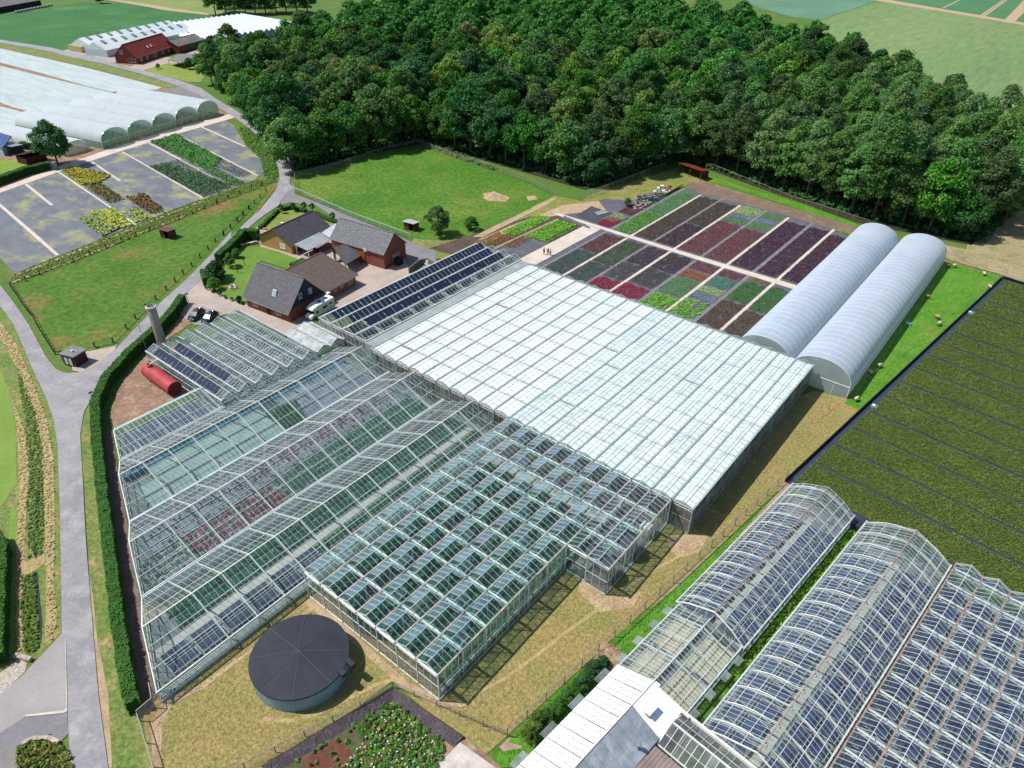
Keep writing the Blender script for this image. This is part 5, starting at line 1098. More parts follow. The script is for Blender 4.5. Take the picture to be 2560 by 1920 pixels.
v = MB().box(-28.6, 119, 0, -28.1, 192, 2.2).build('valley_gutter', mat('earthy_gutter', C('a58f82'), C('8f7b70'), .4, fine=2)); tag(v, 'earthy gutter between the two film tunnels', 'gutter')
film2 = glass('green_white_film', (.82, .9, .9), .72, (.80, .87, .90), 1.8, .12, .3, (.9, 1.1), .35); fside = glass('green_side_film', (.55, .78, .68), .35, (.6, .78, .7), 1, .3)
ta = math.atan2(50.5, -11.3) - math.pi / 2   # the turn of the five tunnels
for n_ in range(5):
    x0, y0 = -253.8 - 2.26 * n_, 104.4 + 10.1 * n_
    t = tunnel('white_tunnel', ['nearest', 'second', 'third', 'fourth', 'farthest'][n_] + ' of five joined white film tunnels beyond the grey yard', (x0, y0, 0), R(90) + ta, 10.2, 43, 2.3, 5.9, film2, 2.0, 'joined white film tunnels', k=14, ends=glass('netted_end', (.62, .78, .72), .22, (.6, .72, .68), 1, .3), bulge=.2, side=fside)
    crop('tunnel_crop', 'low green crop inside the %s of the five far tunnels' % ['nearest', 'second', 'third', 'fourth', 'farthest'][n_], 'plants', [(x0 - 1, y0 + 1), (x0 - 3, y0 + 9), (x0 - 28, y0 + 3.5), (x0 - 26, y0 - 4.5)], .9, .6, .8, leafm('tunnel_leaf', '6f9a3c', '7fae48', .5))
tunnel('small_white_tunnel', 'small white film tunnel behind the round topped garden tree', (-255.2, 92.6, 0), R(90) + ta, 9.4, 36, 1.2, 4.0, film2, 2.4, k=12, ends=glass('clear_end', (.8, .85, .8), .2, (.7, .75, .7)), bulge=.1)
# ------------------------------------------------------------------ round tank, red tank, chimney, kiosk
m_tankb = mat('pale_blue_tank_wall', C('9dbccb'), C('88aabc'), .8, C('8f9a94'), 1.0, (.55, .75), 3, .12, rough=.5); m_cov = mat('dark_tank_cover', C('31343f'), C('393c49'), .5, fine=3, famt=.08, rough=.75)
t = thing('round_water_tank', 'big round water tank with dark cone cover and pale blue wall', 'tank', (-48.4, 24.5, 0)); n = 36
MB().lathe([(5.35, 0), (5.35, 2.4)], n).build('tank_wall', m_tankb, t, smooth=True)
for k in range(8):
    a0, a1 = 2 * math.pi * k / 8, 2 * math.pi * (k + 1) / 8; pts = [(5.5 * math.cos(a0 + (a1 - a0) * i / 6), 5.5 * math.sin(a0 + (a1 - a0) * i / 6)) for i in range(7)]
    zj = .02 * (k % 2); MB().add([(0, 0, 3.2)] + [(x, y, 2.5 + zj) for x, y in pts] + [(x, y, 2.3) for x, y in pts], [(0, i + 1, i + 2) for i in range(6)] + [(i + 1, i + 8, i + 9, i + 2) for i in range(6)]).build('cover_panel', m_cov, t)
sm = MB()
for k in range(8): a = math.pi / 4 * k; sm.bar((0, 0, 3.225), (5.48 * math.cos(a), 5.48 * math.sin(a), 2.55), .05, .03)
sm.build('cover_seam', mat('seam', C('5a5e6e'), famt=0), t); b = MB()
for k in range(72): a = 2 * math.pi * k / 72; b.bar((5.4 * math.cos(a), 5.4 * math.sin(a), 0.05), (5.4 * math.cos(a), 5.4 * math.sin(a), 2.3), .03)
b.build('wall_rib', m_tankb, t, kind='stuff'); MB().box(4.6, 2.6, 2.2, 5.8, 3.2, 2.75).build('hatch', m_cov, t); MB().box(5.0, 1.2, 2.2, 5.9, 1.8, 2.8).build('hatch', m_cov, t)
m_redt = mat('faded_red_paint', C('c0474a'), C('ae4146'), .6, C('cc6a66'), .8, (.55, .75), 3, .06, rough=.5)
t = thing('red_fuel_tank', 'long faded red cylindrical tank lying on the bare soil', 'tank', (-112.7, 44.4, 0), R(-1)); MB().tube((-4.5, 0, 1.45), (4.5, 0, 1.45), 1.3, n=28).build('tank_body', m_redt, t, smooth=False)
MB().lathe([(1.3, 0), (1.2, .25), (.8, .45), (.01, .55)], 24).build('end_dome', m_redt, t, (-4.5, 0, 1.45)).rotation_euler = (0, R(-90), 0); o = MB().lathe([(1.3, 0), (1.22, .12), (.01, .2)], 24).build('end_dome', mat('dark_red_end', C('7d2f36'), C('8f3a40'), 1), t, (4.5, 0, 1.45)); o.rotation_euler = (0, R(90), 0)
for x in (-3, 3): MB().box(x - .2, -1, 0, x + .2, 1, .6).build('saddle', m_steelg, t)
MB().lathe([(.45, 0), (.45, .4), (.3, .45), (.3, .6)], 14).build('manhole', m_redt, t, (-3.2, 0, 2.65)); MB().tube((-3.2, 0, 3.1), (-3.1, 1.6, 3.5), .12, n=8).build('pipe', m_steelw, t)
t = thing('steel_chimney', 'tall round metal boiler chimney standing by the hedge', 'chimney', (-121.7, 50.0, 0)); MB().lathe([(.82, 0), (.80, 10.4), (.7, 10.5), (.62, 10.5), (.62, 10.0), (.01, 10.0)], 24).build('stack', mat('streaked_chimney_metal', C('a8a49c'), C('85827c'), .8, C('b89a88'), 1, (.5, .7), 3, .15, rough=.4, metal=.3, stretch=(1, 1, .2)), t, smooth=True)
MB().lathe([(.80, 10.2), (.92, 10.25), (.92, 10.55), (.80, 10.6)], 24).build('top_ring', m_winf, t)
for a in (0, 2.1, 4.2): MB().lathe([(.22, 10.0), (.22, 10.62), (.17, 10.62), (.17, 10.1)], 12, .33 * math.cos(a), .33 * math.sin(a)).build('flue_pipe', m_steelg, t)
k0 = W('D', (690, 1400)); t = thing('brick_kiosk', 'small dark brick transformer kiosk with flat grey roof at the road fork', 'kiosk', (-131.6, 38.2, 0), R(18))
MB().box(-1.5, -1.3, 0, 1.5, 1.3, 2.3).build('wall', mat('dark_brick', C('5a3430'), C('4a2c2a'), 1.5, fine=8), t); MB().box(-1.7, -1.5, 2.3, 1.7, 1.5, 2.5).build('roof', mat('grey_felt', C('86868a'), fine=3), t); MB().box(-1.75, -1.55, 2.5, 1.75, -1.4, 2.6).box(-1.75, 1.4, 2.5, 1.75, 1.55, 2.6).build('roof_edge', m_steelg, t); MB().box(-.2, -.3, 2.5, .1, .2, 2.75).build('roof_box', m_winf, t)
for x in (-.55, .45):
    d = MB().box(x - .45, -1.36, .1, x + .45, -1.3, 2.1).build('door', mat('door_red', C('6a2f34')), t)
    for z in (.45, .85, 1.25, 1.65): MB().box(x - .33, -1.42, z, x + .33, -1.37, z + .28).build('louvre', m_winf, d)
# small shelters
def shelter(name, label, loc, rz, w, d, h, wall, roof, open_side=True, slope=.3, posts=False):
    t = thing(name, label, 'shed', loc, rz)
    if not posts:
        MB().box(-w / 2, -d / 2, 0, -w / 2 + .1, d / 2, h).box(-w / 2 + .1, d / 2 - .1, 0, w / 2 - .1, d / 2, h).box(w / 2 - .1, -d / 2, 0, w / 2, d / 2, h).box(-w / 2 + .1, -d / 2, 0, 0 if open_side else w / 2 - .1, -d / 2 + .1, h).build('wall', wall, t)
    else:
        for x in (-w / 2, 0, w / 2):
            for y in (-d / 2, d / 2): MB().box(x - .1, y - .1, 0, x + .1, y + .1, h).build('post', wall, t)
        MB().box(-w / 2, d / 2 - .12, 0, w / 2, d / 2 + .0, h).build('back_wall', wall, t)
    e = .3
    MB().add([(-w / 2 - e, -d / 2 - e, h + slope), (w / 2 + e, -d / 2 - e, h + slope), (w / 2 + e, d / 2 + e, h), (-w / 2 - e, d / 2 + e, h), (-w / 2 - e, -d / 2 - e, h + slope + .1), (w / 2 + e, -d / 2 - e, h + slope + .1), (w / 2 + e, d / 2 + e, h + .1), (-w / 2 - e, d / 2 + e, h + .1)],
             [(3, 2, 1, 0), (4, 5, 6, 7), (0, 1, 5, 4), (1, 2, 6, 5), (2, 3, 7, 6), (3, 0, 4, 7)]).build('roof', roof, t)
    n = int(w / .35); b = MB()
    for k in range(n + 1): b.bar((-w / 2 - e + (w + 2 * e) * k / n, -d / 2 - e, h + slope + .12), (-w / 2 - e + (w + 2 * e) * k / n, d / 2 + e, h + .12), .06, .05)
    b.build('roof_rib', roof, t, kind='stuff'); return t
shelter('field_shelter', 'small brown timber shelter with purplish flat roof in the left paddock', (*W('D', (1460, 320)), 0), R(15), 2.9, 2.3, 1.9, m_wood_b, mat('purplish_roof', C('8d6a70'), C('7d5c62'), 1, fine=3))
shelter('hen_house', 'small timber shed with pale roof beside the bushy tree in the meadow', (*W('B', (910, 1585)), 0), R(10), 3.1, 2.3, 1.9, mat('reddish_timber', C('8a4a30'), C('75402c'), 1, fine=4), mat('pale_felt_roof', C('d8d4cc'), C('c5c2ba'), .8, fine=3))
t = shelter('open_field_shed', 'open timber shed with long rusty orange roof at the wood edge', (*W('C', (632, 838)), 0), R(-14), 9, 3.4, 2.4, m_wood_b, mat('rust_roof', C('a34a2c'), C('8d3f28'), .4, C('b8603a'), 1, (.5, .7), 3, .15), posts=True, slope=.7)
# left garden sheds, hedge
t = shelter('garden_shed', 'dark red garden shed with black felt roof behind the left hedge', (*W('H', (375, 470)), 0), R(100), 6.5, 5, 2.3, mat('dark_red_timber', C('5f2f2c'), C('4f2826'), 1, fine=3), mat('black_felt', C('54545c'), C('484850'), 1, fine=3), open_side=False, slope=1.2)
t = slabroof('solar_shed', 'garden building with blue solar panels on its roof at the left edge', 'shed', W('H', [(20, 310), (-120, 250), (-40, 175), (150, 235)], 3), [2.6, 2.6, 4.4, 4.4], mat('grey_felt', C('86868a')), th=.2, pm=m_dark)
qa_ = [Vector((x - t.location[0], y - t.location[1], z + .08)) for (x, y), z in zip(W('H', [(20, 310), (-120, 250), (-40, 175), (150, 235)], 3), [2.6, 2.6, 4.4, 4.4])]
for i in range(4):
    for j in range(3):
        f = lambda u, v_: qa_[0].lerp(qa_[1], u).lerp(qa_[3].lerp(qa_[2], u), v_); u0, u1, v0, v1 = i / 4 + .01, (i + 1) / 4 - .01, j / 3 + .01, (j + 1) / 3 - .01
        MB().add([f(u0, v0), f(u1, v0), f(u1, v1), f(u0, v1)] + [f(u0, v0) + Vector((0, 0, .06)), f(u1, v0) + Vector((0, 0, .06)), f(u1, v1) + Vector((0, 0, .06)), f(u0, v1) + Vector((0, 0, .06))], [(3, 2, 1, 0), (4, 5, 6, 7), (0, 1, 5, 4), (1, 2, 6, 5), (2, 3, 7, 6), (3, 0, 4, 7)]).build('solar_panel', mat('pale_solar_cell', C('3f5a8a'), C('4a6796'), 1, rough=.2, spec=.6), t)
MB().prism([(q.x * .9, q.y * .9) for q in qa_], 0, 2.35).build('wall', mat('pale_shed_wall', C('b8c4c8'), fine=3), t)
shelter('timber_lean_to', 'dark timber lean to with white sheet roof below the solar panels', (*W('H', (150, 365)), 0), R(15), 6.0, 3.2, 2.3, m_dark, m_corr)
t = thing('cage_gate', 'grey metal mesh cage gate at the end of the left hedge', 'gate', (*W('H', (605, 560)), 0), R(12))
for x, y in ((-1.3, -.6), (1.3, -.6), (-1.3, .8), (1.3, .8)): MB().box(x - .05, y - .05, 0, x + .05, y + .05, 2.4).build('post', m_steelg, t)
for x in (-1.3, 1.3): MB().box(x - .03, -.6, .1, x + .03, .8, 2.3).build('mesh_panel', m_steelg, t)
MB().box(-1.3, -.63, 2.3, 1.3, -.57, 2.4).box(-1.3, .77, 2.3, 1.3, .83, 2.4).build('top_rail', m_steelg, t)
# white roofed building, link house and small shed at the bottom
m_ww = mat('white_washed_roof', C('fbfcfb', .97), C('eef2f2', .97), .8, C('dfe8e8', .95), 1.5, (.55, .8), 3, .03, rough=.4); m_pc = mat('grey_polycarbonate', C('a7b0b8'), C('8b949c'), .35, C('c2ccd4'), .5, (.5, .7), 1.5, .1, rough=.25)
wb = thing('white_roofed_hall', 'long hall with whitewashed ribbed glass roof and grey sheet roof in the bottom right', 'greenhouse', (*RG(-24.6, 20), 0), A6)
for sy in range(12):
    for sx in range(4):
        x0, x1 = sx * 1.15, (sx + 1) * 1.15 - .03; y0_, y1_ = sy * 1.98 + random.uniform(0, .05), (sy + 1) * 1.98 - .06; z = lambda x: 2.6 + x * .42
        MB().add([(0, 0, 0), (x1 - x0, 0, .483), (x1 - x0, y1_ - y0_, .483), (0, y1_ - y0_, 0), (0, 0, .04), (x1 - x0, 0, .523), (x1 - x0, y1_ - y0_, .523), (0, y1_ - y0_, .04)], [(3, 2, 1, 0), (4, 5, 6, 7), (0, 1, 5, 4), (1, 2, 6, 5), (2, 3, 7, 6), (3, 0, 4, 7)]).build('white_roof_pane', m_ww, wb, (x0, y0_, z(x0) + (3 - sx) * .02))
b = MB()
for y in np.arange(0, 23.8, .66): b.bar((0, y, 2.72), (4.6, y, 4.66), .05, .05)
b.build('glazing_bar', m_steelg, wb, kind='stuff')
for sy in range(18):
    y0_ = sy * 1.32; m = m_ww if sy > 14 else m_pc
    MB().add([(4.62, y0_, 4.6), (8.3, y0_, 2.9), (8.3, y0_ + 1.29, 2.9), (4.62, y0_ + 1.29, 4.6), (4.62, y0_, 4.64), (8.3, y0_, 2.94), (8.3, y0_ + 1.29, 2.94), (4.62, y0_ + 1.29, 4.64)], [(3, 2, 1, 0), (4, 5, 6, 7), (0, 1, 5, 4), (1, 2, 6, 5), (2, 3, 7, 6), (3, 0, 4, 7)]).build('roof_sheet', m, wb)
MB().box(0, 0, 0, .1, 23.8, 2.6).box(8.2, 0, 0, 8.3, 23.8, 2.85).box(.1, 23.6, 0, 8.2, 23.7, 2.7).build('wall', m_pc, wb); MB().bar((4.6, 0, 4.68), (4.6, 23.8, 4.68), .1).build('ridge', m_steelw, wb)
MB().box(5.2, 20.2, 4.4, 6.6, 21.7, 4.5).build('open_hatch', m_ww, wb); MB().box(5.3, 20.3, 3.9, 6.5, 21.4, 4.02).build('hatch_curb', mat('rust_curb', C('a08074')), wb)
for k in range(5): MB().box(-.9, 3.0 + k * 4.4, 2.25, -.02, 5.0 + k * 4.4, 2.3).build('side_flap', glass('flap_glass', (.7, .78, .75), .35), wb)
MB().box(4.7, 23.5, 3.0, 5.3, 24.0, 4.4).build('end_post', m_steelw, wb); MB().bar((3.8, 23.9, 3.9), (9.2, 23.9, 2.9), .3, .2).build('verge_gutter', m_steelw, wb)
lk = widespan('link_glasshouse', 'dull glass link house crossing between the white roofed hall and the wide arched house', (*RG(-16.2, 44.0), 0), A6 - R(90), 4.6, 15.5, [(0, 2.5), (2.3, 3.7), (4.6, 2.5)], 3.0, .8, glass('dull_roof_glass', (.62, .64, .62), .35, (.5, .52, .5), 1.3), npur=2, truss=.1)
MB().bar((-.1, -.3, 2.75), (-.1, 15.8, 2.75), .28, .25).build('gutter_pipe', m_steelw, lk); MB().bar((2.3, -.3, 3.85), (2.3, 15.8, 3.85), .12, .12).build('ridge_pipe', m_steelw, lk)
sd = shelter('corrugated_shed', 'small shed with brownish corrugated roof and black flue at the bottom edge', (*RG(-13.9, 36.4), 0), A6, 5.0, 4.6, 2.6, m_pc, mat('brown_corrugated', C('a3928c'), C('8d7d78'), .5, fine=3, famt=.1), open_side=False)
fl2 = thing('flue_pipe', 'short metal flue pipe on the grey sheet roof', 'pipe', (*RG(-17.1, 37.2), 2.6)); MB().lathe([(.16, 0), (.16, 1.3), (.25, 1.35), (.25, 1.55), (.01, 1.6)], 12).build('pipe', m_steelg, fl2)
lid = MB().box(-1.0, -.8, 0, 1.0, .8, .9).build('black_bin', m_cov, loc=(*RG(-15.0, 87.0), 0), rz=A6); tag(lid, 'dark covered box between the two arched glasshouses at the heather field', 'box')
# ------------------------------------------------------------------ trees
def leafmat(n, c1, c2, tr=.25): return mat(n, C(c1), C(c2), .5, famt=0, island=.3, objrand=.38, rough=.6, spec=.2, trans=tr, world=False)
m_bark = mat('bark', C('6e6558'), C('57503f'), 2, fine=6)
def crown(R_, H, z0, nl, nleaf, ls, seed, top=.5, lob=(.26, .4)):
    g = np.random.default_rng(seed); V = []
    for k in range(nl):
        a = g.uniform(0, 2 * np.pi); u = g.uniform(-.75, 1) ; ph = math.asin(u)
        rr = (1 - max(u, 0) ** 2 * (1 - top)) * math.cos(ph); d = g.uniform(.5, .82)
        c = np.array([math.cos(a) * rr * R_ * d, math.sin(a) * rr * R_ * d, z0 + H / 2 + math.sin(ph) * H / 2 * .82])
        lr = R_ * g.uniform(*lob); n = max(30, int(nleaf * (lr / R_) ** 2 * 10 / nl))
        D = g.normal(size=(n, 3)); D /= np.linalg.norm(D, axis=1)[:, None]; D[:, 2] = np.where(D[:, 2] < -.35, -D[:, 2], D[:, 2])
        P = c + D * lr * g.uniform(.55, 1.2, (n, 1)) * np.array([1, 1, .85])
        N = D + g.normal(0, .7, (n, 3)) + np.array([0, 0, .25]); N /= np.linalg.norm(N, axis=1)[:, None]
        T = np.cross(N, g.normal(size=(n, 3))); T /= np.linalg.norm(T, axis=1)[:, None]; B = np.cross(N, T); s = ls * g.uniform(.6, 1.4, (n, 1))
        V.append(np.stack([P + T * s, P - T * s * .6 + B * s * .85, P - T * s * .6 - B * s * .85], 1).reshape(-1, 3))
    return np.concatenate(V)
def trunk(h, r, seed, lean=.03, nb=5):
    g = random.Random(seed); mb = MB(); p = Vector((0, 0, -.1)); q = Vector((g.uniform(-lean, lean) * h, g.uniform(-lean, lean) * h, h * .55)); mb.tube(p, q, r, r * .6, 8)
    q2 = q + Vector((g.uniform(-.4, .4), g.uniform(-.4, .4), h * .35)); mb.tube(q, q2, r * .6, r * .2, 6)
    for k in range(nb):
        a = g.uniform(0, 6.28); s = p.lerp(q2, g.uniform(.35, .8)); mb.tube(s, s + Vector((math.cos(a) * h * .22, math.sin(a) * h * .22, h * .18)), r * .35, r * .08, 5)
    return mb
lm_a = leafmat('broad_leaf', '5f9440', '4d8038'); lm_b = leafmat('dark_leaf', '4a7c40', '3f6e3a'); lm_c = leafmat('fresh_leaf', '789c42', '668f3a'); lm_d = leafmat('poplar_leaf', '729c54', '5d8a48', .3); lm_e = leafmat('brownish_leaf', '7d8448', '6b7a40')
KINDS_ = {}; DEAD = gp(1257, 218, 9)
def treekind(key, lm, R_, H, z0, nl, nleaf, ls, nvar, th=None, tr=.32, **k):
    KINDS_[key] = [(tris(crown(R_, H, z0, nl, nleaf, ls, 100 * len(KINDS_) + v, **k), 'crown', lm), trunk(th or z0 + H * .8, tr, v).mesh('trunk', m_bark)) for v in range(nvar)]
treekind('a', lm_a, 7.0, 15.0, 1.6, 54, 15000, .31, 3, lob=(.15, .30)); treekind('b', lm_b, 6.8, 15.5, 1.6, 52, 15000, .31, 2, lob=(.15, .30)); treekind('c', lm_c, 6.4, 14, 1.8, 48, 14000, .31, 2, lob=(.15, .30))
treekind('e', lm_e, 6.6, 14, 1.6, 48, 14000, .31, 1, lob=(.15, .30)); treekind('d', lm_d, 6.3, 20.5, 1.4, 90, 20000, .28, 3, top=.3, lob=(.14, .27)); treekind('edge', lm_a, 5.6, 11.5, .3, 50, 13000, .28, 2, lob=(.16, .32)); treekind('edgeb', lm_b, 5.0, 9.5, .2, 44, 11000, .28, 1, lob=(.16, .32))
treekind('round', lm_b, 5.2, 11.5, .9, 60, 17000, .26, 1, top=.6, lob=(.2, .3))
TL = dict(a='broadleaf tree with a mid green rounded crown standing in the wood', b='broadleaf tree with a dark green crown standing in the wood', c='broadleaf tree with a fresh yellow green crown standing in the wood', e='broadleaf tree with a brownish green crown standing in the wood',
          d='tall grey green poplar in the right hand part of the wood', edge='bushy mid green tree with leaves down to the grass at the wood edge', edgeb='bushy dark green tree with leaves down to the ground at the wood edge')
def tree(key, x, y, s=1.0, label=None, name='tree', cat='tree', group=None, var=None, sz=None):
    cr, tk = random.choice(KINDS_[key]) if var is None else KINDS_[key][var]
    t = thing(name, label or TL[key], cat, (x, y, 0), random.uniform(0, 6.28), group or (None if label else 'trees: ' + TL[key])); t.scale = (s * random.uniform(.88, 1.16), s * random.uniform(.88, 1.16), sz or s * random.uniform(.9, 1.12))
    link('crown', cr, t); link('trunk', tk, t); return t
WOOD = [(-314, 183), (-296, 179), (-272, 169), (-248, 158), (-222, 148), (-190, 134), (-188, 160), (-181, 182), (-150, 181), (-112, 181), (-108, 205), (-104, 224), (-80, 219), (-42, 210), (-12, 212), (-8, 250), (-22, 300), (-38, 316), (-73, 362), (-120, 398), (-190, 462), (-300, 470), (-390, 440), (-390, 330), (-352, 285), (-338, 255), (-325, 228), (-326, 204)]
pts = []; gx = RNG.uniform((-400, 130), (0, 480), (60000, 2)); gx = gx[inpoly(gx, WOOD)]
def inview(x, y, z=12, m=160):
    w = np.array([x, y, z - CAMH]); c = _RW.T @ w
    px, py = 1280 + F_PX * c[0] / c[2], 960 + F_PX * c[1] / c[2]; return -m < px < 2560 + m and py > -60
cell = {}
FRONT = [(-314, 183), (-296, 179), (-272, 169), (-248, 158), (-222, 148), (-190, 134), (-188, 160), (-181, 182), (-150, 181), (-112, 181), (-108, 205), (-104, 224), (-80, 219), (-42, 210), (-14, 212)]
for (x0, y0), (x1, y1) in zip(FRONT[:-1], FRONT[1:]):
    L0 = math.hypot(x1 - x0, y1 - y0); n = max(1, round(L0 / 7.6)); nx, ny = -(y1 - y0) / L0, (x1 - x0) / L0
    for k in range(n):
        f = (k + .5) / n; x, y = x0 + (x1 - x0) * f + nx * 2.2 + random.uniform(-.8, .8), y0 + (y1 - y0) * f + ny * 2.2 + random.uniform(-.8, .8)
        cell.setdefault((int(x // 12), int(y // 12)), []).append((x, y)); pts.append((x, y))
for x, y in gx:
    dd = math.hypot(x, y); sp = (8.4 if x > -95 and y < 300 else 9.8) if dd < 330 else 11.5 + (dd - 330) * .02
    k0_, k1_ = int(x // 12), int(y // 12)
    if any(math.hypot(x - a, y - b) < sp for i in (-1, 0, 1) for j in (-1, 0, 1) for a, b in cell.get((k0_ + i, k1_ + j), ())): continue
    if not inview(x, y) or math.hypot(x - DEAD[0] - 2, y - DEAD[1] + 4) < 8: continue
    cell.setdefault((k0_, k1_), []).append((x, y)); pts.append((x, y))
pts.sort(key=lambda p: math.hypot(*p))
def edged(x, y):
    best = 1e9
    for (x0, y0), (x1, y1) in zip(WOOD, WOOD[1:] + WOOD[:1]):
        dx, dy = x1 - x0, y1 - y0; t = max(0, min(1, ((x - x0) * dx + (y - y0) * dy) / (dx * dx + dy * dy))); best = min(best, math.hypot(x - x0 - t * dx, y - y0 - t * dy))
    return best
NT = 0; FR = {}
def tlab(k, x, y, e):
    kind = dict(a='mid green', b='dark green', c='fresh yellow green', e='brownish green', d='grey green poplar', edge='bushy mid green', edgeb='bushy dark green')[k]
    if e < 6.5 and math.hypot(x, y) < 300:
        z = 'along the road' if x < -190 else ('along the meadow fence' if x < -112 else 'behind the brown track')
        FR[(kind, z)] = FR.get((kind, z), 0) + 1
        return '%s tree, front row %s, %s nearest' % (kind, z, nth(FR[(kind, z)])), 'tree', 'tree', 'front row trees of the wood'
    z = 'by the far farm road' if x < -290 else 'above the left meadow corner' if x < -225 else 'above the meadow' if x < -165 else 'above the rubble pile' if x < -110 else 'above the purple beds' if x < -62 else 'above the film tunnels'
    dd = math.hypot(x, y); d = ['near', 'second', 'third', 'fourth', 'fifth', 'farthest'][min(5, max(0, int((dd - 215) / 45)))] + ' belt'
    FR[(kind, z, d)] = FR.get((kind, z, d), 0) + 1
    return '%s tree %s, %s of the wood' % (kind, z, d), 'tree', 'tree', '%s trees %s, %s of the wood' % (kind, z, d)
rest = []
for x, y in pts:
    e = edged(x, y); front = math.hypot(x, y) < 330 and (y < 235)
    pop = x > -95 and y < 330
    if e < 6 and front and random.random() < (.3 if pop else .8): k = random.choice(['edge', 'edge', 'edgeb']); s = random.uniform(1.1, 1.6)
    elif pop: k = 'd'; s = random.uniform(.92, 1.12)
    else: k = random.choices(['a', 'b', 'c', 'e'], (5, 3.2 if x > -300 else 5, 2.8, .5))[0]; s = random.uniform(.98, 1.38)
    if NT >= 296: rest.append((x, y, k, s)); continue
    tree(k, x, y, s, *tlab(k, x, y, e)); NT += 1
print('trees', NT, 'rest', len(rest))
if rest:   # the farthest crowns of the same wood, past the three hundred nearest
    allv = []
    for x, y, k, s in rest:
        me = KINDS_[k][0][0]; n = len(me.vertices); co = np.empty(n * 3, np.float32); me.vertices.foreach_get('co', co); co = co.reshape(-1, 3, 3)[::3].reshape(-1, 3)
        ctr = co.reshape(-1, 3, 3).mean(1, keepdims=True); co = (ctr + (co.reshape(-1, 3, 3) - ctr) * 1.7).reshape(-1, 3)
        a = random.uniform(0, 6.28); c_, s_ = math.cos(a), math.sin(a); allv.append(np.stack([(co[:, 0] * c_ - co[:, 1] * s_) * s + x, (co[:, 0] * s_ + co[:, 1] * c_) * s + y, co[:, 2] * s], 1))
    o = link('distant_wood', tris(np.concatenate(allv), 'distant_wood', lm_a), kind='stuff'); tag(o, 'far side of the dark green wood reaching the top of the picture', 'wood')
# undergrowth filling the wood edge
und = MB(); U = gridpts(WOOD, 1.5, jit=.4); U = U[[edged(x, y) < 9 and math.hypot(x, y) < 300 for x, y in U]]
o = link('undergrowth', tris(tufts(U, .8, 1.3, 14, 0.0), 'undergrowth', lm_b), kind='stuff'); tag(o, 'dark green undergrowth along the near edge of the wood', 'undergrowth')
# trees that stand alone
for n_, (z, p, k, s, lab) in enumerate((('H', (655, 505), 'round', 1.08, 'round dark green garden tree in front of the small white tunnel'), ('B', (1095, 1625), 'edge', .62, 'bushy green tree beside the hen house in the meadow'), ('B', (1325, 1590), 'edge', .33, 'small bushy tree right of the larger one in the meadow'),
                                   ('E', (330, 830), 'edgeb', .50, 'dark bushy garden tree at the lawn corner by the road'), ('E', (300, 920), 'edge', .27, 'small light green shrub below the dark garden tree'), ('E', (440, 720), 'c', .25, 'small yellow green garden tree beside the tall hedge'), ('E', (495, 640), 'edge', .2, 'little round shrub in the shade of the tall hedge'), ('E', (515, 1030), 'edgeb', .16, 'low dark round shrub at the lawn tip by the driveway'))):
    tree(k, *W(z, p), s, lab)
for n_, p in enumerate(((535, 26), (560, 20), (585, 25), (610, 22), (635, 24), (660, 20), (688, 23), (712, 18), (740, 24), (765, 20), (550, 8), (600, 8), (650, 6), (705, 5))):
    tree('b' if n_ % 3 else 'edge', *gp(p[0] + 4, p[1] + 12), 1.3, 'dark tree in the clump behind the far white glasshouses', group='trees behind the far glasshouses')
for n_, p in enumerate(((520, 205), (545, 222), (575, 250), (600, 285), (628, 312), (655, 340), (680, 368), (705, 400), (722, 420))):
    tree(['a', 'b', 'edge', 'c'][n_ % 4], *gp(p[0] + 12, p[1] + 8), 1.0 if n_ % 4 != 2 else 1.3, ['mid green', 'dark green', 'low bushy', 'fresh green'][n_ % 4] + ' roadside tree at the left end of the wood', group='roadside trees at the left end of the wood')
for n_, (p, s, lab) in enumerate((((700, 24), 5, 'dark bushes alone on the far green field'), ((0, 0), 0, ''))):
    if s: tree('edgeb', *W('A', p), .8, lab, name='bush', cat='bush')
tree('edgeb', *W('A', (1315, 480)), .55, 'dark red brown bush on the far farmhouse lawn', name='bush', cat='bush'); tree('edge', *W('A', (1098, 478)), .2, 'tiny conifer on the far farmhouse lawn', name='bush', cat='bush')
# dead tree in the wood
t = thing('dead_tree', 'bare grey dead tree among the dark crowns of the wood', 'tree', (*DEAD, 0)); g = random.Random(4); mb = MB(); mb.tube((0, 0, 0), (0.4, 0, 13), .35, .2, 7)
for k in range(22):
    a = g.uniform(0, 6.28); b0 = Vector((.4, 0, g.uniform(9, 13))); L0 = g.uniform(3, 8); e0 = b0 + Vector((math.cos(a) * L0 * .5, math.sin(a) * L0 * .5, L0)); mb.tube(b0, e0, .2, .08, 5)
    for q in range(3): s_ = b0.lerp(e0, g.uniform(.4, .9)); mb.tube(s_, s_ + Vector((g.uniform(-1.4, 1.4), g.uniform(-1.4, 1.4), g.uniform(.8, 2))), .06, .02, 4)
mb.build('branches', mat('dead_wood', C('c8bfb5'), C('a59c92'), 2), t)
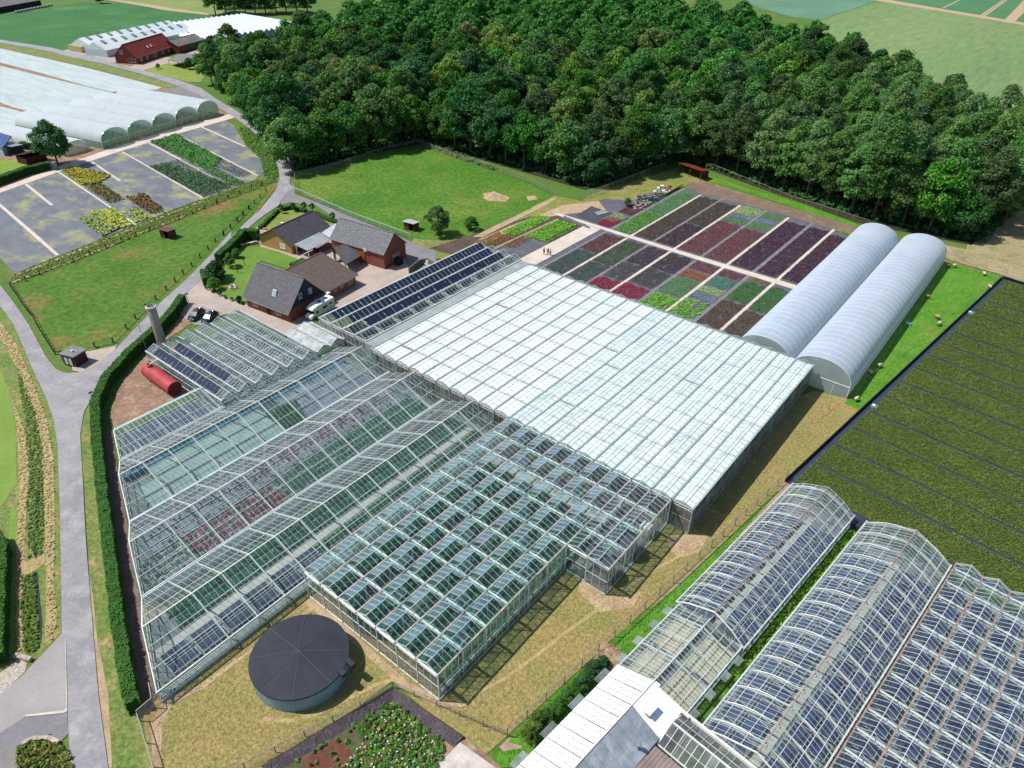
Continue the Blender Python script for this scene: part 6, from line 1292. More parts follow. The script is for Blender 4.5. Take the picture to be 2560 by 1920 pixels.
# hedges: clipped walls of leaves
m_hedge = mat('hedge_leaf', C('477f26'), C('3c7022'), .8, famt=0, island=.25, rough=.6, spec=.2); m_hcore = mat('hedge_core', C('2c4a1c'), C('24401a'), 1)
def hedge(path, w, h, lab, name='hedge', lm=None, dens=95):
    t = thing(name, lab, 'hedge', (*path[0], 0)); ox, oy = path[0]; pts = []; core = MB()
    for (x0, y0), (x1, y1) in zip(path[:-1], path[1:]):
        L0 = math.hypot(x1 - x0, y1 - y0); d = np.array([(x1 - x0) / L0, (y1 - y0) / L0]); nrm = np.array([-d[1], d[0]]); n = int(L0 * dens * (w + 2 * h) / 3)
        u = RNG.uniform(0, L0 + .2, n); v = RNG.uniform(-h, w + h, n); off = np.where(v < 0, 0, np.where(v > w, w, v)) - w / 2; z = np.where(v < 0, h + v, np.where(v > w, h - (v - w), h)); z = z + .07 * np.sin(u * 1.7) + .05 * np.sin(u * 4.1 + 1); off = off + .06 * np.sin(u * 1.3 + 2)
        P = np.array([x0 - ox, y0 - oy]) + u[:, None] * d + off[:, None] * nrm; pts.append(np.column_stack([P, z - .1]))
        core.bar((x0 - ox, y0 - oy, h / 2 - .05), (x1 - ox, y1 - oy, h / 2 - .05), w - .12, h - .12)
    link('foliage', tris(tufts(np.concatenate(pts), .15, .13, 4), 'foliage', lm or m_hedge), t, kind=None); core.build('core', m_hcore, t); return t
hp = [gp(x / .8641, y / .8641) for x, y in ((398, 655), (370, 695), (330, 735), (285, 775), (235, 832), (212, 885), (215, 960), (228, 1080), (243, 1200), (262, 1350), (283, 1490), (296, 1538))]
hedge(hp, 1.35, 2.2, 'long tall clipped green hedge curving between the road and the glasshouses')
hedge(W('E', [(690, 480), (560, 470), (480, 560), (400, 640), (340, 690)]), 1.6, 2.6, 'tall clipped dark hedge corner beside the yellow bungalow'); hedge(W('E', [(215, 800), (235, 880)]), 1.4, 2.0, 'short end of clipped hedge by the lawn entrance')
hedge(W('E', [(690, 395), (770, 320), (850, 240)]), .8, .9, 'low narrow hedge along the road by the front lawn'); hedge(W('E', [(880, 235), (960, 215), (1050, 240), (1090, 250)]), 1.0, 1.1, 'low hedge curving round the front lawn'); hedge(W('E', [(1170, 265), (1260, 310), (1385, 355)]), 1.0, 1.0, 'low hedge between the front lawn and the lane')
hedge(W('E', [(965, 735), (1075, 685)]), 1.2, 1.3, 'short bright hedge block behind the brown roofed wing')
hedge(W('H', [(-200, 800), (0, 730), (300, 620), (560, 560)]), 2.0, 2.3, 'dark green hedge along the paved path at the left edge'); hedge(W('H', [(260, 320), (400, 335)]), 2, 2.2, 'green hedge piece behind the dark red garden shed')
patch('garden_lawn', mat('left_lawn', C('86a040'), C('7a9638'), .2, fine=2), W('H', [(-100, 480), (60, 445), (350, 510), (0, 640), (-200, 700)]), 6); hedge(W('J', [(-8, 860), (18, 900), (12, 1000), (4, 1200), (2, 1290)]), 1.6, 2.0, 'dark hedge at the left edge beside the mown lawn')
# clipped ball trees
bt = crown(.85, 1.6, .9, 14, 900, .13, 5); btm = tris(bt, 'crown', m_hedge); tkm = MB().tube((0, 0, 0), (0, 0, 1.3), .07, n=6).mesh('trunk', m_bark)
for n_, (p, lab) in enumerate((((880, 255), 'ball clipped tree at the front lawn corner nearest the road'), ((985, 240), 'ball clipped tree second from the road on the front lawn'), ((1078, 235), 'ball clipped bush in the low hedge behind the bungalow'), ((1148, 245), 'small ball clipped bush by the bungalow ridge end'), ((1325, 325), 'ball clipped bush at the lane end of the low hedge'))):
    t = thing('ball_tree', lab, 'tree', (*W('E', p), 0)); link('crown', btm, t); link('trunk', tkm, t)
# fences
def fence(path, h, sp, lab, m=m_steelg, name='fence', rails=(1.0,), pw=.08, mesh=False, rw=.05, pm=None):
    t = thing(name, lab, 'fence', (*path[0], 0)); ox, oy = path[0]; me = MB().box(-pw / 2, -pw / 2, 0, pw / 2, pw / 2, h).mesh('post', pm or m)
    for (x0, y0), (x1, y1) in zip(path[:-1], path[1:]):
        L0 = math.hypot(x1 - x0, y1 - y0); n = max(1, round(L0 / sp))
        for k in range(n): link('post', me, t, (x0 - ox + (x1 - x0) * k / n, y0 - oy + (y1 - y0) * k / n, 0))
        for r in rails: MB().bar((x0 - ox, y0 - oy, h * r), (x1 - ox, y1 - oy, h * r), rw).build('rail', m, t)
        if mesh:
            a, b = Vector((x0 - ox, y0 - oy, 0)), Vector((x1 - ox, y1 - oy, 0)); MB().add([a + Vector((0, 0, .05)), b + Vector((0, 0, .05)), b + Vector((0, 0, h)), a + Vector((0, 0, h))], QF).build('wire_mesh', mesh, t)
    link('post', me, t, (path[-1][0] - ox, path[-1][1] - oy, 0)); return t
g_wire = glass('wire_mesh', (.93, .93, .93), .16, (.45, .42, .40), 0.05, .5, 3)
pf = W('L', [(1210, -10), (30, 1085)]); fence([pf[0], pf[1]], 1.7, 3.0, 'wire mesh fence dividing the dry lawn from the green strip', mat('fence_rail', C('a39488'), fine=3), mesh=g_wire, rails=(1.0,), rw=.07, pm=mat('fence_post', C('7a726c')))
fence([pf[1], W('M', (1270, 440)), W('M', (1110, 540)), W('M', (530, 850)), W('M', (400, 920))], 1.2, 3.0, 'wire mesh fence round the flower pond corner', mat('fence_rail', C('a39488')), mesh=g_wire, rw=.06, pm=mat('fence_post', C('7a726c')))
fence(W('N', [(1045, 605), (1150, 950), (1170, 1010)]), 1.6, 3.0, 'metal mesh fence at the left edge of the dry lawn', m_steelg, mesh=g_wire, rw=.08); fence(W('N', [(1050, 605), (1160, 510), (1140, 395)]), 2.0, 3.0, 'metal gate panels between hedge end and glasshouse corner', m_steelg, name='gate', mesh=g_wire, rw=.08)
fence(W('B', [(110, 1300), (105, 1235), (250, 1200), (430, 1150), (700, 1060), (960, 1000)]), 1.7, 5, 'mesh fence along the wood side of the meadow', m_steelg, mesh=g_wire, rw=.08)
fence(W('B', [(960, 1000), (1250, 1110), (1700, 1260), (1900, 1360)]), 1.7, 5, 'mesh fence between meadow and dark wood on the right', m_steelg, mesh=g_wire, rw=.08); fence(W('B', [(105, 1335), (500, 1510), (900, 1659)]), 1.7, 5, 'grey mesh fence along the lane side of the meadow', m_steel, mesh=g_wire, rw=.10)
fence(W('B', [(910, 1650), (1100, 1740)]) + W('S', [(400, 290), (570, 225), (730, 150), (885, 60), (1000, 10)]), 1.7, 6, 'thin wire fence along the dirt track side of the meadow', m_steelg, rails=(1.0,), rw=.04)
fence(W('C', [(90, 960), (300, 880), (500, 800)]), 1.8, 5, 'mesh fence running to the rusty roofed shed', m_steelg, mesh=g_wire, rw=.08); fence(W('C', [(715, 805), (900, 880), (1100, 960), (1470, 1080)]), 1.7, 4.5, 'wire fence between the brown track and the wood', mat('fence_rail', C('a39488')), rails=(1.0,), rw=.08)
fence(W('Q', [(655, 150), (760, 215), (890, 240), (1000, 290)]), 1.5, 4.5, 'wire fence at the far end of the sheep pasture', mat('fence_rail', C('a39488')), rails=(1.0, .5), rw=.06)
fence([(-19.5, 108), (-5.5, 190)], 1.1, 6, 'low wire fence between the sheep pasture and the dark field', mat('fence_rail', C('a39488')), rails=(1.0,), rw=.03)
m_post = mat('dark_fence_post', C('4f4640'), C('3d3631'), 2)
pp_ = W('D', [(100, 750), (225, 700), (350, 650), (640, 540), (780, 475), (920, 420), (1050, 360), (1180, 315), (1300, 265), (1550, 170), (1665, 125), (1770, 80), (1875, 40)]) + W('A', [(1500, 1400), (1580, 1375), (1660, 1345), (1740, 1305), (1810, 1285)])
t = fence(pp_, 1.2, 99, 'dark post and wire fence along the ditch side of the paddock', m_post, rails=(.9, .5), pw=.22, rw=.035)
fence(W('A', [(1840, 1325), (1800, 1370), (1760, 1410), (1720, 1450), (1680, 1490), (1640, 1530), (1595, 1580), (1545, 1630)]) + W('D', [(2155, 80), (2105, 130), (2055, 185), (1995, 245), (1935, 300), (1865, 365), (1800, 430), (1730, 500), (1660, 575), (1585, 640), (1515, 710), (1440, 780), (1350, 865), (1265, 940), (1175, 1030), (1095, 1115), (980, 1235), (820, 1270)]), 1.2, 99, 'dark post and wire fence along the road side of the paddock', m_post, rails=(.9, .5), pw=.22, rw=.035)
fence(W('D', [(480, 1335), (430, 1260), (370, 1165), (330, 1100), (290, 1020), (240, 960), (200, 905), (150, 830), (95, 750)]), 1.1, 1.5, 'closely set low timber fence on the left road side of the paddock', m_post, rails=(.95,), pw=.2, rw=.07)
# vehicles
m_tyre = mat('tyre_rubber', C('2a2a2c'), rough=.8, famt=0); m_rim = mat('alloy_rim', C('b8bcc0'), rough=.3, metal=.8, famt=0); m_cgl = mat('car_glass', C('1a2026'), rough=.04, spec=1.0, famt=0); m_lamp = mat('lamp_glass', C('e8eef2'), rough=.1, famt=0)
def loft(secs, m, name, parent, sm=True):
    """secs: list of (x, [(y,z)...]) closed rings"""
    k = len(secs[0][1]); v = [(x, y, z) for x, r in secs for y, z in r]; f = [(i * k + j, (i + 1) * k + j, (i + 1) * k + (j + 1) % k, i * k + (j + 1) % k) for i in range(len(secs) - 1) for j in range(k)]
    f += [tuple(range(k - 1, -1, -1)), tuple(range((len(secs) - 1) * k, len(secs) * k))]
    return MB().add(v, [tuple(reversed(q)) for q in f]).build(name, m, parent, smooth=sm)
def wheel(t, x, y, r=.32, w=.22):
    o = MB().tube((0, -w / 2, 0), (0, w / 2, 0), r, n=18).build('wheel', m_tyre, t, (x, y, r)); MB().tube((0, -w / 2 - .01, 0), (0, w / 2 + .01, 0), r * .6, n=12).build('rim', m_rim, o)
def car(lab, loc, rz, paint):
    t = thing('parked_car', lab, 'car', loc, rz, 'cars parked beside the hedge')
    def ring(w, zb, zt, tw): return [(-w, zb + .12), (-w * .9, zb), (w * .9, zb), (w, zb + .12), (w, (zb + zt) / 2 + .05), (w * tw, zt), (-w * tw, zt), (-w, (zb + zt) / 2 + .05)]
    S = [(-2.15, ring(.72, .35, .62, .9)), (-2.05, ring(.84, .26, .86, .88)), (-1.5, ring(.88, .22, .96, .9)), (-.7, ring(.9, .2, .98, .92)), (.6, ring(.9, .2, .96, .92)), (1.2, ring(.88, .22, .9, .9)), (1.9, ring(.82, .26, .74, .85)), (2.1, ring(.7, .34, .58, .88))]
    loft(S, paint, 'body', t)
    def cr(w0, z0, w1, z1): return [(-w0, z0), (w0, z0), (w1, z1), (-w1, z1)]
    loft([(-2.0, cr(.74, .84, .70, .88)), (-1.55, cr(.8, .9, .6, 1.40)), (-.3, cr(.82, .94, .64, 1.50)), (.25, cr(.82, .94, .62, 1.46)), (1.15, cr(.78, .88, .74, .92))], m_cgl, 'window', t, False)
    loft([(-1.5, cr(.56, 1.40, .5, 1.45)), (-.3, cr(.61, 1.49, .55, 1.54)), (.3, cr(.59, 1.45, .53, 1.49))], paint, 'roof', t)
    for x in (-1.35, 1.3):
        for y in (-.8, .8): wheel(t, x, y)
    for y in (-.6, .6): MB().box(2.02, y - .16, .52, 2.1, y + .16, .66).build('headlight', m_lamp, t); MB().box(-2.16, y - .14, .6, -2.06, y + .14, .76).build('tail_light', mat('tail_red', C('8f1c1c'), famt=0), t)
    MB().box(2.08, -.26, .38, 2.13, .26, .48).build('number_plate', m_winf, t)
    for y in (-.95, .95): MB().box(.55, y - .09, .92, .72, y + .09, 1.04).build('mirror', paint, t)
    return t
def heading(z, a, b): p, q = W(z, [a, b]); return math.atan2(q[1] - p[1], q[0] - p[0])
hd = heading('E', (190, 1120), (100, 1190)); paint1 = mat('dark_green_paint', C('1d3a3c'), rough=.12, spec=.9, famt=0); paint2 = mat('dark_blue_paint', C('1c3142'), rough=.12, spec=.9, famt=0)
car('dark green car parked nearest the hedge end', (*W('E', (148, 1155)), .16), hd, paint1); car('dark blue car parked beside the green one, nearer the glasshouse', (*W('E', (262, 1180)), .16), hd, paint2)
m_cw = mat('camper_white', C('f0f0ee', .9), rough=.25, famt=.02); p0, p1 = W('E', [(1110, 1190), (1290, 1090)])
ch = math.atan2(p0[1] - p1[1], p0[0] - p1[0]); t = thing('camper_van', 'white camper van parked beside the brick farmhouse gable', 'camper van', ((p0[0] + p1[0]) / 2 - .3, (p0[1] + p1[1]) / 2 + .6, .1), ch)
def rg(w, zb, zt): return [(-w, zb), (w, zb), (w, zt - .15), (w - .15, zt), (-w + .15, zt), (-w, zt - .15)]
loft([(-3.3, rg(1.08, .5, 2.85)), (1.0, rg(1.08, .5, 2.85)), (1.3, rg(1.08, 1.75, 2.85)), (2.4, rg(1.0, 1.95, 2.55)), (2.7, rg(.9, 2.05, 2.35))], m_cw, 'living_body', t, False); loft([(.9, rg(.98, .4, 1.95)), (1.9, rg(.96, .4, 1.9)), (2.5, rg(.94, .4, 1.25)), (3.3, rg(.85, .4, .95))], m_cw, 'cab', t, False)
MB().add([(1.93, -.82, 1.86), (1.93, .82, 1.86), (2.55, .82, 1.28), (2.55, -.82, 1.28)], QF).build('windscreen', m_cgl, t)
for y in (-1.095, 1.095):
    for x0, x1, z0, z1 in ((-2.6, -1.9, 1.7, 2.1), (-1.2, .1, 1.5, 2.05), (1.2, 1.8, 1.15, 1.7)): MB().box(x0, y * (.9 if x0 > 1 else 1) - .02, z0, x1, y * (.9 if x0 > 1 else 1) + .02, z1).build('window', m_cgl, t)
    MB().box(-3.0, y - .01, .9, -1.0, y + .01, .98).build('side_stripe', mat('stripe_grey', C('55606a'), famt=0), t)
for x in (-2.0, 2.3):
    for y in (-.9, .9): wheel(t, x, y, .35)
MB().box(-.6, -.35, 2.85, .2, .35, 2.95).build('roof_hatch', mat('grey_hatch', C('6a7076'), famt=0), t); MB().box(-2.4, -.3, 2.85, -1.5, .4, 2.9).build('solar_panel', m_pv, t)
# people on the wide path
def person(lab, loc, rz, top, bottom, skin='c08a6c', hair='5a4030', cross=True):
    t = thing('person', lab, 'person', loc, rz, 'people standing on the wide path'); me = bpy.data.meshes.new('body')
    V = [(0, 0, .95), (0, 0, 1.15), (0, 0, 1.38), (0, 0, 1.5), (0, .01, 1.64), (-.19, 0, 1.4), (-.27, .03, 1.15), (-.12 if cross else -.28, .22 if cross else .06, 1.12 if cross else .88), (.19, 0, 1.4), (.27, .03, 1.15), (.12 if cross else .28, .22 if cross else .06, 1.1 if cross else .88),
         (-.1, 0, .9), (-.11, .02, .48), (-.12, -.02, .08), (-.12, .12, .04), (.1, 0, .9), (.12, .02, .48), (.13, -.02, .08), (.13, .12, .04)]
    E_ = [(0, 1), (1, 2), (2, 3), (3, 4), (2, 5), (5, 6), (6, 7), (2, 8), (8, 9), (9, 10), (0, 11), (11, 12), (12, 13), (13, 14), (0, 15), (15, 16), (16, 17), (17, 18)]
    rad = [.15, .14, .16, .06, .105, .065, .05, .04, .065, .05, .04, .095, .065, .05, .04, .095, .065, .05, .04]
    me.from_pydata(V, E_, []); o = bpy.data.objects.new('body', me); COL.objects.link(o); o.parent = t
    sk = o.modifiers.new('skin', 'SKIN'); me.skin_vertices[0].data[0].use_root = True
    for i, r in enumerate(rad): me.skin_vertices[0].data[i].radius = (r, r * .85)
    o.modifiers.new('sub', 'SUBSURF').render_levels = 1; me.materials.append(mat('skin_' + skin, C(skin), famt=0, rough=.6))
    MB().lathe([(.01, 1.08), (.16, 1.06), (.19, 1.0), (.175, 1.2), (.205, 1.38), (.12, 1.47), (.06, 1.49)], 12).build('shirt', top, t); MB().lathe([(.115, .55), (.12, .9), (.14, .98)], 10, -.1, 0).lathe([(.115, .55), (.12, .9), (.14, .98)], 10, .1, 0).lathe([(.19, .82), (.2, 1.02), (.17, 1.06)], 12).build('shorts', bottom, t)
    MB().lathe([(.112, 1.62), (.118, 1.7), (.08, 1.77), (.01, 1.79)], 12).build('hair', mat('hair_' + hair, C(hair), famt=0), t); return t
m_blk = mat('black_cloth', C('222226'), famt=0); m_wht = mat('white_cloth', C('e8e8ea'), famt=0); px_ = [gp(1180 + a / 7.373, 600 + b / 7.373) for a, b in ((1325, 275), (1398, 278), (1440, 292))]
person('person in a white and black top and black shorts at the left of three', (*px_[0], .12), R(170), m_blk, m_blk, hair='6a3a28'); person('person in the middle with arms folded in a dark top and shorts', (*px_[1], .12), R(180), m_blk, m_blk, hair='8a5a30'); person('person at the right in a white shirt and black shorts', (*px_[2], .12), R(175), m_wht, m_blk, hair='3a2c24')
# sheep
def sheep(lab, loc, rz, col='e0d2b8', lie=False):
    t = thing('sheep', lab, 'sheep', loc, rz, 'sheep on the pasture'); n = 12; z = .42 if lie else .68; secs = []
    for x, r in ((-.52, .08), (-.46, .2), (-.3, .29), (0, .31), (.28, .28), (.42, .2), (.5, .13), (.6, .11), (.68, .12), (.78, .09), (.88, .05)):
        up = 0 if x < .4 else (x - .4) * (.1 if not lie else .3); secs.append((x, [(r * math.cos(2 * math.pi * i / n) * (1 if x < .45 else .9), z + up + r * math.sin(2 * math.pi * i / n)) for i in range(n)]))
    loft(secs, mat('wool_' + col, C(col), C(col), famt=.15, fine=12, bump=.6, bs=20), 'body', t)
    if not lie:
        for x in (-.32, .3):
            for y in (-.14, .14): MB().tube((x, y, 0), (x + (.03 if x > 0 else -.03), y, .3), .035, .04, 6).tube((x + (.03 if x > 0 else -.03), y, .3), (x, y, .55), .04, .08, 6).build('leg', mat('sheep_leg', C('4a3c30'), famt=0), t)
    for y in (-.12, .12): MB().add([(.66, y, z + .12), (.74, y, z + .12), (.68, y * 1.9, z + .08)], [(0, 1, 2)]).build('ear', mat('sheep_leg', C('4a3c30')), t)
    return t
ZX = dict(x0=1840, y0=800, s=5.53)
for n_, (px, py, rz, c_, lie, lab) in enumerate(((1840 + 1968 / 5.53, 800 + 665 / 5.53, 1.2, 'e6d0b0', False, 'cream sheep near the tunnel wall, third from the pasture corner'), (1840 + 1848 / 5.53, 800 + 760 / 5.53, 2.4, 'cfc6b0', False, 'grey cream sheep in the tunnel shade'), (1840 + 1800 / 5.53, 800 + 815 / 5.53, 2.3, '8a7f70', True, 'dark sheep lying in the tunnel shade'),
        (1840 + 1652 / 5.53, 800 + 1130 / 5.53, 1.4, 'ead8b8', False, 'cream sheep at the pasture corner by the tunnel end'), (2000 + 592 / 1.73, 550 + 430 / 1.73, 2.6, 'c8a878', False, 'tan sheep in the middle of the pasture'), (2000 + 598 / 1.73, 550 + 458 / 1.73, 1.3, 'f0e2c6', False, 'pale sheep beside the tan one'),
        (2000 + 550 / 1.73, 550 + 342 / 1.73, .2, 'b08a5c', False, 'brown sheep at the shade edge halfway along the tunnel'), (2000 + 665 / 1.73, 550 + 207 / 1.73, 1, 'e8dcc0', False, 'pale sheep near the far tunnel corner'), (2000 + 637 / 1.73, 550 + 208 / 1.73, .5, '9a7a54', False, 'brown sheep tight against the far tunnel corner'),
        (2000 + 793 / 1.73, 550 + 242 / 1.73, 2, 'e8dcc0', False, 'pale sheep by the far wire fence'), (2000 + 817 / 1.73, 550 + 299 / 1.73, 2.2, 'd8c8a0', False, 'cream sheep near the black field corner'))):
    sheep(lab, (*gp(px, py), .1), rz, c_, lie)
m_sky = mat('sky_blue_plastic', C('8fc4dc'), rough=.4, famt=0)
for n_, (z, p, lab) in enumerate((('Q', (320, 812), 'pale blue crate at the near edge of the dark field'), ('Q', (737, 407), 'pale blue crate far along the edge of the dark field'), ('Q', (467, 454), 'pale blue tub in the pasture by the tunnel'))):
    t = thing('blue_crate', lab, 'crate', (*W(z, p), .12)); MB().box(-.5, -.35, 0, .5, .35, .06).box(-.5, -.35, .06, -.44, .35, .4).box(.44, -.35, .06, .5, .35, .4).box(-.44, -.35, .06, .44, -.29, .4).box(-.44, .29, .06, .44, .35, .4).build('tub', m_sky, t); MB().box(-.4, -.28, .3, .1, .28, .46).build('lid', m_winf, t)
# flower pond corner
m_liner = mat('purple_black_liner', C('4d4048'), C('3c3238'), .8, C('6a5c64'), 2, (.55, .75), 4, .25, rough=.45, bump=.8, bs=3)
x0, y0 = -38.4, 29.2
pd = thing('flower_pit', 'sunken square bed of wild flowers with dark wrinkled liner banks', 'flower bed', (x0, y0, 0)); y_l = -15.5
MB().add([(0, 0, .45), (9.8, .6, .45), (9.6, -.9, .12), (1.0, -1.2, .12), (-.2, 0, .1), (9.9, .9, .1)], [(3, 2, 1, 0), (0, 1, 5, 4)]).build('liner_bank', m_liner, pd); MB().add([(0, 0, .45), (1.0, -1.2, .12), (-2.6, -14.5, .12), (-3.9, -14.5, .45), (-.4, .1, .1), (-4.2, -14.5, .1)], [(3, 2, 1, 0), (0, 4, 5, 3)]).build('liner_bank', m_liner, pd)
MB().box(0, 0, 0, .01, .01, .02)
fp_ = [(x0 + .9, y0 - 1.1), (x0 + 9.2, y0 - .9), (x0 + 10.5, y0 - 6), (x0 + 12, y0 - 15), (x0 - 2.7, y0 - 15)]
patch('flower_soil', mat('leafy_soil', C('4f5a34'), C('6b5a44'), .5, fine=3, famt=.3), fp_, 8); patch('bark_mulch', mat('red_bark_mulch', C('7d4a3c'), C('633a30'), 2, fine=9, famt=.35), W('M', [(830, 800), (1000, 705), (1060, 760), (1080, 860), (1060, 930), (800, 930)]), 10)
crop('wild_flowers', 'green wild flower growth filling the sunken square bed', 'plants', fp_, .42, .34, .5, leafm('wild_leaf', '5a8434', '4a7030', .5, .25), nl=6, jit=.4, gaps=lambda P: (P[:, 0] > x0 + 2.6) | (P[:, 1] > y0 - 6) | (RNG.random(len(P)) < .12))
for c_, n_, kp in (('yellow', 'e0d040', .25), ('white', 'f0f0ea', .25), ('orange', 'e08a3c', .08), ('lilac', 'c89ac8', .07)):
    crop(c_ + '_blooms', c_ + ' blooms scattered over the sunken wild flower bed', 'flowers', [(x0 + 1.2, y0 - 1.4), (x0 + 8.6, y0 - 1.6), (x0 + 9.4, y0 - 7), (x0 + 8.6, y0 - 14), (x0 + 3.0, y0 - 14)], .4, .1, .1, leafm('bloom_' + c_, n_, n_), z=.55, keep=kp, jit=.5, nl=4)
patch('concrete_pad', mat('stained_concrete', C('ddd3cb'), C('c2b5ac'), .8, fine=4, famt=.12), W('M', [(1610, 720), (1790, 850), (1860, 930), (1400, 930), (1500, 830)]), 12); patch('rubble_soil', m_soil, W('M', [(1590, 690), (1700, 745), (1800, 830), (1900, 930), (1380, 930), (1440, 760), (1520, 720)]), 10)
# shrub row, heaps, rubble, small things
for n_, (p, s) in enumerate((((960, 215), .17), ((900, 260), .2), ((850, 320), .2), ((800, 380), .2), ((730, 450), .18), ((680, 500), .17), ((620, 560), .18), ((560, 610), .18), ((510, 660), .17), ((460, 700), .18), ((420, 760), .18), ((390, 800), .16))):
    tree(['edgeb', 'edge', 'c'][min(2, n_ // 4)], *W('P', p), s, 'shrub %s from the straw heap in the row beside the white roof' % ['first', 'second', 'third', 'fourth', 'fifth', 'sixth', 'seventh', 'eighth', 'ninth', 'tenth', 'eleventh', 'twelfth'][n_], name='shrub', cat='shrub', group='shrub row beside the white roofed hall')
def heap(name, lab, cat, loc, r, h, m, n=500, sz=.12, sq=1.0):
    t = thing(name, lab, cat, (*loc, 0)); k = 20; prof = [(r, .05), (r * .8, h * .35), (r * .5, h * .75), (r * .2, h * .97), (.01, h)]; mb = MB().lathe(prof, k); g = np.random.default_rng(3)
    mb.v = [(x * (1 + .25 * math.sin(3 * math.atan2(y, x) + 1)), y * sq * (1 + .2 * math.cos(2 * math.atan2(y, x))), z * g.uniform(.9, 1.1)) for x, y, z in mb.v]; mb.build('mound', m, t, smooth=True)
    P = g.normal(0, r * .42, (n, 2)); d = np.hypot(*P.T); P = P[d < r * .98]; z = h * np.clip(1 - (np.hypot(*P.T) / r) ** 1.3, 0, 1); link('loose_bits', tris(tufts(np.column_stack([P * np.array([1, sq]), z]), sz, sz, 3), 'loose_bits', m), t, kind='stuff'); return t
heap('straw_heap', 'rounded tan straw heap on the green strip beside the fence', 'heap', W('P', (1020, 150)), 1.9, .9, mat('straw_heap', C('bfa182'), C('a88a6c'), 2, fine=9, famt=.25), sq=1.2); heap('sand_heap', 'low pale sand heap in the meadow', 'heap', W('B', (1480, 1368)), 3.2, .8, m_sand, 200)
def scatterbox(lab, pts, n, m, szs=(.3, .9), name='rubble', cat='rubble'):
    P = W('C', pts); g = random.Random(9); k = 0; arr = np.array(P); lo, hi = arr.min(0), arr.max(0)
    for i in range(400):
        x, y = g.uniform(lo[0], hi[0]), g.uniform(lo[1], hi[1])
        if not inpoly(np.array([[x, y]]), P)[0]: continue
        s = g.uniform(*szs); mb = MB().box(-s / 2, -s * .4, 0, s / 2, s * .4, s * .5); mb.v = [(a + g.uniform(-.1, .1) * s, b + g.uniform(-.1, .1) * s, c + g.uniform(-.06, .1) * s * (c > 0)) for a, b, c in mb.v]
        o = mb.build(name, m[k % len(m)], loc=(x, y, .1), rz=g.uniform(0, 3)); tag(o, lab, cat, lab); k += 1
        if k >= n: break
scatterbox('grey stone block lying in the rubble pile by the beds', [(340, 960), (400, 940), (450, 960), (400, 1000), (350, 1005)], 60, [m_steelg, mat('stone_rubble', C('b5aca2'), C('8f867c'), 1)])
for n_ in range(9):
    p = W('C', (375 + n_ * 10, 948 + (n_ % 3) * 6)); o = MB().box(-.55, -.45, 0, .55, .45, 1.1 + .2 * (n_ % 2)).build('pallet_stack', mat('grey_pallet', C('8f8d8c'), C('6f6c6a'), 3, fine=6, famt=.3), loc=(*p, .1), rz=.5 + n_ * .02); tag(o, 'grey stack of pallets and trays at the head of the beds, %s in the row' % ['first', 'second', 'third', 'fourth', 'fifth', 'sixth', 'seventh', 'eighth', 'ninth'][n_], 'stack', 'stacks at the head of the beds')
for n_ in range(7):
    a, b = W('C', [(455 + n_ * 9, 950 - n_ * 3), (560 + n_ * 4, 900 - n_ * 2)]); o = MB().bar((*a, .25 + .06 * n_), (*b, .25 + .06 * n_), .3, .2).build('timber_beam', mat('old_beam', C('7a5a4a'), C('5c463a'), 1, fine=3), loc=(0, 0, 0)); tag(o, 'long rusty brown timber beam, %s of seven beside the rubble' % ['first', 'second', 'third', 'fourth', 'fifth', 'sixth', 'seventh'][n_], 'beam', 'beams beside the rubble')
scatterbox('pale and red scrap piece on top of the timber beams', [(440, 925), (470, 890), (530, 890), (520, 925), (470, 940)], 26, [m_steelw, mat('red_scrap', C('9a5a44')), m_steelg], (.5, 1.2), 'scrap', 'scrap')
tree('edge', *W('C', (322, 985)), .22, 'light green bush growing beside the grey rubble', name='bush', cat='bush')
patch('tarp', mat('dark_tarp', C('55555f'), C('484852'), .5, fine=3), W('C', [(75, 1030), (150, 985), (330, 1045), (230, 1085)]), 9); patch('tarp', m_fabric2, W('C', [(20, 1030), (145, 1085), (140, 1092), (10, 1045)]), 9)
for n_ in range(5):
    a, b = W('C', [(165 + n_ * 4, 1018 + n_ * 3), (215 + n_ * 4, 1006 + n_ * 3)]); o = MB().bar((*a, .3), (*b, .3), .18).build('metal_pipe', m_steel); tag(o, 'silver pipe in the small bundle on the dark tarp', 'pipe', 'pipes on the dark tarp')
for n_ in range(4):
    a, b = W('C', [(205 + n_ * 14, 1050 + n_ * 4), (265 + n_ * 14, 1022 + n_ * 6)]); o = MB().bar((*a, .25), (*b, .25), .2, .12).build('plank', mat('pale_plank', C('c2b08e'), C('a8967a'), 1)); tag(o, 'pale plank number %s on the dark tarp' % ['one', 'two', 'three', 'four'][n_], 'plank', 'planks on the dark tarp')
# weather mast, lamp posts, signs by the road
t = thing('weather_mast', 'thin mast with wind vane and sensors at the glasshouse corner by the hedge', 'mast', (*W('G', (308, 470)), 0)); MB().tube((0, 0, 0), (0, 0, 5.6), .06, n=8).build('pole', m_steelg, t); MB().box(-.4, -.04, 3.9, .4, .04, 4.0).build('cross_arm', m_winf, t); MB().lathe([(.1, 5.6), (.16, 5.8), (.01, 5.95)], 8).build('sensor_cap', mat('yellow_cap', C('d8b83c')), t)
for z, p, h, lab in (('E', (88, 1075), 3.6, 'thin grey lamp post by the hedge end and the cars'), ('J', (335, 365), 2.4, 'small pole with sign at the verge tip by the road fork'), ('D', (545, 1395), 2.4, 'thin grey road sign post beside the kiosk'), ('D', (820, 1275), 1.2, 'dark stub post right of the kiosk')):
    t = thing('sign_post', lab, 'post', (*W(z, p), 0)); MB().tube((0, 0, 0), (0, 0, h), .06, n=8).build('pole', m_steelg, t); MB().box(-.05, -.35, h - .35, .05, .35, h).build('head', m_steelg, t)
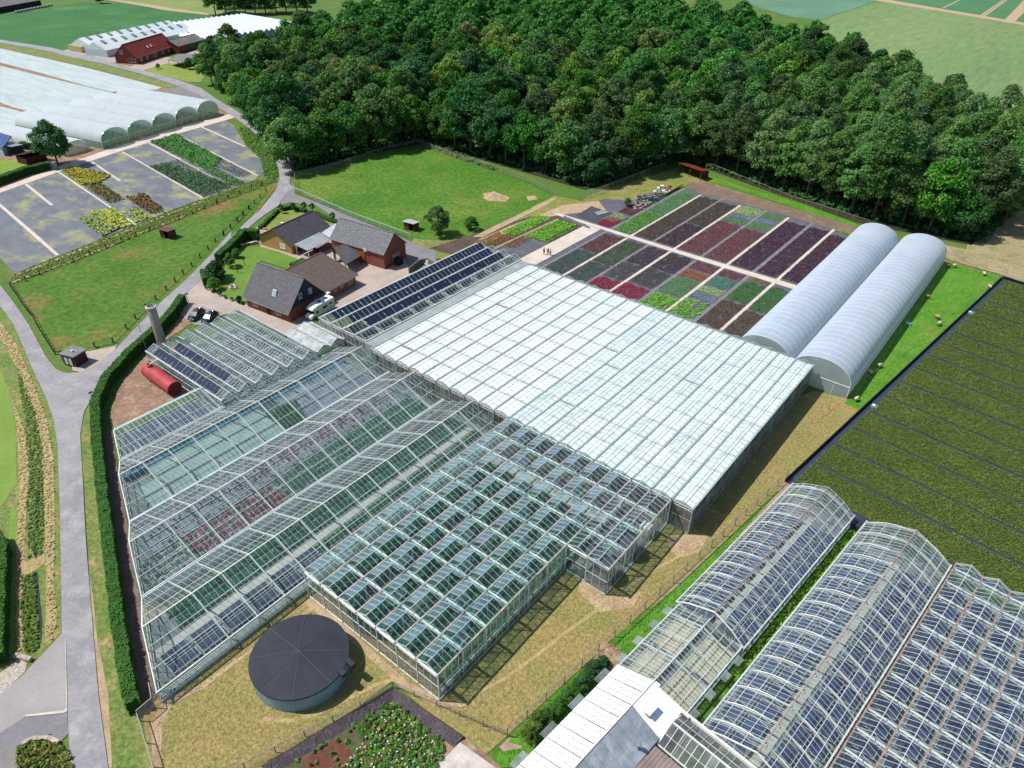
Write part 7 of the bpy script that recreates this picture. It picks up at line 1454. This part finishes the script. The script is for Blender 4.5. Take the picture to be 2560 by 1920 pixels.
for z, p in (('E', (562, 710)), ('E', (500, 770))):
    t = thing('clothes_post', 'dark post on the garden lawn, %s the pair' % ('far one of' if p[0] > 540 else 'near one of'), 'post', (*W(z, p), 0)); MB().tube((0, 0, 0), (0, 0, 1.9), .07, n=8).build('pole', m_dark, t); MB().box(-.04, -.5, 1.8, .04, .5, 1.9).build('cross_arm', m_dark, t)
t = thing('garden_rockery', 'little stone fire place with white stones on the lawn', 'rockery', (*W('E', (462, 900)), .1))
for n_ in range(9): a = n_ * .7; MB().lathe([(.01, 0), (.3, .05), (.33, .25), (.2, .45), (.01, .5)], 7).build('stone', [m_winf, m_sand, m_soil][n_ % 3], t, (.75 * math.cos(a), .6 * math.sin(a), 0))
MB().box(-1.3, -1.1, 0, 1.3, 1.1, .08).build('paving', m_soil, t)
for n_, p in enumerate(((235, 915), (290, 940), (345, 968), (395, 992), (450, 1012), (540, 1045))):
    tree('edge' if n_ % 2 else 'c', *W('E', p), .07, 'tiny border plant on the driveway edge of the lawn', name='border_plant', cat='plant', group='border plants along the driveway')
for n_ in range(10):
    p = W('E', (535 + n_ * 14, 540 - n_ * 3)); o = MB().lathe([(.01, 0), (.2, .02), (.26, .3), (.2, .36), (.32, .5), (.01, .65)], 8).build('flower_pot', leafm('pot_mix', ['e06a2c', 'f0f0f0', '3d5a8a', 'd8b03c'][n_ % 4], 'b8482c', 4, .5) if n_ % 2 else [m_winf, mat('orange_pot', C('e0762c')), m_steelg][n_ % 3], loc=(*p, .1)); tag(o, 'pot or ornament number %s in the group below the tall hedge' % ['one', 'two', 'three', 'four', 'five', 'six', 'seven', 'eight', 'nine', 'ten'][n_], 'flower pot', 'pots below the tall hedge')
for n_, p in enumerate(((735, 395), (748, 398), (720, 392))): o = MB().lathe([(.01, 0), (.3, .02), (.32, .3), (.01, .4)], 8).build('flower_pot', mat('orange_pot', C('e0862c')), loc=(*W('E', p), .1)); tag(o, 'orange pot at the gable of the yellow bungalow', 'flower pot', 'orange pots at the bungalow gable')
t = thing('blockwork_bunker', 'low open blockwork bunker behind the solar roof house', 'wall', (*W('E', (1995, 765)), 0), R(0))
pq = [np.array(p) - np.array(t.location[:2]) for p in W('E', [(1980, 775), (2070, 705), (2140, 690), (2190, 720)])]
for a, b in zip(pq[:-1], pq[1:]): MB().bar((*a, .75), (*b, .75), .25, 1.5).build('wall_section', mat('grey_blockwork', C('8d7f74'), C('74685e'), 1, fine=4), t)
o = heap('white_bags', 'heap of white bags on top of the blockwork bunker', 'bags', W('E', (2130, 690)), 1.2, 1.2, m_steelw, 60, .3)
# near culvert stones and concrete kerbs in the lower left corner
patch('kerb', m_conc, W('N', [(190, 562), (480, 528), (500, 500), (502, 535), (480, 548), (195, 575)]), 9); patch('kerb', m_conc, W('N', [(487, 0), (492, 0), (505, 500), (498, 500)]), 13)
t = thing('culvert_headwall', 'broken stone culvert headwall beside the road at the bottom left', 'wall', (*W('N', (300, 750)), 0)); hw_ = [np.array(p) - np.array(t.location[:2]) for p in W('N', [(170, 785), (250, 745), (370, 740), (440, 775)])]
for a, b in zip(hw_[:-1], hw_[1:]): MB().bar((*a, .2), (*b, .2), .45, .5).build('stone_edge', mat('old_concrete', C('cdbfb0'), C('a89a8a'), 1.5, fine=5, famt=.2), t)
t = thing('concrete_block', 'fallen pale concrete block at the ditch end beside the gravel', 'block', (*W('N', (175, 140)), .1), R(25)); MB().box(-1.1, -.25, 0, 1.1, .25, .4).build('block', mat('old_concrete', C('cdbfb0')), t); MB().box(-.9, -.3, 0, -.6, .3, .45).build('chip', m_steelg, t)
# rough growth: ditch banks, verges, dry lawn tufts
def scrub(lab, poly, dx, r, h, m, keep=.8): crop('rough_grass', lab, 'grass', poly, dx, r, h, m, nl=5, jit=1.1, z=.08, keep=keep)
scrub('rough green growth on the ditch bank below the grey yard', bank0 + bank1, .45, .3, .25, leafm('bank_leaf', '5f7f2c', '7c8a3c', .3))
scrub('green reeds on the curved yard bank', W('A', [(1650, 880), (1720, 890), (1880, 1060), (1925, 1200), (1900, 1260), (1830, 1230), (1800, 1100), (1700, 1000)]), .5, .36, .4, leafm('bank_green', '5a9028', '4f8228', .3))
scrub('straw coloured dead grass along the roadside ditch', W('J', [(0, 75), (60, 160), (120, 300), (165, 420), (190, 560), (195, 800), (190, 1000), (205, 1130), (180, 1210), (160, 1190), (165, 1000), (160, 800), (150, 520), (125, 400), (60, 240), (0, 130)]), .32, .2, .14, leafm('straw_leaf', 'cdb885', 'b5a26a', .6), .5)
scrub('straw coloured dead grass on the far side of the ditch', W('J', [(40, 340), (90, 470), (105, 620), (95, 720), (85, 900), (75, 1100), (90, 1240), (60, 1250), (55, 1000), (60, 850), (70, 650), (60, 450)]), .32, .2, .14, leafm('straw_leaf', 'cdb885', 'b5a26a', .6), .5)
scrub('green plants growing in the ditch beside the main road', W('J', [(60, 240), (125, 400), (150, 520), (155, 800), (150, 900), (100, 920), (95, 720), (105, 620), (90, 450)]), .3, .22, .2, leafm('ditch_leaf', '5a7c2c', '6c8834', .4))
scrub('dense green weeds in the ditch near the side road', W('J', [(78, 985), (125, 970), (138, 1240), (100, 1265), (85, 1240), (75, 1100)]), .3, .24, .3, leafm('ditch_leaf', '5a7c2c', '6c8834'), .9)
scrub('weeds on the culvert bank at the bottom left corner', W('N', [(130, 800), (250, 760), (380, 760), (460, 780), (540, 880), (545, 1000), (130, 1000)]), .3, .32, .5, leafm('culvert_leaf', '5f7a30', '86843c', .5), .9)
scrub('dry grass tufts covering the lawn round the round tank', W('O', [(335, 1560), (345, 1520), (640, 1300), (955, 1515), (1230, 1240), (1310, 1290), (1500, 1160), (1755, 860), (1830, 875), (1700, 1020), (1310, 1385), (1045, 1610), (848, 1455), (590, 1659), (340, 1659)]), .36, .10, .06, leafm('dry_tuft', 'b39a62', '9f9555', .16, .2), .7)
scrub('green grass tufts on the strip beside the fence', W('L', [(1165, 60), (740, 535), (520, 770), (330, 960), (100, 1190), (60, 1216), (0, 1150), (110, 1130), (60, 1080), (430, 745), (460, 700), (750, 460)]), .3, .16, .16, leafm('strip_tuft', '55902a', '6aa236', .4, .2))
scrub('grass and weeds between the two arched glasshouses', [RG(-15.7, 57), RG(-14.3, 48), RG(-14.3, 86), RG(-15.7, 86)], .4, .3, .4, leafm('gap_weed', '5f8f28', '7a9c30', .5), .8)
scrub('grassy growth in the meadow shade along the wood fence', W('B', [(430, 1130), (700, 1050), (960, 990), (1250, 1105), (1500, 1185), (1500, 1160), (960, 960), (430, 1110)]), .9, .6, .7, leafm('shade_weed', '4c7a34', '5f8a3c', .5))
